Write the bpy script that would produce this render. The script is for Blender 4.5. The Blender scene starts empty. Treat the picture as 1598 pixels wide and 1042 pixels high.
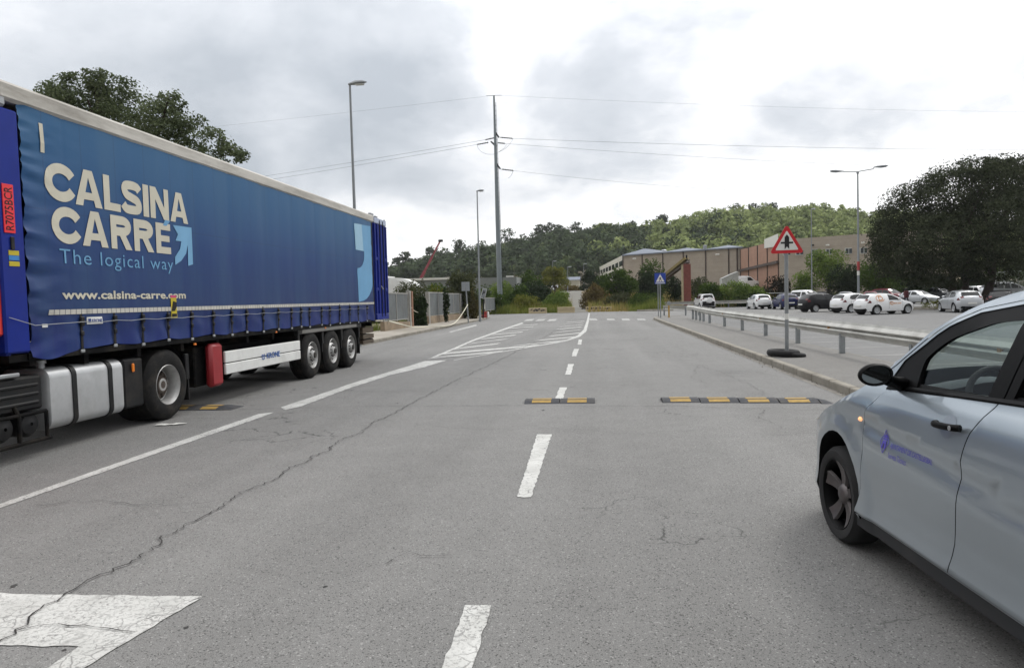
import bpy, bmesh, math, random
import numpy as np
from mathutils import Vector, Matrix, geometry, noise
random.seed(7)
R = math.radians
C = bpy.context.scene.collection
scene = bpy.context.scene

# ---------------------------------------------------------------- camera
F, CX, CY, EYE = 1100.0, 799.0, 521.0, 1.68      # focal length and centre in photo pixels, eye height in metres
def _axes(vx, vy, roll):
    d = np.array([(vx-CX)/F, -(vy-CY)/F, 1.0]); d /= np.linalg.norm(d)
    u = np.array([-math.sin(roll), math.cos(roll), 0.0]); u = u-d*(u@d); u /= np.linalg.norm(u)
    r = -np.cross(d, u)
    if r[0] < 0: r = -r
    return np.stack([r, d, u], 1)
AX = _axes(928, 463, 0.020)
cam_data = bpy.data.cameras.new('camera'); cam = bpy.data.objects.new('camera', cam_data); C.objects.link(cam)
cam_data.sensor_width = 36.0; cam_data.lens = 36.0*F/1598.0
cam_data.clip_start = 0.05; cam_data.clip_end = 3000
cam.matrix_world = Matrix([[AX[0][0], AX[1][0], -AX[2][0], 0], [AX[0][1], AX[1][1], -AX[2][1], 0],
                           [AX[0][2], AX[1][2], -AX[2][2], EYE], [0, 0, 0, 1]])
scene.camera = cam
scene.view_settings.view_transform = 'Standard'; scene.view_settings.look = 'None'
scene.view_settings.exposure = 0.0; scene.view_settings.gamma = 1.0
def ray(x, y): return AX.T @ np.array([(x-CX)/F, -(y-CY)/F, 1.0])
def G(x, y, z=0.0):                       # where the photo's pixel meets the ground
    d = ray(x, y); t = (z-EYE)/d[2]; return Vector((d[0]*t, d[1]*t, z))
def V(x, y, Y):                           # the photo's pixel at the distance Y
    d = ray(x, y); t = Y/d[1]; return Vector((d[0]*t, Y, EYE+d[2]*t))
def TX(x, y, X):                          # the photo's pixel on the plane of that X
    d = ray(x, y); t = X/d[0]; return Vector((X, d[1]*t, EYE+d[2]*t))

# ---------------------------------------------------------------- sky and sun
SUN_AZ, SUN_EL = R(38), R(48)             # ahead to the right, behind the cloud
w = bpy.data.worlds.new('World'); scene.world = w; w.use_nodes = True
nt = w.node_tree; nt.nodes.clear()
def N(tree, t, **k):
    n = tree.nodes.new(t)
    for a, b in k.items():
        if a.startswith('i_'):
            key = a[2:]
            n.inputs[int(key) if key.isdigit() else key.replace('_', ' ')].default_value = b
        else: setattr(n, a, b)
    return n
def mth(tree, op, a, b=None, c=None, clamp=False):
    n = tree.nodes.new('ShaderNodeMath'); n.operation = op; n.use_clamp = clamp
    for i, v in enumerate((a, b, c)):
        if v is None: continue
        if isinstance(v, (int, float)): n.inputs[i].default_value = v
        else: tree.links.new(v, n.inputs[i])
    return n.outputs[0]
def ramp(tree, fac, stops, interp='LINEAR'):
    n = tree.nodes.new('ShaderNodeValToRGB'); n.color_ramp.interpolation = interp
    e = n.color_ramp.elements
    while len(e) < len(stops): e.new(0.5)
    for el, (p, c) in zip(e, stops):
        el.position = p; el.color = (c, c, c, 1) if isinstance(c, (int, float)) else (*c, 1)
    tree.links.new(fac, n.inputs[0]); return n.outputs[0]
def mixc(tree, fac, a, b, blend='MIX'):
    n = tree.nodes.new('ShaderNodeMix'); n.data_type = 'RGBA'; n.blend_type = blend
    for sock, v in ((n.inputs[0], fac), (n.inputs[6], a), (n.inputs[7], b)):
        if isinstance(v, (int, float)): sock.default_value = v
        elif isinstance(v, tuple): sock.default_value = (*v[:3], 1)
        else: tree.links.new(v, sock)
    return n.outputs[2]
sky = N(nt, 'ShaderNodeTexSky', sky_type='NISHITA', sun_disc=False, sun_elevation=SUN_EL, sun_rotation=SUN_AZ)
tc = N(nt, 'ShaderNodeTexCoord'); sep = N(nt, 'ShaderNodeSeparateXYZ'); nt.links.new(tc.outputs['Generated'], sep.inputs[0])
zz = mth(nt, 'ADD', mth(nt, 'MAXIMUM', sep.outputs[2], 0.0), 0.42)
cmb = N(nt, 'ShaderNodeCombineXYZ')
nt.links.new(mth(nt, 'DIVIDE', sep.outputs[0], zz), cmb.inputs[0]); nt.links.new(mth(nt, 'DIVIDE', sep.outputs[1], zz), cmb.inputs[1])
n1 = N(nt, 'ShaderNodeTexNoise', i_Scale=2.3, i_Detail=6.0, i_Roughness=0.50, i_Distortion=0.5)
nt.links.new(cmb.outputs[0], n1.inputs['Vector'])
n2 = N(nt, 'ShaderNodeTexNoise', i_Scale=7.0, i_Detail=6.0, i_Roughness=0.6)
nt.links.new(cmb.outputs[0], n2.inputs['Vector'])
grey = None
def dirn(x, y): v = Vector(ray(x, y)).normalized(); return v
# broad grey cloud banks (centre, half-width in radians, weight), their edges broken up by the noise
for (px, py, rad, wt) in ((230, 190, .36, .92), (560, 170, .28, .92), (950, 190, .23, .62), (900, 268, .11, .5), (1215, 190, .15, .48), (40, 60, .2, .2),
                          (600, 290, .08, .30), (1240, 150, .10, .25), (-350, 300, .4, .8), (830, -400, .6, .5)):
    d = dirn(px, py)
    vm = N(nt, 'ShaderNodeVectorMath', operation='DISTANCE'); nt.links.new(tc.outputs['Generated'], vm.inputs[0]); vm.inputs[1].default_value = d
    b = mth(nt, 'MULTIPLY', mth(nt, 'SUBTRACT', 1.0, mth(nt, 'DIVIDE', vm.outputs['Value'], rad), clamp=True), wt)
    grey = b if grey is None else mth(nt, 'MAXIMUM', grey, b)
g2 = mth(nt, 'ADD', mth(nt, 'MULTIPLY', grey, 1.0), mth(nt, 'ADD', mth(nt, 'MULTIPLY', mth(nt, 'SUBTRACT', n1.outputs[0], 0.5), 1.55), mth(nt, 'MULTIPLY', mth(nt, 'SUBTRACT', n2.outputs[0], 0.5), 0.62)))
g2 = mth(nt, 'SUBTRACT', g2, mth(nt, 'MULTIPLY', mth(nt, 'SUBTRACT', 1.0, mth(nt, 'DIVIDE', sep.outputs[2], .20), clamp=True), .38))   # clear bright band above the horizon
cloud = ramp(nt, g2, ((0.04, (11.5, 11.5, 11.5)), (0.22, (9.6, 9.7, 9.9)), (0.44, (7.2, 7.5, 7.95)), (0.85, (5.0, 5.4, 5.9))))
# overcast skies are brighter overhead than near the horizon
zen = mth(nt, 'ADD', 1.0, mth(nt, 'MULTIPLY', mth(nt, 'POWER', mth(nt, 'MAXIMUM', sep.outputs[2], 0.0), 1.6), 1.3))
# the cloud ahead, towards the sun, is brighter than the cloud behind
back = N(nt, 'ShaderNodeMapRange', interpolation_type='SMOOTHSTEP', i_1=-.75, i_2=.20, i_3=.40, i_4=1.0); nt.links.new(sep.outputs[1], back.inputs[0])
zen = mth(nt, 'MULTIPLY', zen, back.outputs[0])
cl2 = N(nt, 'ShaderNodeVectorMath', operation='SCALE'); nt.links.new(cloud, cl2.inputs[0]); nt.links.new(zen, cl2.inputs['Scale'])
mx = mixc(nt, 0.94, sky.outputs[0], cl2.outputs[0])
bg = N(nt, 'ShaderNodeBackground', i_Strength=0.1); nt.links.new(mx, bg.inputs[0])
out = N(nt, 'ShaderNodeOutputWorld'); nt.links.new(bg.outputs[0], out.inputs[0])
sun_data = bpy.data.lights.new('sun', 'SUN'); sun_data.energy = 1.25; sun_data.angle = R(14); sun_data.color = (1, .97, .92)
sun = bpy.data.objects.new('sun', sun_data); C.objects.link(sun)
sd = Vector((math.sin(SUN_AZ)*math.cos(SUN_EL), math.cos(SUN_AZ)*math.cos(SUN_EL), math.sin(SUN_EL)))
sun.rotation_euler = sd.to_track_quat('Z', 'Y').to_euler(); sun.location = (20, 20, 60)

# ---------------------------------------------------------------- helpers
def lin(h):
    if isinstance(h, (tuple, list)): return tuple(h)
    c = [int(h[i:i+2], 16)/255 for i in (0, 2, 4)]
    return tuple(v/12.92 if v <= .04045 else ((v+.055)/1.055)**2.4 for v in c)
def sc(c, k): return tuple(min(1, v*k) for v in c)
MATS = {}
def mat(name, col, rough=.6, metal=0., var=.18, scale=4., bump=0., bscale=None, coat=0., spec=.5, dirt=0., stretch=None):
    if name in MATS: return MATS[name]
    m = bpy.data.materials.new(name); m.use_nodes = True; t = m.node_tree; p = t.nodes['Principled BSDF']
    col = lin(col); p.inputs['Roughness'].default_value = rough; p.inputs['Metallic'].default_value = metal
    p.inputs['Coat Weight'].default_value = coat; p.inputs['Specular IOR Level'].default_value = spec
    co = N(t, 'ShaderNodeTexCoord'); vec = co.outputs['Object']
    if stretch:
        mp = N(t, 'ShaderNodeMapping'); mp.inputs['Scale'].default_value = stretch; t.links.new(vec, mp.inputs[0]); vec = mp.outputs[0]
    nz = N(t, 'ShaderNodeTexNoise', i_Scale=scale, i_Detail=6.0, i_Roughness=.6); t.links.new(vec, nz.inputs['Vector'])
    c = ramp(t, nz.outputs[0], ((.3, sc(col, 1-var)), (.7, sc(col, 1+var))))
    if dirt:
        nd = N(t, 'ShaderNodeTexNoise', i_Scale=scale*.45, i_Detail=8.0, i_Roughness=.7); t.links.new(vec, nd.inputs['Vector'])
        c = mixc(t, mth(t, 'MULTIPLY', ramp(t, nd.outputs[0], ((.48, 0.), (.68, 1.))), dirt), c, (.10, .085, .065))
    t.links.new(c, p.inputs['Base Color'])
    if bump:
        nb = N(t, 'ShaderNodeTexNoise', i_Scale=bscale or scale*6, i_Detail=5.0); t.links.new(vec, nb.inputs['Vector'])
        bp = N(t, 'ShaderNodeBump', i_Strength=bump, i_Distance=.02); t.links.new(nb.outputs[0], bp.inputs['Height']); t.links.new(bp.outputs[0], p.inputs['Normal'])
    MATS[name] = m; return m
def glass_mat(name, tint=(.72, .78, .76), refl=.09):
    m = bpy.data.materials.new(name); m.use_nodes = True; t = m.node_tree; t.nodes.clear()
    tr = N(t, 'ShaderNodeBsdfTransparent'); tr.inputs[0].default_value = (*tint, 1)
    gl = N(t, 'ShaderNodeBsdfGlossy'); gl.inputs['Roughness'].default_value = .02; gl.inputs[0].default_value = (.9, .95, 1, 1)
    lw = N(t, 'ShaderNodeLayerWeight', i_Blend=.25); mx = N(t, 'ShaderNodeMixShader')
    t.links.new(mth(t, 'ADD', mth(t, 'MULTIPLY', lw.outputs['Fresnel'], .45), refl*.3, clamp=True), mx.inputs[0])
    t.links.new(tr.outputs[0], mx.inputs[1]); t.links.new(gl.outputs[0], mx.inputs[2])
    o = N(t, 'ShaderNodeOutputMaterial'); t.links.new(mx.outputs[0], o.inputs[0]); MATS[name] = m; return m
def leaf_mat(name, a, b, trans=.25, scale=.6):
    m = bpy.data.materials.new(name); m.use_nodes = True; t = m.node_tree; t.nodes.clear()
    g = N(t, 'ShaderNodeNewGeometry'); co = N(t, 'ShaderNodeTexCoord')
    nz = N(t, 'ShaderNodeTexNoise', i_Scale=scale, i_Detail=3.0); t.links.new(co.outputs['Object'], nz.inputs['Vector'])
    f = mth(t, 'ADD', mth(t, 'MULTIPLY', g.outputs['Random Per Island'], .55), mth(t, 'MULTIPLY', ramp(t, nz.outputs[0], ((.35, 0.), (.65, 1.))), .45))
    c = mixc(t, f, lin(a), lin(b))
    d = N(t, 'ShaderNodeBsdfDiffuse'); tl = N(t, 'ShaderNodeBsdfTranslucent'); mx = N(t, 'ShaderNodeMixShader', i_0=trans)
    t.links.new(c, d.inputs[0]); t.links.new(c, tl.inputs[0]); t.links.new(d.outputs[0], mx.inputs[1]); t.links.new(tl.outputs[0], mx.inputs[2])
    o = N(t, 'ShaderNodeOutputMaterial'); t.links.new(mx.outputs[0], o.inputs[0]); MATS[name] = m; return m

REL = {}
def thing(name, label, cat, loc=(0, 0, 0), rotz=0., group=None):
    o = bpy.data.objects.new(name, None); o.empty_display_size = .3; C.objects.link(o)
    o.location = loc; o.rotation_euler = (0, 0, rotz); o['label'] = label; o['category'] = cat
    if group: o['group'] = group
    return o
def wthing(name, label, cat, loc, group=None):            # its parts are given in world coordinates
    o = thing(name, label, cat, loc, 0, group); REL[o.name] = Vector(loc); return o
def tag(o, label, cat, group=None):
    o['label'] = label; o['category'] = cat
    if group: o['group'] = group
    return o
def dup(root, loc, rotz=None, label=None, group=None):
    r = root.copy(); C.objects.link(r); r.location = loc
    if rotz is not None: r.rotation_euler = (0, 0, rotz)
    if label: r['label'] = label
    if group: r['group'] = group
    for ch in list(root.children):
        c = ch.copy(); C.objects.link(c); c.parent = r
        for g in list(ch.children):
            d = g.copy(); C.objects.link(d); d.parent = c
    return r
def np_mesh(name, verts, faces, m, parent=None, loc=None, smooth=False):
    """verts (n,3), faces (k,3|4) numpy arrays -> one object"""
    me = bpy.data.meshes.new(name); k = faces.shape[1]; verts = np.asarray(verts, np.float32)
    base = Vector(loc) if loc is not None else (REL.get(parent.name, Vector()) if parent else Vector())
    verts = verts-np.array(base, np.float32)
    me.vertices.add(len(verts)); me.vertices.foreach_set('co', verts.ravel())
    me.loops.add(faces.size); me.loops.foreach_set('vertex_index', faces.astype(np.int32).ravel())
    me.polygons.add(len(faces)); me.polygons.foreach_set('loop_start', np.arange(0, faces.size, k, dtype=np.int32))
    me.update(calc_edges=True); me.materials.append(m)
    if smooth: me.polygons.foreach_set('use_smooth', np.ones(len(faces), bool))
    o = bpy.data.objects.new(name, me); C.objects.link(o)
    if parent is not None: o.parent = parent; REL[o.name] = REL.get(parent.name, Vector())
    elif loc is not None: o.location = loc
    return o
class MB:
    def __init__(s): s.v = []; s.f = []; s.m = []
    def add(s, vs, fs, mi=0):
        b = len(s.v); s.v += [tuple(v) for v in vs]
        for f in fs: s.f.append(tuple(i+b for i in f)); s.m.append(mi)
        return s
    def box(s, lo, hi, b=0., mi=0, X=None):
        lo = list(lo); hi = list(hi); vs = []; fs = []
        if b <= 0:
            vs = [(x, y, z) for x in (lo[0], hi[0]) for y in (lo[1], hi[1]) for z in (lo[2], hi[2])]
            fs = [(0, 1, 3, 2), (4, 6, 7, 5), (0, 4, 5, 1), (2, 3, 7, 6), (0, 2, 6, 4), (1, 5, 7, 3)]
        else:
            b = min(b, *[(hi[i]-lo[i])*.49 for i in range(3)]); idx = {}
            for sx in (0, 1):
                for sy in (0, 1):
                    for sz in (0, 1):
                        sg = (sx, sy, sz)
                        for ax in range(3):
                            p = [(hi[i] if sg[i] else lo[i]) for i in range(3)]
                            for i in range(3):
                                if i != ax: p[i] += (-b if sg[i] else b)
                            idx[(sx, sy, sz, ax)] = len(vs); vs.append(p)
            for ax in range(3):
                o = [i for i in range(3) if i != ax]
                for sd in (0, 1):
                    q = []
                    for (a, c) in ((0, 0), (1, 0), (1, 1), (0, 1)):
                        sg = [0, 0, 0]; sg[ax] = sd; sg[o[0]] = a; sg[o[1]] = c; q.append(idx[(*sg, ax)])
                    flip = (sd == 0) ^ (ax == 1)
                    fs.append(tuple(q[::-1]) if flip else tuple(q))
                for a in (0, 1):
                    for c in (0, 1):
                        s0 = [0, 0, 0]; s1 = [0, 0, 0]; s0[o[0]] = s1[o[0]] = a; s0[o[1]] = s1[o[1]] = c; s1[ax] = 1
                        fs.append((idx[(*s0, o[0])], idx[(*s1, o[0])], idx[(*s1, o[1])], idx[(*s0, o[1])]))
            for sx in (0, 1):
                for sy in (0, 1):
                    for sz in (0, 1): fs.append(tuple(idx[(sx, sy, sz, a)] for a in range(3)))
        if X is not None: vs = [X @ Vector(v) for v in vs]
        return s.add(vs, fs, mi)
    def tube(s, pts, r, n=8, mi=0, cap=True):
        pts = [Vector(p) for p in pts]; rs = r if isinstance(r, (list, tuple)) else [r]*len(pts); vs = []; fs = []
        up = None
        for i, p in enumerate(pts):
            d = (pts[min(i+1, len(pts)-1)]-pts[max(i-1, 0)]).normalized()
            if up is None: up = d.orthogonal().normalized()
            up = (up-d*up.dot(d)).normalized(); sd = d.cross(up)
            for k in range(n):
                a = 2*math.pi*k/n; vs.append(p+(up*math.cos(a)+sd*math.sin(a))*rs[i])
        for i in range(len(pts)-1):
            for k in range(n):
                a = i*n+k; b = i*n+(k+1) % n; fs.append((a, b, b+n, a+n))
        if cap: fs.append(tuple(range(n))[::-1]); fs.append(tuple((len(pts)-1)*n+k for k in range(n)))
        return s.add(vs, fs, mi)
    def lathe(s, prof, c=(0, 0, 0), axis='x', n=28, mi=0, close=False):
        vs = []; fs = []; c = Vector(c)
        for (a, r) in prof:
            for k in range(n):
                t = 2*math.pi*k/n; u, v2 = r*math.cos(t), r*math.sin(t)
                vs.append(c+Vector({'x': (a, u, v2), 'y': (v2, a, u), 'z': (u, v2, a)}[axis]))
        m = len(prof); rng = m if close else m-1
        for i in range(rng):
            for k in range(n):
                k2 = (k+1) % n; j = (i+1) % m; fs.append((i*n+k, i*n+k2, j*n+k2, j*n+k))
        return s.add(vs, fs, mi)
    def grid(s, rows, mi=0, wrap=False):
        nr = len(rows); nc = len(rows[0]); fs = []
        for i in range(nr-1):
            for j in range(nc if wrap else nc-1):
                j2 = (j+1) % nc; fs.append((i*nc+j, i*nc+j2, (i+1)*nc+j2, (i+1)*nc+j))
        return s.add([p for r in rows for p in r], fs, mi)
    def prism(s, poly, lo, hi, mi=0, plane='xy', X=None):
        """poly 2D, extruded along the third axis; uses triangulated caps"""
        n = len(poly)
        def m3(p, h): return {'xy': (p[0], p[1], h), 'yz': (h, p[0], p[1]), 'xz': (p[0], h, p[1])}[plane]
        vs = [m3(p, lo) for p in poly]+[m3(p, hi) for p in poly]
        tri = geometry.tessellate_polygon([[Vector((p[0], p[1], 0)) for p in poly]])
        fs = [tuple(t) for t in tri]+[tuple(i+n for i in t[::-1]) for t in tri]
        fs += [(i, (i+1) % n, (i+1) % n+n, i+n) for i in range(n)]
        if X is not None: vs = [X @ Vector(v) for v in vs]
        return s.add(vs, fs, mi)
    def flat(s, poly, z, mi=0):
        tri = geometry.tessellate_polygon([[Vector((p[0], p[1], 0)) for p in poly]])
        return s.add([(p[0], p[1], z) for p in poly], [tuple(t) for t in tri], mi)
    def build(s, name, mats, parent=None, smooth=None, loc=None):
        if not isinstance(mats, (list, tuple)): mats = [mats]
        base = Vector(loc) if loc is not None and parent is None else (REL.get(parent.name, Vector()) if parent else Vector())
        me = bpy.data.meshes.new(name)
        me.from_pydata([tuple(Vector(v)-base) for v in s.v], [], s.f)
        for m in mats: me.materials.append(m)
        if len(mats) > 1: me.polygons.foreach_set('material_index', s.m)
        bm = bmesh.new(); bm.from_mesh(me); bmesh.ops.recalc_face_normals(bm, faces=bm.faces); bm.to_mesh(me); bm.free()
        if smooth is not None:
            me.polygons.foreach_set('use_smooth', [True]*len(me.polygons)); me.set_sharp_from_angle(angle=R(smooth))
        me.update()
        o = bpy.data.objects.new(name, me); C.objects.link(o)
        if parent is not None: o.parent = parent; REL[o.name] = REL.get(parent.name, Vector())
        elif loc is not None: o.location = loc
        return o
def struct(o): o['kind'] = 'structure'; return o
def inside(p, poly):
    x, y = p; c = False; n = len(poly); j = n-1
    for i in range(n):
        xi, yi = poly[i][0], poly[i][1]; xj, yj = poly[j][0], poly[j][1]
        if (yi > y) != (yj > y) and x < (xj-xi)*(y-yi)/(yj-yi)+xi: c = not c
        j = i
    return c
def crom(pts, k=6, closed=False):                         # Catmull-Rom through the points
    P = [np.array(p, float) for p in pts]; n = len(P); o = []
    for i in range(n if closed else n-1):
        a, b, c, d = (P[(i-1) % n], P[i], P[(i+1) % n], P[(i+2) % n]) if closed else (P[max(i-1, 0)], P[i], P[i+1], P[min(i+2, n-1)])
        for j in range(k):
            t = j/k; o.append(tuple(.5*((2*b)+(-a+c)*t+(2*a-5*b+4*c-d)*t*t+(-a+3*b-3*c+d)*t**3)))
    if not closed: o.append(tuple(P[-1]))
    return o
def resample(pts, step):
    o = [tuple(pts[0])]
    for a, b in zip(pts[:-1], pts[1:]):
        L = math.dist(a, b); k = max(1, int(L/step+.5))
        for j in range(1, k+1): o.append(tuple(a[i]+(b[i]-a[i])*j/k for i in range(len(a))))
    return o
def patch(outline, step, fn, holes=(), mb=None, mi=0):
    """fills a 2D outline with small triangles and lifts each point with fn(u, v) -> (x, y, z)"""
    loops = [resample(list(outline)+[outline[0]], step)[:-1]]+[resample(list(h)+[h[0]], step)[:-1] for h in holes]
    vs = []; ed = []
    for lp in loops:
        b = len(vs); n = len(lp); vs += [Vector(p) for p in lp]; ed += [(b+i, b+(i+1) % n) for i in range(n)]
    xs = [p[0] for p in loops[0]]; ys = [p[1] for p in loops[0]]
    bpts = np.array([p for lp in loops for p in lp]); u = min(xs)+step*.5
    while u < max(xs):
        v = min(ys)+step*.5
        while v < max(ys):
            if inside((u, v), loops[0]) and not any(inside((u, v), h) for h in loops[1:]) and np.min((bpts[:, 0]-u)**2+(bpts[:, 1]-v)**2) > (step*.45)**2: vs.append(Vector((u, v)))
            v += step
        u += step
    rv, _, rf, _, _, _ = geometry.delaunay_2d_cdt(vs, ed, [], 0, 1e-6)
    fs = []
    for f in rf:
        c = (sum(rv[i][0] for i in f)/3, sum(rv[i][1] for i in f)/3)
        if inside(c, loops[0]) and not any(inside(c, h) for h in loops[1:]): fs.append(tuple(f))
    mb = mb or MB(); mb.add([fn(p[0], p[1]) for p in rv], fs, mi); return mb
def text2d(s, size=1., offset=0., spacing=1., align='LEFT', res=3):
    cu = bpy.data.curves.new('t', 'FONT'); cu.body = s; cu.size = size; cu.offset = offset; cu.space_character = spacing
    cu.align_x = align; cu.resolution_u = res; cu.fill_mode = 'FRONT'
    ob = bpy.data.objects.new('t', cu); C.objects.link(ob); dg = bpy.context.evaluated_depsgraph_get()
    me = bpy.data.meshes.new_from_object(ob.evaluated_get(dg))
    vs = [(v.co.x, v.co.y) for v in me.vertices]; fs = [tuple(p.vertices) for p in me.polygons]
    bpy.data.objects.remove(ob); bpy.data.curves.remove(cu); bpy.data.meshes.remove(me)
    return vs, fs
def text_fit(mb, s, x0, x1, y0, y1, fn, mi=0, offset=0., spacing=1.):
    """writes s into the 2D box and lifts it with fn"""
    vs, fs = text2d(s, 1., offset, spacing); xs = [v[0] for v in vs]; ys = [v[1] for v in vs]
    ax, bx, ay, by = min(xs), max(xs), min(ys), max(ys)
    mb.add([fn(x0+(v[0]-ax)/(bx-ax)*(x1-x0), y0+(v[1]-ay)/(by-ay)*(y1-y0)) for v in vs], fs, mi)
RNG = np.random.default_rng(11)
def leaves(cent, size, out=None, aspect=.6, up=.3, rng=RNG, coh=1.0):
    """one quad per point, randomly turned, leaning to face outwards"""
    n = len(cent); nr = rng.normal(size=(n, 3))
    if out is not None: nr = nr*.8+out*coh
    nr[:, 2] += up; nr /= np.linalg.norm(nr, axis=1, keepdims=True)+1e-9
    a = np.cross(nr, rng.normal(size=(n, 3))); a /= np.linalg.norm(a, axis=1, keepdims=True)+1e-9
    b = np.cross(nr, a); s = (np.asarray(size)*rng.uniform(.6, 1.35, n))[:, None] if np.ndim(size) == 0 else size[:, None]
    a = a*s*.5; b = b*s*.5*aspect
    v = np.stack([cent-a, cent-b, cent+a, cent+b], 1).reshape(-1, 3)
    return v, np.arange(4*n).reshape(-1, 4)
def crown_pts(blobs, n, rng=RNG, clumps=26, spread=.27, fill=.35):
    """leaf positions gathered in clumps over the shells of several ellipsoids"""
    wts = np.array([b[3]*b[4]+b[3]*b[5] for b in blobs]); wts = wts/wts.sum(); P = []; O = []
    for b, wt in zip(blobs, wts):
        c = np.array(b[:3]); r = np.array(b[3:6]); k = max(6, int(clumps))
        d = rng.normal(size=(k, 3)); d[:, 2] += .15; d /= np.linalg.norm(d, axis=1, keepdims=True)
        rad = rng.uniform(fill, 1., k)**.5; cc = d*rad[:, None]
        m = max(1, int(n*wt)); j = rng.integers(0, k, m); q = cc[j]+rng.normal(size=(m, 3))*spread*rng.uniform(.5, 1.2, k)[j][:, None]; ql = np.linalg.norm(q, axis=1, keepdims=True); q = q*np.where(ql > 1.1, (1.1+.25*(ql-1.1))/np.maximum(ql, .1), 1.)
        P.append(c+q*r); o = q/(np.linalg.norm(q, axis=1, keepdims=True)+1e-9); O.append(o)
    return np.concatenate(P), np.concatenate(O)
def sstep(a, b, x):
    t = np.clip((x-a)/(b-a), 0, 1); return t*t*(3-2*t)
# ---------------------------------------------------------------- ground, hills, roads
RIDGE = [(-900, 470), (100, 455), (480, 448), (560, 430), (600, 418), (640, 409), (665, 399), (700, 391), (740, 386), (770, 378), (800, 374), (840, 364), (860, 358), (900, 358),
         (940, 354), (1000, 351), (1040, 344), (1080, 339), (1110, 331), (1150, 327), (1200, 326), (1270, 325), (1330, 329), (1370, 334), (1420, 333), (1500, 338), (1598, 352), (1900, 390), (2600, 440)]
_ra = [ray(x, 463)[0]/ray(x, 463)[1] for x, y in RIDGE]
_rz = [max(4.0, V(x, y+34, 350)[2]) for x, y in RIDGE]
def height(x, y):
    x = np.asarray(x, float); y = np.asarray(y, float)
    base = 3.0*sstep(92, 150, y)
    az = x/np.maximum(y, 20.0)
    cr = np.interp(az, _ra, _rz)
    h = np.maximum(0, cr-3.0)*sstep(205, 352, y)**.9*(1-.6*sstep(400, 650, y))
    return base+h
m_soil = mat('dry_soil', '7d7460', .95, var=.3, scale=.6, bump=.4, bscale=8, dirt=.5)
xs = np.concatenate([np.linspace(-700, -120, 18), np.linspace(-110, 130, 61), np.linspace(145, 800, 18)])
ys = np.concatenate([np.linspace(-120, -10, 8), np.linspace(0, 90, 16), np.linspace(95, 420, 55), np.linspace(440, 700, 10)])
gx, gy = np.meshgrid(xs, ys); gz = height(gx, gy)-.07
vv = np.stack([gx, gy, gz], -1).reshape(-1, 3); nx_, ny_ = len(xs), len(ys)
ii = np.arange((ny_-1)*nx_).reshape(ny_-1, nx_)[:, :-1].ravel()
struct(np_mesh('ground', vv, np.stack([ii, ii+1, ii+1+nx_, ii+nx_], 1), m_soil, smooth=True))

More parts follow.
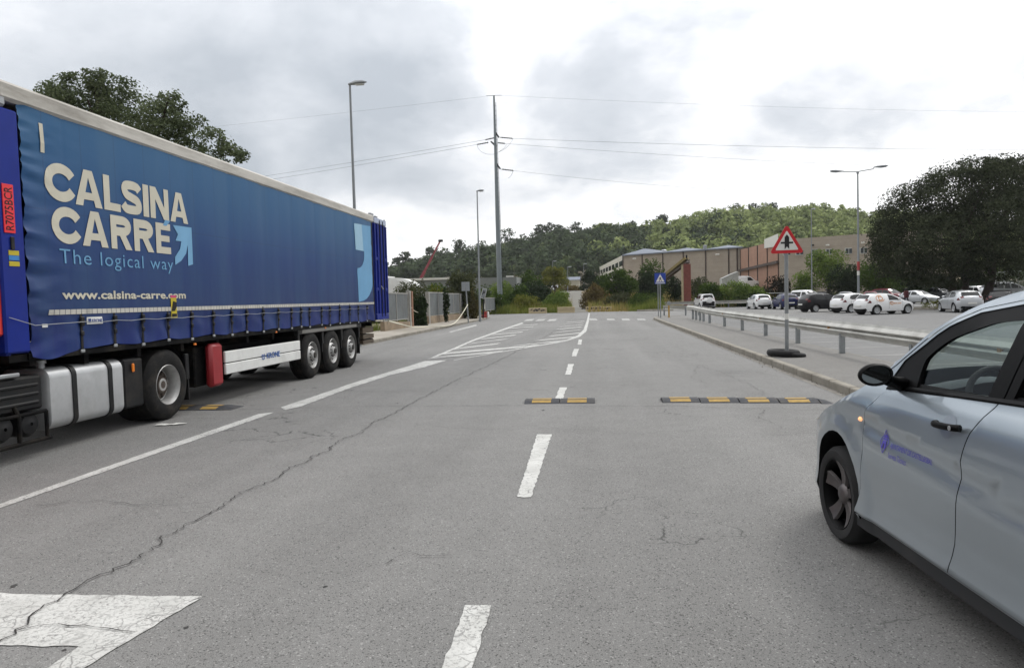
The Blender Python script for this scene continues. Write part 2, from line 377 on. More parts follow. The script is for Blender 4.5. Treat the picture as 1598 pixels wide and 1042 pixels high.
def asphalt(name, col, crack=1., lanes=1., light=.0):
    m = bpy.data.materials.new(name); m.use_nodes = True; t = m.node_tree; p = t.nodes['Principled BSDF']; col = lin(col)
    p.inputs['Roughness'].default_value = .88; p.inputs['Specular IOR Level'].default_value = .35
    co = N(t, 'ShaderNodeTexCoord'); v = co.outputs['Object']
    def noi(s, d=4., r=.6, vec=v):
        n = N(t, 'ShaderNodeTexNoise', i_Scale=s, i_Detail=d, i_Roughness=r); t.links.new(vec, n.inputs['Vector']); return n.outputs[0]
    fine = noi(150, 2., .8); mid = noi(2.2, 6., .6); big = noi(.16, 4., .55)
    mp = N(t, 'ShaderNodeMapping'); mp.inputs['Scale'].default_value = (.9, .035, 1); t.links.new(v, mp.inputs[0])
    lane = noi(1., 3., .5, mp.outputs[0])
    k = mth(t, 'ADD', ramp(t, fine, ((.30, .58), (.5, 1.), (.70, 1.42))), mth(t, 'MULTIPLY', mth(t, 'SUBTRACT', mid, .5), .28))
    k = mth(t, 'ADD', k, mth(t, 'MULTIPLY', mth(t, 'SUBTRACT', big, .5), .38))
    k = mth(t, 'ADD', k, mth(t, 'MULTIPLY', mth(t, 'SUBTRACT', lane, .5), .52*lanes))
    vo = N(t, 'ShaderNodeTexVoronoi', i_Scale=120.); t.links.new(v, vo.inputs['Vector'])          # pale chippings
    sp = N(t, 'ShaderNodeSeparateColor'); t.links.new(vo.outputs['Color'], sp.inputs[0])
    k = mth(t, 'ADD', k, mth(t, 'MULTIPLY', ramp(t, sp.outputs[0], ((.93, 0.), (.97, 1.))), .55))
    k = mth(t, 'SUBTRACT', k, mth(t, 'MULTIPLY', ramp(t, sp.outputs[1], ((.86, 0.), (.92, 1.))), .5))
    # crazed cracks in worn patches
    ds = N(t, 'ShaderNodeTexNoise', i_Scale=3.5, i_Detail=4.); t.links.new(v, ds.inputs['Vector'])
    va = N(t, 'ShaderNodeVectorMath', operation='MULTIPLY_ADD'); t.links.new(ds.outputs['Color'], va.inputs[0]); va.inputs[1].default_value = (.5, .5, 0); t.links.new(v, va.inputs[2])
    vc = N(t, 'ShaderNodeTexVoronoi', feature='DISTANCE_TO_EDGE', i_Scale=1.35); t.links.new(va.outputs[0], vc.inputs['Vector'])
    ck = mth(t, 'SUBTRACT', 1.0, ramp(t, vc.outputs[0], ((.0, 0.), (.016, 1.))))
    msk = ramp(t, noi(.28, 3.), ((.54, 0.), (.60, 1.)))
    msk = mth(t, 'MULTIPLY', msk, ramp(t, noi(1.7, 2.), ((.42, 0.), (.52, 1.))))
    ckm = mth(t, 'MULTIPLY', mth(t, 'MULTIPLY', ck, msk), .75*crack)
    k = mth(t, 'MULTIPLY', k, mth(t, 'SUBTRACT', 1.0, ckm))
    st = ramp(t, noi(.9, 5.), ((.66, 0.), (.76, 1.)))                     # oil stains
    k = mth(t, 'MULTIPLY', k, mth(t, 'SUBTRACT', 1.0, mth(t, 'MULTIPLY', st, .12)))
    cc = N(t, 'ShaderNodeVectorMath', operation='SCALE'); cc.inputs[0].default_value = col; t.links.new(k, cc.inputs['Scale'])
    t.links.new(cc.outputs[0], p.inputs['Base Color'])
    bp = N(t, 'ShaderNodeBump', i_Strength=.55, i_Distance=.008); t.links.new(mth(t, 'SUBTRACT', fine, mth(t, 'MULTIPLY', ckm, .8)), bp.inputs['Height']); t.links.new(bp.outputs[0], p.inputs['Normal'])
    MATS[name] = m; return m
ROADCOL = (.181, .179, .174)
m_road = asphalt('road_asphalt', ROADCOL)
m_lot = asphalt('lot_asphalt', (.165, .165, .164), crack=.5, lanes=.3)
m_walk = asphalt('pavement_asphalt', (.172, .167, .158), crack=.4, lanes=.2)
m_conc = mat('kerb_concrete', '8a857b', .9, var=.16, scale=3., bump=.5, bscale=40, dirt=.5)
m_wconc = mat('walk_concrete', '938d83', .9, var=.14, scale=1.6, bump=.3, bscale=40, dirt=.4)
XL, XR, XE = -9.1, 4.0, 6.2
road = MB().flat([(XL, -40), (XR, -40), (XR, 49.5), (4.3, 51.6), (5.0, 53.0), (XE, 53.6), (30, 54), (30, 72), (7, 75.8), (4.4, 77.2), (2, 78.4), (-3.5, 78.4), (-9, 78.2), (-13.5, 78.2), (-13, 73), (-11, 69), (-9.6, 64), (XL, 58)], 0.0)
struct(road.build('road', m_road))
lot = MB().flat([(XE, -40), (90, -40), (90, 89), (8, 89), (8.0, 76.4), (30.004, 72.004), (30.004, 53.99), (XE+.004, 53.59)], 0.0)
struct(lot.build('parking_lot', m_lot))
# pavements with kerb stones
KX = .15
mb = MB(); mb.flat([(XR+KX, -40), (XE-.03, -40), (XE-.03, 52.2), (5.2, 52.0), (4.6, 51.2), (XR+KX, 49.6)], .135); struct(mb.build('pavement', m_walk))
mb = MB(); mb.flat([(-11.9, -40), (XL-KX, -40), (XL-KX, 58), (-9.75, 64), (-11.2, 69), (-13.2, 73), (-20, 73), (-20, 56), (-11.9, 56)], .135); struct(mb.build('pavement', m_wconc))
mb = MB(); mb.flat([(4.6, 77.4), (7.2, 76.1), (8.0, 76.4), (8.0, 84.0), (4.6, 84.0)], .125); struct(mb.build('pavement', m_wconc))
def kerb(path, side, name='kerb'):
    mb = MB(); pts = resample(path, 1.0)
    for a, b in zip(pts[:-1], pts[1:]):
        a = Vector((*a, 0)); b = Vector((*b, 0)); d = (b-a).normalized(); n = Vector((d.y, -d.x, 0))*side
        L = (b-a).length; X = Matrix([[d.x, n.x, 0, a.x], [d.y, n.y, 0, a.y], [0, 0, 1, 0], [0, 0, 0, 1]])
        mb.box((.008, 0, -.05), (L-.008, KX+.004, .14+random.uniform(-.004, .004)), .018, X=X)
    struct(mb.build(name, m_conc))
kerb([(XR, -40), (XR, 49.5), (4.35, 51.5), (5.0, 52.3), (XE, 52.4)], 1)
kerb([(XL, -40), (XL, 58), (-9.6, 64), (-11, 69), (-13, 73)], -1)
kerb([(4.5, 77.3), (7.2, 75.95), (8.2, 75.6)], -1)
mb = MB(); mb.box((XE-.03, -40, -.05), (XE, 52.4, .137)); struct(mb.build('kerb', m_conc))
gut = mat('gutter_concrete', '7a7771', .9, var=.2, scale=2., bump=.3, dirt=.6)
mb = MB(); mb.flat([(XR-.14, -40), (XR-.002, -40), (XR-.002, 49.4), (XR-.14, 49.4)], .004); struct(mb.build('gutter', gut))
# the disused road beyond the concrete blocks
pts = [(G(905, 487.5), .9), (Vector((-1.8, 92, 0)), .8), (V(898, 470, 115), 1.1), (V(889, 460.5, 145), 2.4), (V(884, 459.5, 152), 2.6)]
rows = []
for (p, hw) in [(Vector((crom([q[0].to_tuple() for q in pts], 5)[i])), np.interp(i/5, range(5), [q[1] for q in pts])) for i in range(21)]:
    rows.append([(p.x+s*hw, p.y, float(height(p.x+s*hw, p.y))+.03) for s in (-1, -.3, .3, 1)])
struct(MB().grid(rows).build('old_road', mat('old_concrete', '6d6b64', .95, var=.15, scale=.5)))

# ---------------------------------------------------------------- painted markings
def paint(name, wear):
    m = bpy.data.materials.new(name); m.use_nodes = True; t = m.node_tree; p = t.nodes['Principled BSDF']
    p.inputs['Roughness'].default_value = .7
    co = N(t, 'ShaderNodeTexCoord'); v = co.outputs['Object']
    def noi(s, d=5., r=.65):
        n = N(t, 'ShaderNodeTexNoise', i_Scale=s, i_Detail=d, i_Roughness=r); t.links.new(v, n.inputs['Vector']); return n.outputs[0]
    ds = N(t, 'ShaderNodeTexNoise', i_Scale=9., i_Detail=3.); t.links.new(v, ds.inputs['Vector'])
    va = N(t, 'ShaderNodeVectorMath', operation='MULTIPLY_ADD'); t.links.new(ds.outputs['Color'], va.inputs[0]); va.inputs[1].default_value = (.09, .09, 0); t.links.new(v, va.inputs[2])
    vc = N(t, 'ShaderNodeTexVoronoi', feature='DISTANCE_TO_EDGE', i_Scale=10.); t.links.new(va.outputs[0], vc.inputs['Vector'])
    ck = mth(t, 'SUBTRACT', 1.0, ramp(t, vc.outputs[0], ((.008, 0.), (.045, 1.))))
    ck = mth(t, 'MULTIPLY', ck, ramp(t, noi(2.6), ((.40, 0.), (.55, 1.))))
    chip = ramp(t, noi(48., 5., .75), ((.60-wear*.22, 0.), (.66-wear*.18, 1.)))
    chip = mth(t, 'MULTIPLY', chip, ramp(t, noi(1.1), ((.38, 0.35), (.60, 1.))))
    f = mth(t, 'MAXIMUM', mth(t, 'MULTIPLY', ck, .8), chip, clamp=True)
    base = ramp(t, noi(3.), ((.3, (.42, .42, .40)), (.7, (.57, .57, .55))))
    t.links.new(mixc(t, f, base, (.175, .172, .166)), p.inputs['Base Color'])
    bp = N(t, 'ShaderNodeBump', i_Strength=.4, i_Distance=.006); t.links.new(mth(t, 'SUBTRACT', noi(95, 3., .75), f), bp.inputs['Height']); t.links.new(bp.outputs[0], p.inputs['Normal'])
    MATS[name] = m; return m
m_p1 = paint('white_paint', .15); m_p2 = paint('worn_paint', .38); m_p3 = paint('faded_paint', .85)
def mark(name, polys, m, z=.005):
    mb = MB()
    rr = random.Random(len(name)+int(polys[0][0][0]))
    for k, po in enumerate(polys):
        pw = [tuple(G(*p)[:2]) for p in po]; near = min(p[1] for p in pw)
        if near < 26:                                   # ragged edges where one can see them
            j = .007 if near < 10 else .012; pw = [(x+rr.uniform(-j, j), y+rr.uniform(-j, j)*1.5) for x, y in resample(pw+[pw[0]], .06 if near < 10 else .15)[:-1]]
        mb.flat(pw, z+.0006*k)
    return struct(mb.build(name, m))
# centre dashes
for k, po in enumerate(([(728, 944), (767, 944), (737, 1042), (700, 1180), (640, 1180), (689, 1042)], [(838, 678), (861, 678), (829, 776), (807, 776)], [(873, 604.6), (884.4, 604.6), (877.5, 624), (866.2, 624)],
           [(887, 568), (895.7, 568), (890.8, 584.7), (881.8, 584.7)], [(895.7, 544.5), (903.6, 544.5), (899.4, 556), (892.3, 556)], [(903, 530), (908.5, 530), (907, 537.7), (901.3, 537.7)])):
    mark('lane_dash', [po], m_p1 if k in (1, 2, 3) else m_p2)
# give-way triangle in the foreground
mark('give_way_marking', [[(-260, 922), (0, 926), (316.4, 931.5), (122.6, 1009.5), (0, 1007.6), (-420, 1000)], [(316, 931.7), (132.6, 1042), (-30, 1140), (-90, 1140), (75, 1042), (122.6, 1009.7)]], m_p2)
# left edge line, then the solid nose of the hatched island
mark('edge_line', [[(-200, 852), (-200, 862), (0, 793), (200, 723), (405, 652), (428, 643.5), (404, 646), (250, 699), (0, 786.5)]], m_p2)
mark('edge_line', [[(437, 636), (500, 615), (560, 594.5), (610, 579.5), (663, 563.5), (697, 562.2), (662, 573), (610, 585), (545, 606), (470, 634), (445, 640)]], m_p2)
L = [(674, 558.4), (706, 545), (738, 531), (768, 520.4), (798, 509.6), (815, 504)]
mark('island_line', [[(x-.7, y-.6) for x, y in L]+[(x+2.2, y+.5) for x, y in L[::-1]]], m_p2)
Rr = [(708, 562), (779, 549.5), (839, 539.5), (884, 531.5), (903, 524.2), (912.6, 515.5), (917, 501.5), (919.5, 488.5)]
Wd = [.5, .7, .9, 1.3, 2.0, 2.5, 1.8, 1.0]
mark('island_line', [[(x-w_*.8, y-w_*.45) for (x, y), w_ in zip(Rr, Wd)]+[(x+w_, y+w_*.55) for (x, y), w_ in list(zip(Rr, Wd))[::-1]]], m_p2)
st = [((672, 559.5), (781, 549.3), 2.6), ((686, 553), (838, 539.6), 2.2), ((707, 545.2), (777, 536.8), 1.7), ((733.5, 536.4), (792, 529.2), 1.4), ((751, 529.6), (804, 523.2), 1.2), ((769, 522.3), (815, 518.4), 1.0),
      ((782, 518.4), (824, 514.8), .8), ((795, 512.6), (832, 509.8), .7), ((805, 508.7), (838, 506.3), .6),
      ((800, 540.5), (888, 531), 1.6), ((837, 531.9), (899, 525.8), 1.3), ((858, 524.8), (905, 519.8), 1.1), ((864, 519.2), (905, 514.8), .9), ((869, 514.0), (907, 510.4), .8), ((874, 510.2), (909, 506.8), .6), ((879, 506.8), (910, 503.8), .55), ((884, 503.3), (912, 501), .45)]
for k, (a, b, h_) in enumerate(st):
    h_ *= 1.25; mark('hatch_stripe', [[(a[0]+h_*2, a[1]-h_*.7), (b[0]+h_*2, b[1]-h_*.7), (b[0]-h_, b[1]+h_*.4), (a[0]-h_*2, a[1]+h_*.4)]], m_p2 if k % 3 else m_p3, .009)
for x in (925, 952.6, 976, 1000): mark('crossing_stripe', [[(x-6, 497.1), (x+5, 497.1), (x+8, 499.6), (x-5, 499.6)]], m_p3)
for x in (830, 848, 866): mark('crossing_stripe', [[(x-8, 498.2), (x+4, 497.6), (x, 500.6), (x-13, 501.2)]], m_p3)
mark('edge_line', [[(700, 517.5), (742, 506.5), (745, 508), (704, 519)]], m_p3)
# parking bays: an edge line and bay lines
mb = MB(); mb.flat([(6.5, 0), (6.62, 0), (6.62, 46), (6.5, 46)], .005); struct(mb.build('edge_line', m_p1))
for k in range(15):
    y = 6.0+2.55*k; mb = MB(); mb.flat([(6.63, y), (11.4, y+.9), (11.4, y+1.0), (6.63, y+.10)], .005); struct(mb.build('bay_line', m_p3))
for k in range(9):
    y = 78; mb = MB(); mb.flat([(11+k*2.6, 77), (11.1+k*2.6, 77), (11.1+k*2.6, 82), (11+k*2.6, 82)], .005); struct(mb.build('bay_line', m_p2))

# ---------------------------------------------------------------- cracks and patches in the road
m_crack = mat('crack_dark', (.022, .021, .02), .95, var=.3, scale=30)
def crack(px, w0, w1, z, jag=.05, step=.16, seed=1):
    rr = random.Random(seed); pts = resample([tuple(G(*p)[:2]) for p in px], step); rows = []
    for i, p in enumerate(pts):
        q = Vector((*p, 0)); d = (Vector((*pts[min(i+1, len(pts)-1)], 0))-Vector((*pts[max(0, i-1)], 0))).normalized(); n = Vector((-d.y, d.x, 0))
        f = i/max(1, len(pts)-1); hw = (w0+(w1-w0)*f)*rr.uniform(.25, 1.35)*.5; o = rr.uniform(-jag, jag)+.07*noise.noise(Vector((i*.13, seed*3.1, 0)))
        c = q+n*o; rows.append([(c.x-n.x*hw, c.y-n.y*hw, z), (c.x+n.x*hw, c.y+n.y*hw, z)])
    return struct(MB().grid(rows).build('road_crack', m_crack))
crack([(-120, 1075), (0, 1007), (60, 958), (130, 912), (215, 868), (300, 818), (380, 770), (440, 740), (520, 697), (600, 652), (650, 626), (700, 600), (800, 552), (842, 530), (880, 510)], .011, .018, .0125, .03, .05, 3)
crack([(150, 642), (300, 640), (440, 637.5), (640, 634), (820, 633.5), (1040, 634), (1290, 641)], .014, .012, .012, .03, .1, 5)
crack([(560, 652), (700, 668), (770, 672), (860, 670), (1000, 678), (1090, 672), (1200, 680), (1280, 676)], .006, .006, .012, .05, .12, 8)
crack([(30, 985), (90, 977), (150, 980), (215, 985)], .012, .006, .0128, .02, .08, 9)
crack([(500, 612), (560, 611), (620, 612), (680, 612)], .012, .01, .012, .02, .15, 10)
for k, px in enumerate(([(1190, 640), (1185, 652), (1215, 664), (1225, 676), (1290, 672)], [(1040, 560), (1090, 570), (1130, 583), (1170, 600), (1200, 622)], [(1090, 570), (1080, 590), (1110, 600)], [(1130, 583), (1180, 580), (1220, 590)],
                        [(780, 650), (800, 656), (830, 655)], [(50, 790), (150, 782), (240, 790), (330, 786)], [(600, 880), (640, 865), (700, 872)])):
    crack(px, .007, .005, .0122, .04, .1, 20+k)
m_blot = mat('tar_spot', (.035, .034, .033), .9, var=.3, scale=12)
mb = MB(); rr = random.Random(4)
for (x, y, s) in ((22, 914, .02), (290, 979, .012), (507, 915, .012), (100, 1014, .010), (848, 640, .03), (560, 628, .02), (620, 629, .02)):
    c = G(x, y); mb.flat([(c.x+s*rr.uniform(.6, 1.5)*math.cos(a*.7), c.y+s*1.4*rr.uniform(.6, 1.3)*math.sin(a*.7)) for a in range(9)], .0021)
struct(mb.build('tar_spots', m_blot))
# ---------------------------------------------------------------- the articulated lorry
X0 = -6.35; YF, YR = 7.02, 20.0
m_black = mat('black_paint', '0e0f12', .55, var=.2, dirt=.2, spec=.3); m_chas = mat('chassis_black', '08080a', .85, var=.3, dirt=.25, spec=.15)
m_rub = mat('tyre_rubber', '151516', .85, var=.22, scale=9, bump=.25, dirt=.25, spec=.25)
m_steel = mat('galvanised_steel', '9a9da0', .45, .55, var=.14, scale=7, dirt=.2)
m_alu = mat('aluminium_tank', 'b0b2b4', .42, .45, var=.12, scale=3, bump=.08, bscale=6, dirt=.25)
m_rimst = mat('steel_rim', 'a9a9a8', .45, .5, var=.15, scale=9, dirt=.3); m_hub = mat('hub_dark', '4b423c', .7, .3, var=.3, scale=14, dirt=.4)
m_white = mat('white_panel', 'd2d3d1', .5, var=.06, dirt=.18); m_blueV = mat('vivid_blue_paint', '10267c', .45, var=.1, scale=2, dirt=.06, spec=.2)
m_red = mat('red_plastic', '8a1c24', .5, var=.1, dirt=.1); m_redr = mat('red_paint', 'c42a20', .4, var=.06, coat=.3)
m_orange = mat('orange_lens', 'e07a1a', .3, var=.06); m_yel = mat('yellow_film', 'b09f1c', .5, var=.06)
m_rail = mat('roof_rail_white', 'b4b1aa', .65, var=.1, scale=2, dirt=.6, stretch=(1, .5, 3))
m_let = mat('cream_lettering', 'bcb8a8', .6, var=.05); m_lblue = mat('light_blue_print', '5f93b9', .6, var=.05); m_mblue = mat('mid_blue_print', '6a9cc0', .6, var=.05)
m_redtail = mat('red_lens', '5e0c12', .25, var=.1)

def curtain_mat():
    m = bpy.data.materials.new('printed_tarpaulin'); m.use_nodes = True; t = m.node_tree; p = t.nodes['Principled BSDF']
    co = N(t, 'ShaderNodeTexCoord'); sp = N(t, 'ShaderNodeSeparateXYZ'); t.links.new(co.outputs['Object'], sp.inputs[0])
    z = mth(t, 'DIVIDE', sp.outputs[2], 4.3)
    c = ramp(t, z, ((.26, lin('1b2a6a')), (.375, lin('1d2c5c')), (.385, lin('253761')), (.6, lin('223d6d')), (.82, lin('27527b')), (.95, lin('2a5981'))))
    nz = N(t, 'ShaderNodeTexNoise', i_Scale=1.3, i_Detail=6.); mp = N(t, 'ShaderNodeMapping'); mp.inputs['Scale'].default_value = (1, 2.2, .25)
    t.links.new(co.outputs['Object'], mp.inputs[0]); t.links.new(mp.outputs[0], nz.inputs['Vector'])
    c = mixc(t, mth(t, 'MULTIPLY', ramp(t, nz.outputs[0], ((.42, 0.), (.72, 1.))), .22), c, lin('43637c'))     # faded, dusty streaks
    # welded seams: one every 0.55 m, two along
    fr = mth(t, 'FRACT', mth(t, 'DIVIDE', sp.outputs[1], .62)); sm = mth(t, 'LESS_THAN', mth(t, 'ABSOLUTE', mth(t, 'SUBTRACT', fr, .5)), .014)
    hz = mth(t, 'LESS_THAN', mth(t, 'ABSOLUTE', mth(t, 'SUBTRACT', sp.outputs[2], 2.86)), .010)
    hz2 = mth(t, 'LESS_THAN', mth(t, 'ABSOLUTE', mth(t, 'SUBTRACT', sp.outputs[2], 2.20)), .006)
    s2 = mth(t, 'MAXIMUM', mth(t, 'MAXIMUM', sm, hz), hz2)
    c = mixc(t, mth(t, 'MULTIPLY', s2, .28), c, (.02, .04, .10))
    t.links.new(c, p.inputs['Base Color']); p.inputs['Roughness'].default_value = .45; p.inputs['Specular IOR Level'].default_value = .22
    nb = N(t, 'ShaderNodeTexNoise', i_Scale=7., i_Detail=4.); t.links.new(co.outputs['Object'], nb.inputs['Vector'])
    bp = N(t, 'ShaderNodeBump', i_Strength=.12, i_Distance=.02); t.links.new(nb.outputs[0], bp.inputs['Height']); t.links.new(bp.outputs[0], p.inputs['Normal'])
    return m
m_curt = curtain_mat()
BUCK = [float(TX(x, 490-(x-126)*.012, X0)[1]) for x in (126, 177, 221, 261, 298.6, 331.5, 360, 383.5, 409, 433, 454, 469, 483, 501.6, 514, 529.5, 545, 559, 572.7)]
def near_b(y): return min(abs(y-b) for b in BUCK)
def disp(y, z):
    d = .010*abs(math.cos(math.pi*(y-7.3)/1.28))**.6+.0012*math.cos(2*math.pi*(y-7.3)/.62)+.010*noise.noise(Vector((y*.35, z*.5, 4.)))+.006*noise.noise(Vector((y*.7, z*1.1, 2.)))
    e = math.exp(-max(0, y-7.28)/.30)
    d += .050*e*(noise.noise(Vector((y*1.5, z*6.5+.4*y, 5.)))+.5*noise.noise(Vector((y*3, z*15, 9.))))
    b = float(sstep(1.66, 1.45, z))
    d += b*(.028*noise.noise(Vector((y*2.2, z*4+y*.8, 7.)))+.016*math.sin(y*9+z*7)*noise.noise(Vector((y*.5, 1, 1)))*2-.02*math.exp(-(near_b(y)/.09)**2))
    e2 = math.exp(-max(0, 19.75-y)/.25); d += .015*e2*noise.noise(Vector((y, z*7, 3.)))
    return d
def zbot(y): return 1.205+.014*math.sin(y*5.3)+.012*math.exp(-(near_b(y)/.08)**2)-.10*math.exp(-((y-7.52)/.30)**2)-.03*float(sstep(14, 20, y))
def CUR(off=.006): return lambda y, z: (X0+disp(y, z)+off, y, z)
tr = wthing('semi_trailer', 'long blue curtain-sided semi-trailer with large cream lettering parked at the left kerb', 'trailer', (X0-1.25, 13.5, 0))
ys = np.concatenate([np.arange(7.28, 8.6, .03), np.arange(8.6, 19.2, .06), np.arange(19.2, 19.79, .03)])
rows = []
for k in range(74):
    f = k/73; rows.append([(X0+disp(y, z), y, z) for y in ys for z in (zbot(y)*(1-f)+4.0*f,)])
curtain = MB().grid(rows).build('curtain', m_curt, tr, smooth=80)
# -- lettering, each stroke a ribbon on the curtain
def ribbon(mb, path, t, fn, mi=0):
    rows = []
    for i, p in enumerate(path):
        a = path[max(0, i-1)]; b = path[min(len(path)-1, i+1)]; dx, dy = b[0]-a[0], b[1]-a[1]; L = math.hypot(dx, dy) or 1; nx, ny = -dy/L*t/2, dx/L*t/2
        rows.append([fn(p[0]+nx*s, p[1]+ny*s) for s in (-1, 0, 1)])
    mb.grid(rows, mi)
def arc(cx, cy, rx, ry, a0, a1, n=26): return [(cx+rx*math.cos(R(a0+(a1-a0)*i/n)), cy+ry*math.sin(R(a0+(a1-a0)*i/n))) for i in range(n+1)]
def glyph(mb, ch, x, y, h, fn):
    t = .262*h; wd = dict(C=1.06, A=1.04, L=.72, S=.92, I=.27, N=.96, R=.95, E=.80)[ch]*h
    def f2(u, v): return fn(x+u*wd, y+v*h)
    def rib(pts): ribbon(mb, [(x+p[0]*wd, y+p[1]*h) for p in pts], t, fn)
    def pol(*p, holes=()): patch([(x+a*wd, y+b*h) for a, b in p], .1, fn, [[(x+a*wd, y+b*h) for a, b in hh] for hh in holes], mb)
    s = t/wd; v = t/h
    if ch == 'C': rib([(c[0], c[1]) for c in arc(.55, .5, .55-s/2, .5-v/2, 30, 330)])
    if ch == 'A':
        pol((0, 0), (s*1.06, 0), (.5, .80), (1-s*1.06, 0), (1, 0), (.5+s*.62, 1), (.5-s*.62, 1)); pol((.27, .18), (.73, .18), (.66, .38), (.34, .38))
    if ch == 'L': pol((0, 0), (1, 0), (1, v*.86), (s, v*.86), (s, 1), (0, 1))
    if ch == 'I': pol((0, 0), (1, 0), (1, 1), (0, 1))
    if ch == 'N': pol((0, 0), (s*.95, 0), (s*.95, .62), (1-s*1.08, 0), (1, 0), (1, 1), (1-s*.95, 1), (1-s*.95, .38), (s*1.08, 1), (0, 1))
    if ch == 'E': pol((0, 0), (1, 0), (1, v*.84), (s, v*.84), (s, .5-v*.38), (.92, .5-v*.38), (.92, .5+v*.38), (s, .5+v*.38), (s, 1-v*.84), (1, 1-v*.84), (1, 1), (0, 1))
    if ch == 'R':
        pol((0, 0), (s, 0), (s, 1), (0, 1)); rib([(s*.8, 1-v/2), (.55, 1-v/2)]+arc(.56, .70, .44-s/2, .30-v/2, 90, -90, 14)+[(s*.8, .40+v/2)])
        pol((.42, .42), (.70, .45), (1.02, 0), (1.02-s*1.15, 0))
    if ch == 'S': rib(crom([(.90, .74), (.78, .84), (.52, 1-v/2), (.20, .83), (s*.5, .70), (.26, .56), (.5, .50), (.76, .43), (1-s*.5, .29), (.80, .16), (.48, v/2), (.20, .15), (.06, .27)], 4))
    return wd
mb = MB()
for word, y0, z0, h_, ln in (('CALSINA', 7.60, 2.985, .455, 2.92), ('CARRE', 7.67, 2.485, .445, 2.36)):
    wt = sum(dict(C=1.06, A=1.04, L=.72, S=.92, I=.27, N=.96, R=.95, E=.80)[c] for c in word)*h_; g = (ln-wt)/(len(word)-1); wt += 0; x = y0
    for c in word: x += glyph(mb, c, x, z0, h_, CUR(.007))+g-(.06*h_ if c == 'C' else -.06*h_/(len(word)-1))
mb.build('lettering', m_let, curtain)
mb = MB(); patch([(9.84, 2.90), (9.93, 2.90), (10.03, 2.985), (9.90, 2.985)], .1, CUR(.0085), mb=mb)
text_fit(mb, 'The logical way', 7.77, 10.06, 2.19, 2.42, CUR(.007), offset=-.004, spacing=1.12); mb.build('slogan', m_lblue, curtain)
mb = MB(); text_fit(mb, 'www.calsina-carre.com', 7.78, 10.36, 1.815, 1.925, CUR(.007), offset=.028, spacing=1.02); mb.build('web_address', m_let, curtain)
mb = MB()                                              # the small arrow
patch([(10.10, 2.93), (10.60, 2.94), (10.60, 2.36), (10.47, 2.33), (10.475, 2.66), (10.42, 2.52), (10.28, 2.40), (10.12, 2.33), (10.12, 2.45), (10.26, 2.58), (10.30, 2.70), (10.15, 2.70), (10.22, 2.80)], .08, CUR(.007), mb=mb)
mb.build('arrow_emblem', m_mblue, curtain)
mb = MB()                                              # the big arrow at the rear end
ol = [(18.30, 3.80), (19.70, 3.86), (19.72, 2.3)]+[(19.72-1.1*(1-math.cos(R(a))), 2.3-.58*math.sin(R(a))) for a in range(15, 91, 15)]+[(18.48, 1.70), (18.42, 2.55), (18.45, 2.62)]+[(18.5+.56*math.sin(R(a)), 3.02-.40*math.cos(R(a))) for a in range(0, 91, 15)]+[(19.06, 3.10), (18.36, 3.10)]
patch(ol, .12, CUR(.007), mb=mb); mb.build('arrow_emblem', m_lblue, curtain)
mb = MB(); patch([(18.30, 3.80), (18.92, 3.83), (19.0, 3.11), (18.36, 3.11)], .12, CUR(.0095), mb=mb); mb.build('arrow_head', mat('pale_print', '8cb0c6', .6, var=.05), curtain)
mb = MB(); yy = 7.55
while yy < 19.72: patch([(yy, 1.632), (yy+.082, 1.632), (yy+.082, 1.692), (yy, 1.692)], .09, CUR(.008), mb=mb); yy += .09
mb.build('reflective_strip', mat('reflective_tape', 'b9b7b0', .4, var=.12, scale=9, dirt=.25), curtain)
mb = MB()
patch([(7.58, 3.52), (7.64, 3.52), (7.62, 3.85), (7.56, 3.85)], .1, CUR(.008), mb=mb); mb.build('size_mark', m_let, curtain)
mb = MB(); patch([(8.17, 1.50), (8.43, 1.50), (8.43, 1.59), (8.17, 1.59)], .05, CUR(.009), mb=mb); o = mb.build('maker_plate', m_white, curtain)
mb = MB(); text_fit(mb, 'KRONE', 8.25, 8.42, 1.52, 1.565, CUR(.0125), offset=.03)
patch([(8.19, 1.52), (8.235, 1.52), (8.235, 1.57), (8.19, 1.57)], .05, CUR(.0125), mb=mb); mb.build('maker_name', mat('dark_blue_print', '243a78', .6, var=.05), curtain)
yb = TX(270, 480, X0)[1]
mb = MB(); patch([(yb-.075, 1.52), (yb+.075, 1.52), (yb+.075, 1.83), (yb-.075, 1.83)], .08, CUR(.010), mb=mb, mi=1); patch([(yb-.075, 1.83), (yb+.075, 1.83), (yb+.075, 1.865), (yb-.075, 1.865)], .08, CUR(.010), mb=mb)
patch([(yb-.07, 1.63), (yb+.02, 1.63), (yb+.07, 1.70), (yb+.07, 1.76), (yb-.02, 1.78)], .05, CUR(.014), mb=mb, mi=2); patch([(yb-.06, 1.545), (yb+.06, 1.545), (yb+.06, 1.59), (yb-.06, 1.59)], .05, CUR(.014), mb=mb, mi=2)
mb.build('warning_sticker', [mat('pink_print', 'c23a6e', .5), m_yel, m_black], curtain)
mb = MB(); mb.box((X0+.012, 7.44, 1.49), (X0+.018, 7.52, 1.53)); mb.build('tag', m_white, curtain)
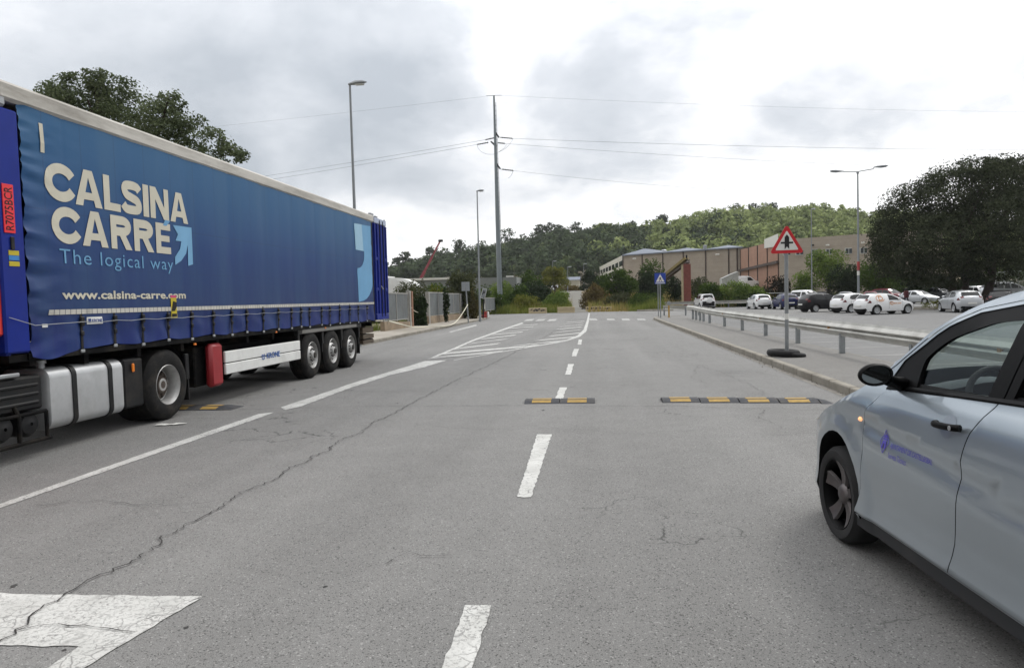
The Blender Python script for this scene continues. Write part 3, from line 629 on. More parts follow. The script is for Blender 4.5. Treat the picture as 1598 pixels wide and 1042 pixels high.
# straps with buckles, and the customs cable threaded through them
for b in BUCK:
    mb = MB(); zb = zbot(b); d0 = X0+max(disp(b, 1.55), disp(b, 1.4), disp(b, 1.3))
    mb.box((d0+.004, b-.022, zb-.02), (d0+.012, b+.022, 1.66), .003); mb.box((d0+.006, b-.035, 1.48), (d0+.04, b+.035, 1.60), .012); mb.box((d0+.006, b-.03, 1.36), (d0+.03, b+.03, 1.42), .01)
    bu = mb.build('strap', m_black, tr); mb = MB(); mb.box((d0+.0, b-.035, zb-.05), (d0+.018, b+.035, zb-.012), .006); mb.build('hook', m_steel, bu)
pts = [(X0+.03, 6.97, 1.62), (X0+.05, 7.3, 1.52)]
for i, b in enumerate(BUCK):
    pts.append((X0+.05, b, 1.535));
    if i < len(BUCK)-1: pts.append((X0+.045, (b+BUCK[i+1])/2, 1.52))
MB().tube(pts, .005, 5).build('cable', m_steel, tr, smooth=60)
# body shell behind the curtain
mb = MB(); mb.box((X0-2.5, 7.0, 1.12), (X0-.03, 19.98, 1.20)); mb.build('floor', m_chas, tr)
mb = MB(); mb.box((X0-2.50, 7.26, 1.21), (X0-2.46, 19.9, 4.0)); mb.build('curtain', m_curt, tr)
mb = MB(); mb.box((X0-2.48, 6.98, 1.2), (X0-.04, 7.04, 4.05)); mb.build('front_wall', m_blueV, tr)
mb = MB(); mb.box((X0-.16, 6.93, 1.22), (X0+.012, 7.27, 3.90), .02); pil = mb.build('corner_post', m_blueV, tr)
mb = MB(); mb.box((X0-.17, 6.90, 3.905), (X0+.02, 7.12, 4.17), .03); mb.build('corner_casting', m_steel, tr)
for sx in (X0-.12, X0-2.52): MB().box((sx, 7.0, 3.985), (sx+.15, 20.0, 4.20), .035).build('roof_rail', m_rail, tr)
mb = MB(); rows = []
for k in range(9):
    u = k/8; rows.append([(X0-.1-u*2.3, y, 4.19+.05*math.sin(math.pi*u)+.012*math.sin(y*2.5)) for y in np.linspace(7.0, 20, 40)])
mb.grid(rows); mb.build('roof', m_rail, tr, smooth=60)
# red number plate, stickers
mb = MB(); mb.box((X0+.013, 6.985, 2.54), (X0+.024, 7.135, 3.07), .003); pl = mb.build('number_plate', mat('plate_red', 'd5202c', .4, var=.04), pil)
mb = MB(); text_fit(mb, 'R7075BCR', 2.57, 3.04, -7.115, -7.005, lambda u, v: (X0+.0265, -v, u), offset=.006); mb.build('plate_text', m_black, pil)
mb = MB(); mb.box((X0+.013, 7.06, 2.36), (X0+.03, 7.11, 2.50), .005); mb.build('catch', m_black, pil)
for z0, mm in ((2.30, m_yel), (2.245, mat('blue_print', '2a6fae', .5)), (2.18, m_yel)):
    mb = MB(); mb.box((X0+.013, 7.03, z0), (X0+.017, 7.17, z0+.052)); mb.build('sticker', mm, pil)
# rear door, swung open and standing straight back
dr = MB().box((X0-.05, 20.0, 1.17), (X0-.01, 21.2, 4.17), .01).build('rear_door', m_blueV, tr)
mb = MB()
for y in (20.02, 20.30, 20.62, 20.92, 21.14): mb.box((X0-.012, y, 1.35), (X0+.035, y+.07, 3.98), .012)
for z in (1.20, 2.02, 2.92): mb.box((X0-.012, 20.01, z), (X0+.022, 21.19, z+(.14 if z < 1.5 else .09)), .01)
mb.box((X0-.012, 20.02, 1.17), (X0+.03, 21.19, 1.33), .012); mb.build('door_ribs', m_blueV, dr)
mb = MB(); mb.box((X0-.012, 20.02, 4.0), (X0+.03, 21.19, 4.16), .01); mb.build('door_header', mat('grey_blue_band', '9aa3b8', .5), dr)
mb = MB()
for y in (20.5, 20.82): mb.tube([(X0+.035, y, 1.25), (X0+.035, y, 4.1)], .016, 8)
mb.tube([(X0-.03, 21.215, 1.2), (X0-.03, 21.215, 4.2)], .022, 8); mb.build('lock_rod', m_black, dr, smooth=50)
mb = MB(); mb.box((X0+.04, 20.40, 2.10), (X0+.07, 20.62, 2.14), .01, X=Matrix.Translation((X0, 20.5, 2.1)) @ Matrix.Rotation(R(-25), 4, 'X') @ Matrix.Translation((-X0, -20.5, -2.1))); mb.build('door_handle', m_steel, dr)
mb = MB(); mb.box((X0-2.45, 20.0, 1.17), (X0-2.41, 21.2, 4.17), .01); mb.build('rear_door', m_blueV, tr)
mb = MB(); mb.box((X0-.15, 19.79, 1.2), (X0-.02, 19.99, 4.0), .02); mb.build('corner_post', m_black, tr)
MB().box((X0-.1, 19.85, 4.19), (X0+.0, 20.1, 4.27), .02).build('roof_catch', m_steel, tr); MB().box((X0-.1, 20.35, 4.16), (X0-.02, 20.55, 4.24), .02).build('roof_catch', m_steel, tr)
# chassis, running gear
mb = MB()
for x in (X0-.95, X0-1.65): mb.box((x, 7.4, .88), (x+.14, 19.9, 1.12))
for y in np.arange(8.2, 19.8, 1.05): mb.box((X0-2.4, y, 1.0), (X0-.08, y+.08, 1.119))
mb.box((X0-2.42, 7.3, 1.06), (X0-.05, 7.4, 1.19)); mb.box((X0-.06, 7.25, 1.13), (X0-.005, 19.95, 1.20)); mb.build('chassis', m_chas, tr)
mb = MB(); mb.box((X0-.12, 14.55, 1.02), (X0-.02, 18.72, 1.13), .015)
for y in (14.58, 15.94, 17.2, 18.52): mb.box((X0-.62, y, .55), (X0-.05, y+.04, 1.05)); mb.box((X0-.10, y-.02, .75), (X0-.03, y+.08, 1.03), .01)
mb.build('mudguard', m_black, tr)
mb = MB(); mb.box((X0-.024, 14.75, 1.04), (X0-.012, 18.3, 1.12), .004); mb.build('guard_trim', mat('grey_plastic', '6c6b68', .6, dirt=.2), tr)
mb = MB(); mb.box((X0-.62, 18.62, .30), (X0-.06, 18.645, .98)); mb.build('mudflap', m_rub, tr)
mb = MB(); mb.box((X0-.06, 11.5, .50), (X0-.01, 14.62, .685), .012); mb.box((X0-.06, 11.5, .70), (X0-.012, 14.62, .90), .012); sg = mb.build('side_guard', m_white, tr)
mb = MB(); text_fit(mb, 'KRONE', 13.02, 13.60, .645, .755, lambda u, v: (X0-.004, u, v), offset=.03)
mb.build('maker_name', mat('blue_text', '1f4f92', .5, var=.05), sg)
mb = MB(); ribbon(mb, arc(12.88, .70, .06, .055, 130, 410, 14), .022, lambda u, v: (X0-.004, u, v)); ribbon(mb, [(12.86, .74), (12.86, .69), (12.90, .69), (12.90, .74)], .018, lambda u, v: (X0-.003, u, v)); mb.build('maker_emblem', MATS['blue_text'], sg)
mb = MB(); mb.box((X0-.16, 11.06, .33), (X0-.02, 11.45, 1.06), .05); ex = mb.build('extinguisher_box', m_red, tr, smooth=40)
for (y, z) in ((10.55, 1.07), (13.45, 1.12), (16.05, 1.09)): MB().box((X0-.03, y, z), (X0+.006, y+.06, z+.035), .01).build('marker_lamp', m_orange, tr)
for dx in (0, -1.6): MB().box((X0-.5+dx, 10.55, .33), (X0-.38+dx, 10.7, 1.1)).box((X0-.62+dx, 10.45, .28), (X0-.26+dx, 10.8, .34)).build('landing_leg', m_chas, tr)
mb = MB(); mb.box((X0-2.49, 10.2, .34), (X0-2.45, 14.7, .98), .01); mb.build('side_guard', m_chas, tr)  # unseen far-side guard, added in black to block light from behind
mb = MB(); mb.box((X0-1.5, 10.85, .36), (X0-.20, 11.5, 1.02), .02); mb.build('front_light_block', m_chas, tr); mb = MB(); mb.box((X0-1.9, 11.6, .42), (X0-.55, 14.3, .98), .03); mb.build('underbody_light_block', m_chas, tr)  # unseen black boxes added to keep light out under the trailer
mb = MB(); mb.lathe([(-.15, .01), (-.15, .50), (.15, .50), (.15, .01)], (X0-1.3, 12.0, .62), 'z', 24); mb.build('light_block_wheel', m_rub, tr)  # unseen wheel disc, added to help darken the underside
mb = MB(); mb.box((X0-2.3, 19.05, .52), (X0-.10, 20.0, .62), .01); mb.box((X0-2.3, 19.05, .66), (X0-.09, 20.0, .78), .01); mb.box((X0-2.3, 19.05, .82), (X0-.10, 20.0, .98), .01); mb.box((X0-2.2, 19.2, .5), (X0-.3, 19.9, 1.0))
mb.build('pallet_box', mat('dirty_timber', '4a3f33', .9, var=.35, scale=8, dirt=.5, stretch=(1, .2, 2)), tr)
mb = MB(); mb.box((X0-2.35, 20.02, .50), (X0-.15, 20.12, .64), .02); mb.build('rear_bumper', m_chas, tr)
def truck_wheel(parent, x, y, deep, sgn=1, wid=.30, r=.53):
    mb = MB(); o = x; i = -sgn
    pf = [(0.0, .30), (.012, .345), (.010, .42), (-.005, .475), (-.03, .508), (-.06, r)]+[(-.06-k*(wid-.12)/8, r-(.012 if k % 2 else 0)) for k in range(1, 8)]+[(-wid+.06, r), (-wid+.03, .508), (-wid, .46), (-wid, .30)]
    mb.lathe([(o+sgn*a, b) for a, b in pf], (0, y, r), 'x', 44); w_ = mb.build('wheel', m_rub, parent, smooth=35)
    mb = MB()
    if deep: pf = [(-.004, .305), (.006, .295), (-.02, .28), (-.05, .262), (-.17, .245), (-.185, .20), (-.175, .12), (-.10, .11), (-.085, .09), (-.085, 0.001)]
    else: pf = [(-.004, .305), (.006, .295), (-.03, .275), (-.10, .262), (-.12, .245), (-.03, .20), (-.01, .165), (-.03, .13), (-.01, .11), (.03, .10), (.05, .07), (.05, .001)]
    mb.lathe([(o+sgn*a, b) for a, b in pf], (0, y, r), 'x', 40); rm = mb.build('rim', m_rimst, w_, smooth=35)
    mb = MB()
    if deep:
        mb.lathe([(o-sgn*.165, .225), (o-sgn*.160, .12), (o-sgn*.09, .115), (o-sgn*.08, .001)], (0, y, r), 'x', 32)
        for k in range(10):
            a = 2*math.pi*k/10; c = (o-sgn*.155, y+.165*math.cos(a), r+.165*math.sin(a)); mb.lathe([(0, .018), (sgn*.03, .016), (sgn*.032, .001)], c, 'x', 6)
    else:
        for k in range(10):
            a = 2*math.pi*k/10; c = (o-sgn*.055, y+.215*math.cos(a), r+.215*math.sin(a)); mb.lathe([(0, .034), (sgn*.012, .030), (sgn*.012, .001)], c, 'x', 10)
            a += .31; c = (o-sgn*.02, y+.135*math.cos(a), r+.135*math.sin(a)); mb.lathe([(0, .016), (sgn*.03, .014), (sgn*.032, .001)], c, 'x', 6)
        mb.lathe([(o+sgn*.045, .075), (o+sgn*.07, .06), (o+sgn*.072, .001)], (0, y, r), 'x', 20)
    mb.build('hub', m_hub if deep else mat('hub_black', '2a2827', .6, .3, dirt=.3), rm, smooth=35)
    if deep:
        mb = MB()
        for k in range(8):
            a = 2*math.pi*(k+.5)/8; c = (o-sgn*.158, y+.19*math.cos(a), r+.19*math.sin(a)); mb.lathe([(0, .03), (sgn*.004, .03), (sgn*.004, .001)], c, 'x', 12)
        mb.build('hand_hole', m_chas, rm)
    return w_
for y in (15.32, 16.58, 17.86):
    truck_wheel(tr, X0-.03, y, False, 1, .37); truck_wheel(tr, X0-2.46, y, False, -1, .37)
    MB().tube([(X0-2.4, y, .53), (X0-.2, y, .53)], .07, 10).build('axle', m_chas, tr)
# -- tractor unit
tu = wthing('tractor_unit', 'tractor unit with polished fuel tank and black chassis coupled under the blue trailer', 'truck', (X0-1.25, 8.0, 0))
for y in (9.86,):
    truck_wheel(tu, X0-.03, y, True, 1, .62); truck_wheel(tu, X0-2.46, y, True, -1, .62)
truck_wheel(tu, X0-.06, 5.95, False, 1, .32); truck_wheel(tu, X0-2.44, 5.95, False, -1, .32)
mb = MB()
for x in (X0-.98, X0-1.62): mb.box((x, 5.2, .72), (x+.1, 10.7, .98))
for y in (5.6, 7.2, 8.8, 9.7, 10.5): mb.box((X0-1.62, y, .75), (X0-.9, y+.1, .95))
mb.box((X0-1.7, 8.9, .98), (X0-.85, 10.1, 1.06)); mb.tube([(X0-2.4, 9.78, .53), (X0-.2, 9.78, .53)], .09, 10); mb.lathe([(-.25, .05), (-.2, .25), (.2, .25), (.25, .05)], (X0-1.25, 9.78, .53), 'x', 18); mb.build('chassis', m_chas, tu)
# tank: rounded section swept along the vehicle
def rsec(x0, x1, z0, z1, r, n=5):
    o = []
    for cx, cz, a0 in ((x1-r, z1-r, 0), (x0+r, z1-r, 90), (x0+r, z0+r, 180), (x1-r, z0+r, 270)):
        for k in range(n+1): a = R(a0+90*k/n); o.append((cx+r*math.cos(a), cz+r*math.sin(a)))
    return o
def sweep(mb, secs, mi=0):
    rows = [[(x, y, z) for x, z in s] for y, s in secs]; mb.grid(rows, mi, wrap=True)
    b = len(mb.v)-len(rows)*len(rows[0]); n = len(rows[0]); mb.f.append(tuple(b+k for k in range(n))); mb.m.append(mi); mb.f.append(tuple(b+(len(rows)-1)*n+k for k in range(n))[::-1]); mb.m.append(mi)
mb = MB(); sx = X0-.05
sweep(mb, [(7.56, rsec(sx-.60, sx-.03, .30, .97, .10)), (7.58, rsec(sx-.63, sx, .27, 1.0, .12)), (8.87, rsec(sx-.63, sx, .27, 1.0, .12)), (8.90, rsec(sx-.60, sx-.03, .30, .97, .10))]); tk = mb.build('fuel_tank', m_alu, tu, smooth=40)
for y in (7.93, 8.58):
    mb = MB(); sweep(mb, [(y, rsec(sx-.64, sx+.012, .258, 1.012, .125)), (y+.075, rsec(sx-.64, sx+.012, .258, 1.012, .125))]); mb.build('tank_strap', m_black, tk, smooth=40)
mb = MB(); mb.lathe([(.98, .055), (1.05, .05), (1.055, .068), (1.095, .066), (1.10, .001)], (sx-.2, 7.68, 0), 'z', 16); mb.build('filler_cap', m_steel, tk, smooth=40)
mb = MB(); mb.box((sx-.6, 6.65, .55), (sx-.02, 7.5, .95), .03)
for z in (.62, .72, .82): mb.box((sx-.03, 6.75, z), (sx, 7.42, z+.04), .012)
mb.build('battery_box', m_black, tu)
mb = MB(); mb.box((sx-.02, 6.75, .955), (sx+.01, 7.15, 1.0), .01); mb.build('step_plate', m_steel, tu)
mb = MB()
for y in (6.92, 7.28): mb.lathe([(-.62, .02), (-.60, .12), (-.56, .15), (-.06, .15), (-.02, .12), (0, .02)], (sx, y, .40), 'x', 20)
mb.build('air_tank', m_black, tu, smooth=40)
mb = MB(); mb.tube([(sx+.0, 6.8, .52), (sx, 7.5, .52)], .022, 8); mb.tube([(sx, 6.8, .2), (sx, 7.55, .2)], .025, 8); mb.tube([(sx, 7.1, .2), (sx, 7.1, .52), (sx-.02, 7.06, .62)], .025, 8); mb.tube([(sx, 7.5, .2), (sx, 7.5, .52)], .022, 8); mb.build('tank_guard', m_chas, tu, smooth=50)
mb = MB(); mb.box((sx-.5, 8.93, .30), (sx-.03, 9.36, .99), .03); bx = mb.build('rear_panel', m_black, tu)
mb = MB(); mb.box((sx-.02, 9.08, .80), (sx+.006, 9.13, .92), .012); mb.build('marker_lamp', m_orange, tu)
mb = MB(); rows = []
for a in np.linspace(20, 78, 9): rows.append([(x, 9.78+.62*math.cos(R(a)), .53+.62*math.sin(R(a))) for x in (X0-.65, X0-.06)])
for a in np.linspace(102, 160, 9): rows2 = None
mb.grid(rows); mb.box((X0-.62, 10.42, .22), (X0-.06, 10.45, .80)); mb.box((X0-.10, 10.36, .55), (X0-.05, 10.46, .95), .01); mb.build('mudguard', m_black, tu)
# cab, almost wholly outside the picture
mb = MB(); sweep(mb, [(4.62, rsec(X0-2.42, X0-.08, .95, 3.45, .25)), (4.75, rsec(X0-2.48, X0-.02, .85, 3.7, .25)), (6.45, rsec(X0-2.48, X0-.02, .85, 3.85, .2)), (6.5, rsec(X0-2.46, X0-.04, .9, 3.83, .2))]); cb = mb.build('cab', m_redr, tu, smooth=35)
mb = MB(); mb.box((X0-.10, 6.5, 1.42), (X0-.02, 6.96, 3.0), .02); mb.build('side_fairing', m_redr, tu)
mb = MB(); mb.box((X0-.021, 4.95, 2.15), (X0-.012, 6.0, 2.95), .003); mb.build('side_window', mat('dark_glass', '14181b', .08, var=.1, spec=.8), cb)
mb = MB(); mb.box((X0-2.3, 4.60, 2.1), (X0-.2, 4.625, 3.1), .003); mb.build('windscreen', MATS['dark_glass'], cb)
mb = MB(); mb.box((X0-2.5, 4.6, .35), (X0, 6.5, .84), .05); mb.build('bumper', m_black, tu)
# ---------------------------------------------------------------- cars: a shape, and builders that lay panels on it
def paintm(name, col, metal=.0, rough=.32, coat=1., var=.03):
    m = mat(name, col, rough, metal, var=var, scale=1.5, coat=coat, dirt=.0); m.node_tree.nodes['Principled BSDF'].inputs['Coat Roughness'].default_value = .06; m.node_tree.nodes['Principled BSDF'].inputs['Specular IOR Level'].default_value = .5 if coat > .5 else .2; return m
m_silver = paintm('silver_paint', '9fa9b1', .70, .31); m_silver2 = paintm('pale_silver_paint', 'b9bcc0', .5, .35); m_carw = paintm('car_white_paint', 'e4e5e6'); m_navy = paintm('navy_paint', '121a48', .1, .35, .35)
m_carb = paintm('black_car_paint', '0b0b10', .0, .35, .25); m_redm = paintm('dark_red_paint', '6b1a2a', .1, .35, .4); m_greyc = paintm('grey_car_paint', '44474c', .2, .35, .5)
m_glass = glass_mat('car_window_glass', (.86, .93, .91), .05); m_dglass = mat('tinted_glass', '0d1114', .12, var=.2, spec=.45); m_trim = mat('black_trim', '121314', .6, var=.12, spec=.3); m_gloss = mat('gloss_black_trim', '060607', .45, var=.1, spec=.10)
m_ctyre = mat('car_tyre', '1c1c1d', .85, var=.15, scale=14); m_alloy = mat('dark_alloy', '646060', .42, .7, var=.15, scale=9); m_alloy2 = mat('bright_alloy', 'b5b7b9', .4, .5, var=.08)
m_head = mat('headlight_glass', 'c9d0d4', .12, .3, var=.2); m_plate = mat('plate_white', 'dcdcd8', .5, var=.04); m_int = mat('cabin_black', '17191b', .8, var=.15); m_dash = mat('dash_blue_grey', '2a333a', .8, var=.12, scale=8, bump=.1)
m_mirror = bpy.data.materials.new('mirror_glass'); m_mirror.use_nodes = True
_p = m_mirror.node_tree.nodes['Principled BSDF']; _p.inputs['Metallic'].default_value = 1.; _p.inputs['Roughness'].default_value = .02; _p.inputs['Base Color'].default_value = (.26, .28, .28, 1)
def offset_poly(poly, d):
    """moves each edge inwards by d"""
    n = len(poly); ar = sum(poly[i][0]*poly[(i+1) % n][1]-poly[(i+1) % n][0]*poly[i][1] for i in range(n)); s = 1 if ar > 0 else -1; o = []
    for i in range(n):
        a, b, c = (Vector(poly[(i+k) % n]).to_2d() for k in (-1, 0, 1)); d1 = (b-a).normalized(); d2 = (c-b).normalized()
        n1 = Vector((-d1.y, d1.x))*s; n2 = Vector((-d2.y, d2.x))*s; m = n1+n2; L = m.length
        m = n1 if L < .2 else m/L; o.append(tuple(b+m*(d/max(.5, m.dot(n1)))))
    return o
class Shape:
    def __init__(s, W, ZI, II, prof, crown, front, rear, fillet=.07, extra=None, k=1):
        s.k, s.win = k, (3 if k == 1 else 9)
        if k > 1: crown = list(np.interp(np.arange((len(prof)-1)*k+1)/k, range(len(prof)), crown)); prof = crom(prof, k)
        s.W, s.ZI, s.II, s.prof, s.crown, s.front, s.rear, s.fil, s.extra = W/2, ZI, II, prof, crown, front, rear, fillet, extra
        s.dense = np.array(resample(prof, .03))
    def half(s, y, z):
        t = .30*max(0., (y-s.front)/.75)**2.2 if y > s.front else (.20*((s.rear-y)/.6)**2.2 if y < s.rear else 0.)
        return s.W-float(np.interp(z, s.ZI, s.II))-t
    def side(s, y, z, sg=-1, off=0.):
        x = s.half(y, z)
        d = math.sqrt(float(np.min((s.dense[:, 0]-y)**2+(s.dense[:, 1]-z)**2)))
        if d < s.fil: x -= s.fil*.55*(1-math.sqrt(max(0., 1-(1-d/s.fil)**2)))
        if s.extra: x += s.extra(y, z)
        return (sg*(x+off), y, z)
    def edge(s, y, z): return s.half(y, z)-s.fil*.55
    def strip(s, i0, i1, u0=-1., u1=1., off=0., nu=14, sub=4, mb=None, mi=0):
        """the skin across the car between two points of the profile"""
        mb = mb or MB(); pts = []; i0 *= s.k; i1 *= s.k; sub = max(1, sub//s.k)
        for i in range(i0, i1):
            for k in range(sub): f = k/sub; a, b = s.prof[i], s.prof[i+1]; pts.append((a[0]+(b[0]-a[0])*f, a[1]+(b[1]-a[1])*f, s.crown[i]+(s.crown[i+1]-s.crown[i])*f))
        pts.append((*s.prof[i1], s.crown[i1])); rows = []
        for j, (y, z, c) in enumerate(pts):
            k = np.argmin((s.dense[:, 0]-y)**2+(s.dense[:, 1]-z)**2); a = s.dense[max(0, k-s.win)]; b = s.dense[min(len(s.dense)-1, k+s.win)]
            ty, tz = b-a; L = math.hypot(ty, tz); ny, nz = -tz/L, ty/L
            if ny*(y-(-1.2))+nz*(z-.6) < 0: ny, nz = -ny, -nz
            e = s.edge(y, z); rows.append([])
            for q in range(nu+1):
                u = u0+(u1-u0)*q/nu; h = c*(1-abs(u)**2.4)+off; rows[-1].append((u*e, y+ny*h, z+nz*h))
        return mb.grid(rows, mi)
def car_wheel(parent, x, y, r, sg, style='hub', mats=None):
    mb = MB(); k = r/.32; w = .20*k; ri = .228*k
    pf = [(.0, ri), (.010, ri+.02), (.012, ri+.06*k), (0, r-.022*k), (-.02, r-.004), (-.05, r), (-.10*k, r), (-w+.03, r-.002), (-w, r-.03), (-w, ri)]
    mb.lathe([(x+sg*a, b) for a, b in pf], (0, y, r), 'x', 36); wh = mb.build('wheel', m_ctyre, parent, smooth=40)
    mb = MB(); mb.lathe([(x+sg*a, b) for a, b in [(.002, ri+.004), (.006, ri), (-.012, ri-.012), (-.05, ri-.02), (-.11, ri-.03), (-.12, .04), (-.12, .001)]], (0, y, r), 'x', 36); rm = mb.build('rim', (mats or (m_alloy2, m_trim))[0] if style != 'spoke' else m_gloss, wh, smooth=40)
    mb = MB(); n = 5 if style == 'spoke' else 7
    for q in range(n):
        a0 = 2*math.pi*q/n+(.32 if style == 'spoke' else .2)
        rows = []
        for f in np.linspace(0, 1, 7):
            rr = .035+(ri-.045)*f; hw = (.030+.030*f**1.5) if style == 'spoke' else (.028+.035*f); dep = -.030+.028*f**2-.012*math.sin(math.pi*f)
            row = []
            for e, dd in ((-1, -.022), (-.82, -.004), (-.25, -.010), (.25, -.010), (.82, -.004), (1, -.022)):
                ca, sa = math.cos(a0), math.sin(a0); t = e*hw; row.append((x+sg*(dep+dd*1.), y+rr*ca-t*sa, r+rr*sa+t*ca))
            rows.append(row)
        mb.grid(rows)
    mb.lathe([(x-sg*.045, .07), (x-sg*.030, .06), (x-sg*.018, .035), (x-sg*.016, .001)], (0, y, r), 'x', 20)
    mb.build('spokes' if style == 'spoke' else 'hub_cap', m_alloy if style == 'spoke' else m_alloy2, rm, smooth=40)
    return wh
def arch(cy, cz, r, z0, n=18, kx=1.):
    """wheel arch outline from rear foot over the top to front foot"""
    a0 = math.degrees(math.asin(max(-1, (z0-cz)/r))); return [(cy+kx*r*math.cos(R(a)), cz+r*math.sin(R(a))) for a in np.linspace(180-a0, a0, n)]

def true_normals(o, S, sg):
    """shade a side panel with the exact normals of the surface it was cut from"""
    me = o.data; ns = []; h = .006
    for v in me.vertices:
        y, z = v.co.y, v.co.z; a = Vector(S.side(y+h, z, sg))-Vector(S.side(y-h, z, sg)); b = Vector(S.side(y, z+h, sg))-Vector(S.side(y, z-h, sg)); n = a.cross(b).normalized()
        ns.append(n if n.x*sg > 0 else -n)
    bm = bmesh.new(); bm.from_mesh(me); bm.normal_update(); bm.verts.ensure_lookup_table()
    fl = [f for f in bm.faces if sum((f.normal.dot(ns[v.index]) for v in f.verts)) < 0]; bmesh.ops.reverse_faces(bm, faces=fl); bm.to_mesh(me); bm.free()
    me.polygons.foreach_set('use_smooth', [True]*len(me.polygons)); me.normals_split_custom_set_from_vertices([tuple(n) for n in ns]); me.update(); return o

# ---- the silver car in the foreground
def hero():
    belt = [(-.575, 1.098), (-.674, 1.107), (-.991, 1.125), (-1.27, 1.142), (-1.548, 1.157)]
    def extra(y, z):
        zl = float(np.interp(-y, [.2, .43, 1.446, 1.888, 2.6], [.93, .906, .829, .772, .70])); d = zl-z; e = 0.
        if d > -.015: e -= .017*math.exp(-((d-.045)/.055)**2)*float(sstep(-.35, -.55, y))
        e += .010*math.exp(-((z-.95)/.035)**2)*float(sstep(-.9, -.42, y))*float(sstep(.2, -.1, y))
        for cy in (-.05, -2.66):
            q = math.hypot(y-cy, z-.345); e += .016*float(sstep(.52, .42, q))
        return e
    prof = [(.72, .22), (.80, .34), (.82, .48), (.79, .58), (.70, .655), (.50, .745), (.28, .835), (.08, .915), (-.12, 1.005), (-.26, 1.075), (-.325, 1.112),
            (-.486, 1.242), (-.588, 1.33), (-.701, 1.428), (-.825, 1.497), (-.966, 1.572), (-1.139, 1.628), (-1.338, 1.661), (-1.8, 1.685), (-2.3, 1.668), (-2.75, 1.60), (-3.02, 1.50), (-3.28, 1.20), (-3.38, 1.0), (-3.43, .8), (-3.42, .5), (-3.34, .26)]
    crown = [.16, .16, .16, .14, .11, .09, .08, .075, .07, .08, .09, .115, .12, .12, .11, .095, .08, .06, .05, .05, .055, .08, .12, .13, .12, .12, .12]
    S = Shape(1.77, [0, .2, .26, .31, .38, .46, .65, .8, .9, 1.0, 1.08, 1.13, 1.3, 1.5, 1.62, 1.7], [.08, .05, .02, .0, .012, .016, .004, .010, .022, .04, .075, .11, .18, .27, .36, .40], prof, crown, .10, -2.9, .05, extra, 4); prof = S.prof
    ph = R(4); c = thing('parked_car', 'silver people carrier at the right edge with its wing mirror and lit orange side repeater', 'car', (1.60+.86*math.cos(ph), 4.93+.86*math.sin(ph), 0), ph)
    doorF = [(-.353, .298), (-.395, .4), (-.419, .506), (-.429, .708), (-.418, .864), (-.433, .945), (-.504, 1.014)]
    bline = [(-1.548, 1.157), (-1.520, 1.110), (-1.476, 1.030), (-1.445, .950), (-1.430, .861), (-1.424, .738), (-1.414, .614), (-1.392, .453), (-1.352, .298)]
    seal = [(-.505, 1.205), (-.54, 1.229), (-.63, 1.303), (-.726, 1.384), (-.83, 1.455), (-.933, 1.511), (-1.087, 1.570), (-1.341, 1.612), (-1.58, 1.628)]
    ra = arch(-2.66, .345, .405, .26)
    rdoor_b = [(-1.348, .298), (-2.235, .30), (-2.30, .52), (-2.37, .66), (-2.47, .80), (-2.50, 1.0), (-2.51, 1.2)]
    rdoor_t = [(-2.40, 1.44), (-2.22, 1.55), (-2.0, 1.605), (-1.8, 1.622), (-1.58, 1.628)]
    hole = crom(doorF, 3)+[(-.575, 1.09)]+seal+rdoor_t[::-1][1:]+rdoor_b[::-1][0:-1]+[(-1.348, .298)]
    outer = [(y, z) for y, z in prof]+[(-3.1, .262)]+ra+[(-2.235, .292), (-.36, .292)]+arch(-.060, .345, .405, .262, 18, .85)+[(.55, .22)]
    for sg in (-1, 1):
        f = lambda y, z, sg=sg: S.side(y, z, sg)
        true_normals(patch(outer, .05, f, [hole]).build('body_side', m_silver, c), S, sg)
        for AA in (arch(-.060, .345, .405, .262, 26, .85), arch(-2.66, .345, .405, .262, 26)):
            MB().grid([[S.side(y, z, sg), S.side(y, z, sg, -.02), S.side(y, z, sg, -.22 if z > .5 or y < AA[12][0] else -.04)] for y, z in AA]).build('wheel_arch', m_trim, c, smooth=40)
        # doors
        d1 = offset_poly(crom(doorF, 3)+belt+crom(bline, 3), .0035); dm = patch(d1, .035 if sg < 0 else .08, f).build('front_door', m_silver, c); true_normals(dm, S, sg)
        d2 = offset_poly(crom(bline[::-1], 3)+[(-2.0, 1.18), (-2.5, 1.205), (-2.50, 1.0), (-2.47, .80), (-2.37, .66), (-2.30, .52), (-2.235, .30)], .0035); true_normals(patch(d2, .06, f).build('rear_door', m_silver, c), S, sg)
        # the dark gap behind the door edges
        mb = patch(hole, .08, lambda y, z, sg=sg: S.side(y, z, sg, -.022), [[(-.70, 1.15), (-.80, 1.30), (-1.1, 1.48), (-1.46, 1.53), (-1.455, 1.17)], [(-1.61, 1.19), (-1.63, 1.55), (-2.1, 1.54), (-2.36, 1.40), (-2.42, 1.23)], [(-.5, .38), (-.5, .95), (-.65, 1.06), (-1.4, 1.10), (-1.37, .9), (-1.36, .6), (-1.30, .36)]]); mb.build('door_seal', m_gloss, c)
        # upper frame: thin silver line, then black
        inner = [(-.56, 1.16)]+[(-.613, 1.262), (-.738, 1.355), (-.82, 1.42), (-.903, 1.470), (-1.091, 1.546), (-1.365, 1.590), (-1.576, 1.605)]
        fr = offset_poly(seal+inner[::-1], .003); patch(fr, .05, lambda y, z, sg=sg: S.side(y, z, sg, -.004)).build('door_frame_trim', m_silver, c, smooth=30)
        gl = crom([(-.835, 1.135), (-.812, 1.24), (-.83, 1.308), (-.961, 1.405), (-1.138, 1.467), (-1.275, 1.504), (-1.45, 1.520)], 3)+[(-1.448, 1.485), (-1.44, 1.17)]
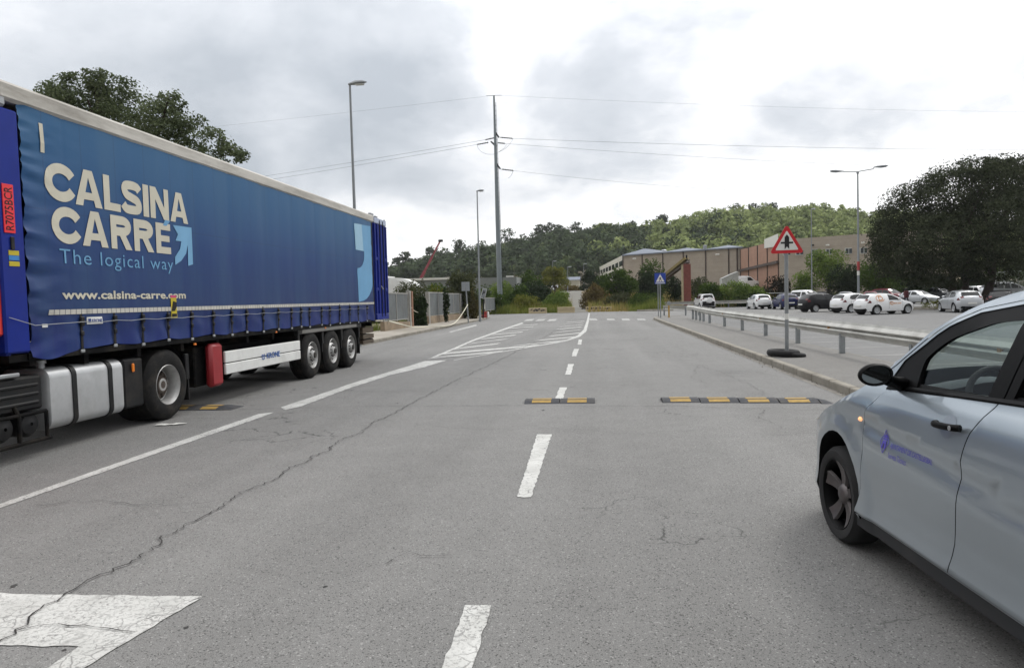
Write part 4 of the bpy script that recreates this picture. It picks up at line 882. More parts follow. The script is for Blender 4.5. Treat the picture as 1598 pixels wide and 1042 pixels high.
        fo = [(-.575, 1.104), (-.56, 1.158)]+inner[1:]+[(-1.576, 1.604), (-1.556, 1.38), (-1.55, 1.165), (-1.27, 1.148), (-.991, 1.131), (-.674, 1.112)]
        ffm = patch(offset_poly(fo, .003), .05, lambda y, z, sg=sg: S.side(y, z, sg, -.010), [gl]); rim = gl
        ffm.grid([[S.side(y, z, sg, -.010), S.side(y, z, sg, -.035)] for y, z in gl+[gl[0]]]); fm = ffm.build('window_frame', m_gloss, c, smooth=30)
        patch(offset_poly(gl, -.01), .08, lambda y, z, sg=sg: S.side(y, z, sg, -.030)).build('window_glass', m_glass, fm, smooth=60)
        gr = [(-1.612, 1.182), (-1.632, 1.545), (-2.0, 1.54), (-2.22, 1.49), (-2.37, 1.40), (-2.43, 1.222)]
        fo2 = [(-1.554, 1.165), (-1.56, 1.38), (-1.582, 1.606), (-1.8, 1.600), (-2.0, 1.585), (-2.21, 1.53), (-2.385, 1.43), (-2.49, 1.21), (-2.0, 1.185)]
        m2 = patch(offset_poly(fo2, .003), .06, lambda y, z, sg=sg: S.side(y, z, sg, -.010), [gr]); m2.grid([[S.side(y, z, sg, -.010), S.side(y, z, sg, -.035)] for y, z in gr+[gr[0]]]); fm2 = m2.build('window_frame', m_gloss, c, smooth=30)
        patch(offset_poly(gr, -.01), .08, lambda y, z, sg=sg: S.side(y, z, sg, -.030)).build('window_glass', m_glass, fm2, smooth=60)
        mb = MB(); bl = belt+[(-2.0, 1.18), (-2.5, 1.205)]
        mb.grid([[S.side(y, z-.006, sg, .004), S.side(y, z+.004, sg, .010), S.side(y, z+.018, sg, .002)] for y, z in resample(bl, .1)]); mb.build('belt_moulding', m_gloss, c, smooth=50)
        sl = [(-.345, .296), (-1.348, .292), (-2.23, .294), (-2.22, .205), (-1.3, .195), (-.32, .205)]
        mb = patch(sl, .06, lambda y, z, sg=sg: S.side(y, .27, sg, -.010-.12*max(0., .27-z))[:2]+(z,)); mb.build('sill', mat('sill_plastic', '26282b', .6, var=.1, dirt=.2), c, smooth=30)
        # handle in its dished recess
        mb = MB(); rows = []
        for q in range(7):
            rr = q/6; rows.append([S.side(-1.285+.062*rr*math.cos(a), 1.0+.058*rr*math.sin(a), sg, .0015-.0012*(1-rr)) for a in np.linspace(0, 2*math.pi, 25)])
        mb.grid(rows); mb.build('handle_recess', mat('shaded_recess', '9aa2ab', .3, .7, var=.03, coat=1.), dm, smooth=60)
        mb = MB(); hp = [S.side(-1.205, 1.004, sg, .012), S.side(-1.225, 1.005, sg, .034), S.side(-1.30, 1.008, sg, .042), S.side(-1.38, 1.013, sg, .038), S.side(-1.415, 1.016, sg, .022)]
        mb.tube(crom(hp, 3), .0175, 10); hh = mb.build('door_handle', m_gloss, dm, smooth=60)
        mb = MB(); p0 = Vector(S.side(-1.385, 1.012, sg, .056)); mb.lathe([(0, .012), (sg*.002, .012), (sg*.003, .009), (sg*.003, .001)], p0-Vector((sg*.002, 0, 0)), 'x', 16); mb.build('lock', m_steel, hh)
        # side repeater
        mb = MB(); rows = []
        for q in range(5):
            rr = q/4; rows.append([S.side(-.372+.024*rr*math.cos(a), .882+.015*rr*math.sin(a), sg, .012*(1-rr*rr)+.001) for a in np.linspace(0, 2*math.pi, 17)])
        lm = bpy.data.materials.get('lit_repeater')
        if not lm:
            lm = bpy.data.materials.new('lit_repeater'); lm.use_nodes = True; pp = lm.node_tree.nodes['Principled BSDF']; pp.inputs['Base Color'].default_value = (.9, .45, .2, 1); pp.inputs['Emission Color'].default_value = (1, .50, .24, 1); pp.inputs['Emission Strength'].default_value = .8
        mb.grid(rows); mb.build('side_repeater', lm if sg < 0 else m_orange, c, smooth=60)
        # mirror
        mb = MB(); mc = Vector((sg*.965, -.80, 1.205)); rows = []
        for q in np.linspace(0, 1, 9):
            a = q*math.pi/2; rows.append([mc+Vector((sg*(.094*math.cos(t)*math.cos(a)), .095*math.sin(a), .064*math.sin(t)*math.cos(a)+.02*math.cos(t)*-.2)) for t in np.linspace(0, 2*math.pi, 29)])
        rows.insert(0, [mc+Vector((sg*.083*math.cos(t), -.012, .054*math.sin(t)-.004*math.cos(t))) for t in np.linspace(0, 2*math.pi, 29)])
        rows.insert(0, [mc+Vector((sg*.077*math.cos(t), .004, .049*math.sin(t)-.004*math.cos(t))) for t in np.linspace(0, 2*math.pi, 29)])
        mb.grid(rows); mb.tube([mc+Vector((-sg*.07, .03, -.03)), mc+Vector((-sg*.13, .05, -.055)), (sg*.775, -.70, 1.135)], [.034, .036, .045], 10); mm = mb.build('wing_mirror', m_gloss, c, smooth=50)
        mb = MB(); rows = [[mc+Vector((sg*.078*k*math.cos(t), .004, .050*k*math.sin(t)-.004*k*math.cos(t))) for t in np.linspace(0, 2*math.pi, 29)] for k in (0.01, .5, 1)]
        mb.grid(rows); mb.build('mirror_glass', m_mirror, mm, smooth=60)
        for yy in (-.045, -2.66): car_wheel(c, sg*.874, yy, .32, sg, 'spoke')
        if sg < 0:                                        # municipal lettering
            def D(u, v, off=.004): return S.side(-u, v, -1, off)
            m_pur = mat('purple_print', '4f46ac', .5, var=.05); mb = MB()
            cx, cz = .688, .806
            for k in range(4):
                a = [(cx, cz+.066), (cx+.046, cz), (cx, cz-.066), (cx-.046, cz)]; ribbon(mb, resample([a[k], a[(k+1) % 4]], .02), .006, D)
            patch([(cx-.020, cz-.040), (cx-.008, cz-.040), (cx-.006, cz-.012), (cx+.006, cz-.012), (cx+.008, cz-.040), (cx+.020, cz-.040), (cx+.022, cz+.004), (cx-.022, cz+.004)], .03, D, mb=mb)
            patch([(cx-.024, cz+.008), (cx+.024, cz+.008), (cx+.022, cz+.018), (cx-.022, cz+.018)], .03, D, mb=mb)
            patch([(cx-.018, cz+.022), (cx+.018, cz+.022), (cx+.016, cz+.032), (cx, cz+.044), (cx-.016, cz+.032)], .03, D, mb=mb); mb.build('crest', m_pur, dm)
            mb = MB(); text_fit(mb, 'AJUNTAMENT DE CASTELLBISBAL', .757, 1.180, .777, .812, D, offset=.0); text_fit(mb, 'Serveis Tècnics', .757, .950, .728, .760, D, offset=.0)
            mb.build('door_lettering', m_pur, dm)
    S.strip(4, 10).build('bonnet', m_silver, c, smooth=40)
    S.strip(0, 4).build('front_bumper', m_silver, c, smooth=40)
    S.strip(10, 16, -1, -.915, nu=2).build('windscreen_pillar', m_silver, c, smooth=40); S.strip(10, 16, .915, 1, nu=2).build('windscreen_pillar', m_silver, c, smooth=40)
    S.strip(10, 16, -.913, .913, -.002).build('windscreen', m_glass, c, smooth=60)
    S.strip(16, 21).build('roof', m_silver, c, smooth=40)
    S.strip(21, 23, -1, -.85, nu=2).build('tailgate_pillar', m_silver, c, smooth=40); S.strip(21, 23, .85, 1, nu=2).build('tailgate_pillar', m_silver, c, smooth=40)
    S.strip(21, 23, -.848, .848).build('rear_window', m_glass, c, smooth=60); S.strip(23, 26).build('tailgate', m_silver, c, smooth=40)
    for sg in (-1, 1):
        S.strip(2, 5, .52*sg, .94*sg, .004, 6).build('headlight', m_head, c, smooth=50); S.strip(23, 24, .74*sg, .97*sg, .004, 4).build('tail_light', m_redtail, c, smooth=50)
    S.strip(1, 3, -.45, .45, .004).build('grille', m_trim, c)
    mb = MB(); mb.box((-.26, -3.59, .72), (.26, -3.55, .83), .005); mb.build('number_plate', m_plate, c)
    # cabin
    mb = MB(); mb.box((-.80, -3.2, .30), (.80, .5, .36)); mb.box((-.76, -3.2, .36), (-.72, -.4, .98)); mb.box((.72, -3.2, .36), (.76, -.4, .98)); mb.box((-.70, -.36, .36), (.70, .40, .74)); mb.build('cabin_floor', m_int, c)
    mb = MB(); rows = []
    for x in np.linspace(-.745, .745, 23):
        hump = .055*math.exp(-((x+.37)/.20)**2); row = []
        for (y, z) in ((-.30, 1.06), (-.45, 1.10), (-.62, 1.125+hump*.5), (-.78, 1.13+hump), (-.88, 1.10+hump*.8), (-.92, 1.03), (-.90, .92), (-.82, .70), (-.70, .50)): row.append((x, y-.05*(1-(x/.745)**2)*0, z-.045*(x/.745)**4))
        rows.append(row)
    mb.grid(rows); da = mb.build('dashboard', m_dash, c, smooth=50)
    mb = MB(); rows = []
    for x in np.linspace(-.62, -.12, 9): rows.append([(x, -.885, 1.115+.05*math.exp(-((x+.37)/.20)**2)), (x, -.93, 1.04), (x, -.945, .98)])
    mb.grid(rows); mb.lathe([(0, .055), (-.012, .05), (-.013, .001)], (-.66, -.92, 1.0), 'y', 18); mb.build('instrument_panel', m_gloss, da, smooth=50)
    mb = MB(); ax = Matrix.Translation((-.37, -.97, 1.075)) @ Matrix.Rotation(R(-28), 4, 'X'); rg = [ax @ Vector((.185*math.cos(a), 0, .185*math.sin(a))) for a in np.linspace(0, 2*math.pi, 33)]
    mb.tube(rg, .017, 10, cap=False)
    for a in (0, math.pi, -math.pi/2): mb.tube([ax @ Vector((.05*math.cos(a), .02, .05*math.sin(a))), ax @ Vector((.18*math.cos(a), 0, .18*math.sin(a)))], .016, 8)
    mb.lathe([(-.02, .001), (-.02, .05), (.0, .065), (.03, .06)], ax @ Vector((0, 0, 0)), 'y', 18); mb.tube([ax @ Vector((0, .02, 0)), (-.37, -.75, .97)], .035, 10); mb.build('steering_wheel', m_int, c, smooth=50)
    for x in (-.37, .37):
        mb = MB(); X = Matrix.Translation((x, -1.95, .62)) @ Matrix.Rotation(R(-16), 4, 'X'); mb.box((-.24, -.07, 0), (.24, .07, .62), .05, X=X); mb.box((-.13, -.05, .66), (.13, .05, .84), .05, X=X); mb.box((-.25, -1.85, .42), (.25, -1.35, .62), .06, X=Matrix.Translation((x, 0, 0))); mb.build('seat', m_int, c, smooth=40)
    mb = MB(); mb.box((-.68, -2.95, .5), (.68, -2.75, 1.12), .05); mb.build('seat', m_int, c, smooth=40)
hero()

# ---- the parked cars, smaller and simpler but shaped
def small_car(name, label, loc, az, paint, kind='hatch', L=1., Hh=1., wheel='hub', roofm=None, group='cars parked in the lot', cat='car', extra=None, mini=False):
    """az: heading in degrees clockwise from straight ahead"""
    P = dict(
      hatch=dict(prof=[(.74, .24), (.82, .42), (.80, .58), (.68, .70), (.25, .83), (-.15, .93), (-.34, .985), (-.75, 1.22), (-1.10, 1.38), (-1.5, 1.46), (-2.1, 1.465), (-2.62, 1.40), (-2.80, 1.34), (-3.02, 1.06), (-3.14, .96), (-3.20, .70), (-3.18, .45), (-3.08, .26)], ws=(6, 8), rg=(12, 13), wb=2.52,
                 wf=[(-.56, 1.0), (-.86, 1.20), (-1.16, 1.34), (-1.52, 1.395), (-1.53, 1.0)], wr=[(-1.60, 1.0), (-1.59, 1.395), (-2.1, 1.39), (-2.46, 1.30), (-2.60, 1.10), (-2.42, 1.03)], W=1.74),
      suv=dict(prof=[(.74, .30), (.82, .50), (.80, .72), (.68, .86), (.25, .96), (-.15, 1.03), (-.32, 1.07), (-.72, 1.36), (-1.02, 1.54), (-1.4, 1.63), (-2.1, 1.64), (-2.70, 1.60), (-2.86, 1.54), (-3.02, 1.16), (-3.12, 1.06), (-3.18, .80), (-3.18, .50), (-3.10, .32)], ws=(6, 8), rg=(12, 13), wb=2.56,
                 wf=[(-.52, 1.09), (-.82, 1.34), (-1.08, 1.49), (-1.50, 1.54), (-1.52, 1.10)], wr=[(-1.60, 1.10), (-1.58, 1.54), (-2.2, 1.53), (-2.56, 1.46), (-2.66, 1.20), (-2.5, 1.13)], W=1.80),
      van=dict(prof=[(.70, .28), (.78, .50), (.76, .70), (.62, .84), (.25, .95), (-.10, 1.04), (-.24, 1.09), (-.62, 1.42), (-.92, 1.65), (-1.3, 1.78), (-2.1, 1.81), (-3.0, 1.79), (-3.14, 1.72), (-3.22, 1.15), (-3.26, 1.0), (-3.28, .70), (-3.26, .48), (-3.2, .32)], ws=(6, 8), rg=(12, 13), wb=2.7,
                 wf=[(-.50, 1.10), (-.80, 1.40), (-1.02, 1.60), (-1.45, 1.62), (-1.46, 1.10)], wr=[(-1.60, 1.12), (-1.60, 1.62), (-2.25, 1.62), (-2.95, 1.58), (-3.02, 1.2), (-2.3, 1.14)], W=1.76),
      saloon=dict(prof=[(.82, .24), (.90, .42), (.88, .56), (.74, .67), (.25, .80), (-.22, .92), (-.46, .97), (-.90, 1.22), (-1.25, 1.36), (-1.65, 1.43), (-2.2, 1.42), (-2.60, 1.34), (-2.76, 1.28), (-3.18, 1.02), (-3.42, .98), (-3.52, .70), (-3.50, .45), (-3.40, .26)], ws=(6, 8), rg=(12, 13), wb=2.65,
                 wf=[(-.68, .98), (-1.0, 1.19), (-1.3, 1.32), (-1.68, 1.36), (-1.70, .98)], wr=[(-1.78, .98), (-1.77, 1.36), (-2.2, 1.345), (-2.55, 1.25), (-2.82, 1.04), (-2.6, 1.0)], W=1.77),
      wagon=dict(prof=[(.82, .26), (.90, .44), (.88, .60), (.74, .72), (.25, .84), (-.2, .95), (-.42, 1.0), (-.86, 1.26), (-1.2, 1.41), (-1.6, 1.48), (-2.4, 1.48), (-3.1, 1.42), (-3.3, 1.36), (-3.50, 1.06), (-3.60, .96), (-3.66, .70), (-3.64, .46), (-3.54, .28)], ws=(6, 8), rg=(12, 13), wb=2.7,
                 wf=[(-.66, 1.02), (-.98, 1.23), (-1.26, 1.36), (-1.64, 1.41), (-1.66, 1.02)], wr=[(-1.74, 1.02), (-1.73, 1.41), (-2.4, 1.41), (-3.1, 1.34), (-3.24, 1.10), (-2.6, 1.04)], W=1.79))[kind]
    prof = [(y*L, z*Hh) for y, z in P['prof']]; n = len(prof); wb = P['wb']*L; r = .31*Hh**.3
    crown = [.16, .17, .16, .12, .07, .06, .07, .10, .09, .05, .04, .05, .07, .10, .12, .13, .13, .12]
    zb = prof[6][1]; zt = max(z for y, z in prof)
    S = Shape(P['W'], [0, .25, .4, .6, zb*.85, zb, zb+.1, zt-.12, zt, zt+.2], [.06, .03, .005, 0, .015, .05, .09, .21, .30, .34], prof, crown, -.05, -wb-.05, .07)
    c = thing(name, label, cat, loc, -R(az), group)
    a1 = arch(0, r+.01, r+.07, .25, 12); a2 = arch(-wb, r+.01, r+.07, .25, 12)
    outer = list(prof)+[(-wb-r-.2, .25)]+a2+a1+[(r+.25, .25)]
    wf = [(y*L, z*Hh) for y, z in P['wf']]; wr = [(y*L, z*Hh) for y, z in P['wr']]
    mb = MB()
    for sg in (-1, 1): patch(outer, .12, lambda y, z, sg=sg: S.side(y, z, sg), mb=mb)
    S.strip(0, n-1, mb=mb, sub=2, nu=10); mb.box((-.7, -wb-.6, .22), (.7, .5, .26)); mb.build('body', paint, c, smooth=35)
    for sg in (-1, 1):
        for wn in ((wf, wr) if extra not in ('panel_van', 'cargo') else (wf,)):
            patch(wn, .12, lambda y, z, sg=sg: S.side(y, z, sg, .004)).build('window', m_dglass, c, smooth=60)
        for yy in (0, -wb):
            car_wheel(c, sg*(P['W']/2-.02), yy, r, sg, wheel) if not mini else None
        for A, yy in ((a1, 0), (a2, -wb)): MB().grid([[S.side(y, z, sg, .002), S.side(y, z, sg, -.2)] for y, z in A]).lathe([(sg*(P['W']/2-.28), r+.06), (sg*(P['W']/2-.3), .01)], (0, yy, r), 'x', 16).build('wheel_arch', m_trim, c)
        mb = MB(); mb.box((sg*.86-.10, wf[0][0]-.22, zb+.02), (sg*.86+.10, wf[0][0]-.12, zb+.15), .04); mb.build('wing_mirror', paint if kind != 'van' else m_trim, c, smooth=50)
        S.strip(2, 4, .50*sg, .97*sg, .006, 5, 2).build('headlight', m_head, c, smooth=50)
        mb = MB(); S.strip(13, 14, .70*sg, 1.0*sg, .006, 4, 2, mb=mb); patch([(prof[13][0]+.02, prof[13][1]-.04), (prof[14][0]+.22, prof[14][1]-.06), (prof[14][0]+.20, prof[14][1]-.14), (prof[14][0]-.02, prof[14][1]-.12)], .1, lambda y, z, sg=sg: S.side(y, z, sg, .006), mb=mb)
        mb.build('tail_light', m_redtail, c, smooth=50)
        for yy in ((wf[-1][0]+.12, wr[1][0]-.62) if extra not in ('panel_van', 'cargo') else (wf[-1][0]+.12,)): MB().tube([S.side(yy+.08, zb-.1, sg, .012), S.side(yy-.08, zb-.1, sg, .012)], .014, 6).build('door_handle', paint if paint is not m_carw else m_trim, c)
        mb = MB(); zd = prof[0][1]+.06
        for yy in (wf[0][0]+.1, wf[-1][0]-.03, wr[-1][0]-.1): mb.grid([[S.side(yy-.006, z, sg, .0015), S.side(yy+.006, z, sg, .0015)] for z in np.linspace(zd+.1 if yy > -wb*.8 else .7, zb-.01, 8)])
        mb.build('door_gap', m_gloss, c)
    S.strip(P['ws'][0], P['ws'][1], -.9, .9, .005, 10, 3).build('windscreen', m_dglass, c, smooth=60)
    S.strip(P['rg'][0], P['rg'][1], -.84, .84, .005, 10, 3).build('rear_window', m_dglass, c, smooth=60)
    S.strip(0, 2, -.7, .7, .007, 6, 2).build('bumper_trim', m_trim, c, smooth=50); S.strip(16, 17, -.95, .95, .008, 6, 2).build('bumper_trim', m_trim, c, smooth=50)
    y15, z15 = prof[15]
    mb = MB(); mb.box((-.26, y15-.165, z15-.12), (.26, y15-.14, z15-.01)); mb.build('number_plate', m_plate, c)
    mb = MB(); mb.box((-.26, prof[1][0]+.175, prof[1][1]-.06), (.26, prof[1][0]+.195, prof[1][1]+.05)); mb.build('number_plate', m_plate, c)
    if extra == 'spare':
        mb = MB(); mb.lathe([(-.30, .001), (-.30, .25), (-.27, .32), (-.20, .335), (-.05, .335), (-.02, .28)], (.10, y15+.03, .96), 'y', 28); mb.build('spare_wheel_cover', m_carw, c, smooth=40)
        mb = MB()
        for sg in (-1, 1): mb.tube([(sg*.60, -1.1, 1.68), (sg*.60, -1.3, 1.70), (sg*.60, -2.5, 1.69), (sg*.60, -2.65, 1.66)], .02, 6)
        mb.build('roof_bar', m_steel, c)
        mb = MB(); S.strip(15, 17, -1, 1, .012, 10, 2, mb=mb); 
        for sg in (-1, 1): mb.grid([[S.side(y, .40, sg, .008), S.side(y, .26, sg, .008)] for y in np.linspace(-.42, -2.1, 8)])
        mb.build('lower_cladding', m_trim, c)
    if extra == 'bars':
        mb = MB()
        for sg in (-1, 1): mb.tube([(sg*.58, -1.25*L, zt*.985+.02), (sg*.58, -1.45*L, zt+.05), (sg*.58, -2.9*L, zt+.04), (sg*.58, -3.05*L, zt*.96+.03)], .018, 6)
        mb.build('roof_bar', m_gloss, c)
    if extra == 'panel_van':
        mo = mat('orange_print', 'c9884e', .6, var=.06); mb = MB()
        def D(u, v, off=.008): return S.side(u-1.52*L-.25, v, 1, off)     # u runs forwards on the right-hand side
        ribbon(mb, arc(-.42, 1.08, .31, .20, 60, 345, 30), .045, D)
        ribbon(mb, [(-.52, .95), (-.52, 1.21)], .065, D); ribbon(mb, [(-.52, 1.21), (-.40, 1.20)]+arc(-.40, 1.08, .17, .12, 85, -85, 12)+[(-.40, .96), (-.52, .96)], .055, D)
        mb.build('logo', mo, c); mb = MB(); ribbon(mb, arc(.42, .74, .16, .10, 40, 330, 22), .03, D); text_fit(mb, 'Decor', .32, 1.20, .68, .82, D, offset=.02); mb.build('side_lettering', mo, c)
    return c
CL = 'cars parked in the lot'
def fpos(px, py): g = G(px, py); return (g.x, g.y, 0)
def by_front(cx, cy, az, back): a = R(az); return (cx+math.sin(a)*back, cy+math.cos(a)*back, 0)     # centre of the car -> its front axle
def gc(px, py, az, back=1.25, far=0.): g = G(px, py); g = g*(1+far/g.length); return by_front(g.x, g.y, az, back)
small_car('parked_car', 'white compact SUV with a round white spare wheel cover on its back', gc(1099, 481.5, -6, 1.2, 2), -6, m_carw, 'suv', .98, 1.0, extra='spare')
small_car('parked_car', 'white hatchback seen from behind, beside the navy hatchback', gc(1184, 482.5, -3, 1.2, 2), -3, m_carw, 'hatch', 1.03)
small_car('parked_car', 'navy blue hatchback seen from behind, beside the white panel car', gc(1225, 483, -2, 1.2, 2), -2, m_navy, 'hatch', 1.0)
small_car('parked_van', 'small white van with side windows parked facing the road behind the black hatchback', gc(1262, 479, 152, 1.2, 1.5), 152, m_carw, 'van', 1.0, 1.0, cat='van')
small_car('parked_car', 'black hatchback parked side-on in front of the small white van', gc(1286, 486.5, 72, 1.2, .8), 72, m_carb, 'hatch', 1.0, 1.0)
small_car('parked_car', 'white hatchback half hidden behind the white car with the orange logo', gc(1336, 488, 66, 1.2, 1.2), 66, m_carw, 'hatch', .96, .97)
small_car('parked_car', 'white delivery car with a round orange letter D on its rear panel', gc(1379, 490.5, 70, 1.2, .9), 70, m_carw, 'hatch', .97, .95, extra='panel_van')
small_car('parked_car', 'dark grey car with a pale roof between the black hatchback and the double lamp post', gc(1318, 477, 12, 1.2), 12, m_greyc, 'hatch', 1.0, 1.03)
small_car('parked_car', 'black estate car parked behind the small white van by the hedge', gc(1290, 471.5, 85, 1.2), 85, m_carb, 'wagon', 1.0, 1.05, mini=False)
small_car('parked_car', 'pale pink-red car mostly hidden behind the white delivery car', gc(1358, 475, 20, 1.2), 20, m_redm, 'hatch', 1., 1.)
small_car('parked_car', 'dark red SUV facing the road beside the walking person', gc(1390, 473.5, 150, 1.2), 150, m_redm, 'suv', 1.1, 1.06)
small_car('parked_car', 'silver saloon parked nose-out between the person and the tree', gc(1436, 474, 152, 1.2), 152, m_silver2, 'saloon', 1.0, 1.0)
small_car('parked_car', 'grey SUV parked in the shade left of the tree trunks', gc(1468, 470.5, 150, 1.2), 150, m_greyc, 'suv', 1.05, 1.06)
small_car('parked_car', 'silver hatchback seen from behind in front of the big dark tree', gc(1498, 487.5, 6, 1.2, 1.2), 6, m_silver2, 'hatch', .98, .99)
small_car('parked_car', 'white car deep in the shade behind the tree trunks', gc(1503, 468.5, 160, 1.2), 160, m_carw, 'hatch', 1.0, 1.0)
small_car('parked_van', 'white van partly hidden by the right-hand tree trunks', gc(1530, 469.0, 165, 1.2), 165, m_carw, 'van', .95, 1.0, cat='van')
g = V(1573, 457, 66); small_car('parked_car', 'silver estate car with roof bars below the mesh fence', by_front(g.x, g.y, 84, 1.4)[:2]+(.42,), 84, m_silver2, 'wagon', 1.0, 1.05, extra='bars')
g = V(1562, 465, 54); small_car('parked_car', 'black hatchback half hidden by the silver car in the foreground', by_front(g.x, g.y, 30, 1.2), 30, m_carb, 'hatch', 1.0, .93)
# ---------------------------------------------------------------- street furniture
m_galv = mat('galvanised_post', '8d9193', .55, .4, var=.14, scale=6, dirt=.15); m_rail2 = mat('crash_barrier_steel', 'bdbcb6', .5, .3, var=.12, scale=2.5, dirt=.35)
m_signw = mat('sign_white', 'd9d9d4', .4, var=.04, dirt=.06); m_signr = mat('sign_red', 'c01825', .4, var=.06); m_signk = mat('sign_black', '101010', .5); m_signb = mat('sign_blue', '1f3f9c', .4, var=.05); m_signback = mat('sign_back_grey', '8f959a', .5, .3, var=.08)
m_lampgrey = mat('lamp_grey', '8a8f93', .5, .2, var=.08); m_amber = mat('amber_reflector', '9a6a22', .4, var=.2, dirt=.3); m_lens = mat('lamp_lens', 'c5c9c8', .3, var=.05)
def W_beam(path, z0, mb, h=.36, dep=.09):
    prof = [(0, 0), (.2, .15), (.75, .28), (1, .36), (.75, .44), (.15, .5), (.75, .56), (1, .64), (.75, .72), (.2, .85), (0, 1)]
    rows = []
    for i, p in enumerate(path):
        a = Vector(path[max(0, i-1)]).to_2d(); b = Vector(path[min(len(path)-1, i+1)]).to_2d(); d = (b-a).normalized(); n = Vector((-d.y, d.x))
        zz = p[2] if len(p) > 2 else z0
        rows.append([(p[0]+n.x*u*dep, p[1]+n.y*u*dep, zz+v*h) for u, v in prof])
    return mb.grid(rows)
def barrier(label, path, posts, zb, loc, refl=(), end=False, zpost=.0, side=1):
    """path from near to far so that the ribs face the road on the left"""
    t = wthing('crash_barrier', label, 'crash barrier', loc)
    bm_ = W_beam(path, zb, MB()).build('beam', m_rail2, t, smooth=25)
    bm_.data.materials[0] = m_rail2
    for (x, y) in posts:
        mb = MB(); mb.box((x-.05, y-.055, zpost-.05), (x+.07, y+.055, zb+.16), .006); mb.box((x-.03, y-.055, zb+.05), (x+.005, y+.055, zb+.22), .006); mb.build('post', m_galv, t)
    for (x, y) in refl:
        MB().box((x-.075, y-.055, zb+.115), (x-.025, y+.055, zb+.22), .015).build('reflector', m_amber, t)
    return t
GX = 5.98
path = [(GX, y) for y in np.arange(1.0, 40.1, 1.0)]+[(GX+.02, 42), (GX+.1, 44), (GX+.05, 45.5), (GX-.05, 46.4)]
ph_ = [(x, y, .56 if y < 36 else .56+.008*(y-36)) for x, y in path]
posts = [(GX+.02, y) for y in (2.2, 6.2, 10.2, 14.2, 18.1, 21.9, 25.9, 29.9, 33.9, 38.2, 40.3, 41.6, 43.2, 44.6)]
barrier('long galvanised crash barrier with orange reflectors along the pavement', ph_, posts, .56, (GX, 20, .13), [(GX, float(TX(px, py, GX-.06)[1])) for px, py in ((1559.6, 564.7), (1292.7, 520), (1186, 502.5), (1127.5, 496.7))], zpost=.1)
mb = MB()
pass
a = G(1038, 484, .1); b = V(1055, 478, 60)
barrier('short crash barrier across the mouth of the car park by the yellow post', [(5.5, 58.6, .48), (6.4, 58.0, .46), (7.4, 57.6, .42), (8.3, 57.6, .36)], [(5.6, 58.6), (7.2, 57.7), (8.2, 57.6)], .45, (6.8, 58, 0), zpost=0)
fb = [(x, 86.5-.02*(x-6), .48) for x in np.arange(7, 31, 1.5)]
barrier('far crash barrier along the back of the car park below the hedge', fb, [(x, 86.6-.02*(x-6)) for x in np.arange(8, 31, 3.9)], .48, (18, 86.5, 0))

# warning triangle with its pole, the tyres about its foot
sb = G(1228, 556, .135); sp = V(1230.5, 394, sb.y)
zs = sp.z; t = wthing('warning_sign', 'red-bordered warning triangle with a black crossroads arrow on a galvanised pole', 'road sign', (sb.x, sb.y, .135))
ztop = V(1229, 352, sb.y).z
MB().tube([(sb.x, sb.y, .1), (sb.x, sb.y, ztop-.10)], .045, 14).build('pole', m_galv, t, smooth=50)
mb = MB(); mb.tube([(sb.x, sb.y, 1.02), (sb.x, sb.y, 1.16)], .0465, 14); mb.build('sticker', m_signw, t, smooth=50)
def rtri(h, r, n=5):
    """rounded triangle, apex up, centred on its base line"""
    w_ = h/math.sin(R(60))/2; P_ = [(-w_, 0), (w_, 0), (0, h)]; c = (0, h/3); o = []
    for k, (x, y) in enumerate(P_):
        d = Vector((c[0]-x, c[1]-y)).normalized(); cx, cy = x+d.x*2*r, y+d.y*2*r; a0 = (150, -90, 30)[k]
        for q in range(n+1): a = R(a0+120*q/n); o.append((cx+r*math.cos(a), cy+r*math.sin(a)))
    return o
hs = ztop-zs; y1 = sb.y-.06
def at_sign(poly, y, th, m_, nm, par, s=1., dz=0.):
    mb = MB(); mb.prism([(sb.x-.0+x*s, zs+dz+z*s) for x, z in poly], y, y+th, plane='xz'); return mb.build(nm, m_, par)
face = at_sign(rtri(hs+.05, .045), y1, .012, m_signr, 'border', t, 1., -.02)
at_sign(rtri(hs+.05, .03), y1-.004, .004, m_signw, 'face', face, .68, hs*.085)
k = hs/42.; zc = zs+15*k
arrow_ = [(-3.4, -10), (0, -5.8), (3.4, -10), (3.4, -1.4), (9.3, -1.4), (9.3, 1.4), (3.4, 1.4), (3.4, 8.5), (0, 13), (-3.4, 8.5), (-3.4, 1.4), (-9.3, 1.4), (-9.3, -1.4), (-3.4, -1.4)]
mb = MB(); mb.prism([(sb.x+a_*k, zc+b_*k) for a_, b_ in arrow_], y1-.008, y1-.0045, plane='xz'); mb.build('arrow', m_signk, face)
def tyre(label, c, R0, r0, tilt=0., sq=1.):
    mb = MB(); rows = []
    for a in np.linspace(0, 2*math.pi, 41)[:-1]:
        row = []
        for b in np.linspace(0, 2*math.pi, 13)[:-1]:
            rr = R0+r0*math.cos(b)*(1+.0*math.sin(a)); zz = r0*sq*math.sin(b)
            if math.cos(b) > .55 and int(a*40) % 2: rr -= .006
            row.append((rr*math.cos(a), rr*math.sin(a), zz))
        rows.append(row)
    rows.append(rows[0]); mb.grid(rows, wrap=True)
    X = Matrix.Translation(c) @ Matrix.Rotation(tilt, 4, 'Y'); mb.v = [tuple(X @ Vector(v)) for v in mb.v]
    return tag(mb.build('old_tyre', m_ctyre, smooth=60, loc=(c[0], c[1], .135)), label, 'tyre')
tyre('old black tyre lying round the foot of the warning sign', (sb.x-.08, sb.y+.02, .222), .30, .085, .03, .95)
tyre('second old tyre slumped under the first beside the sign pole', (sb.x+.13, sb.y-.10, .19), .22, .06, .10, .8)

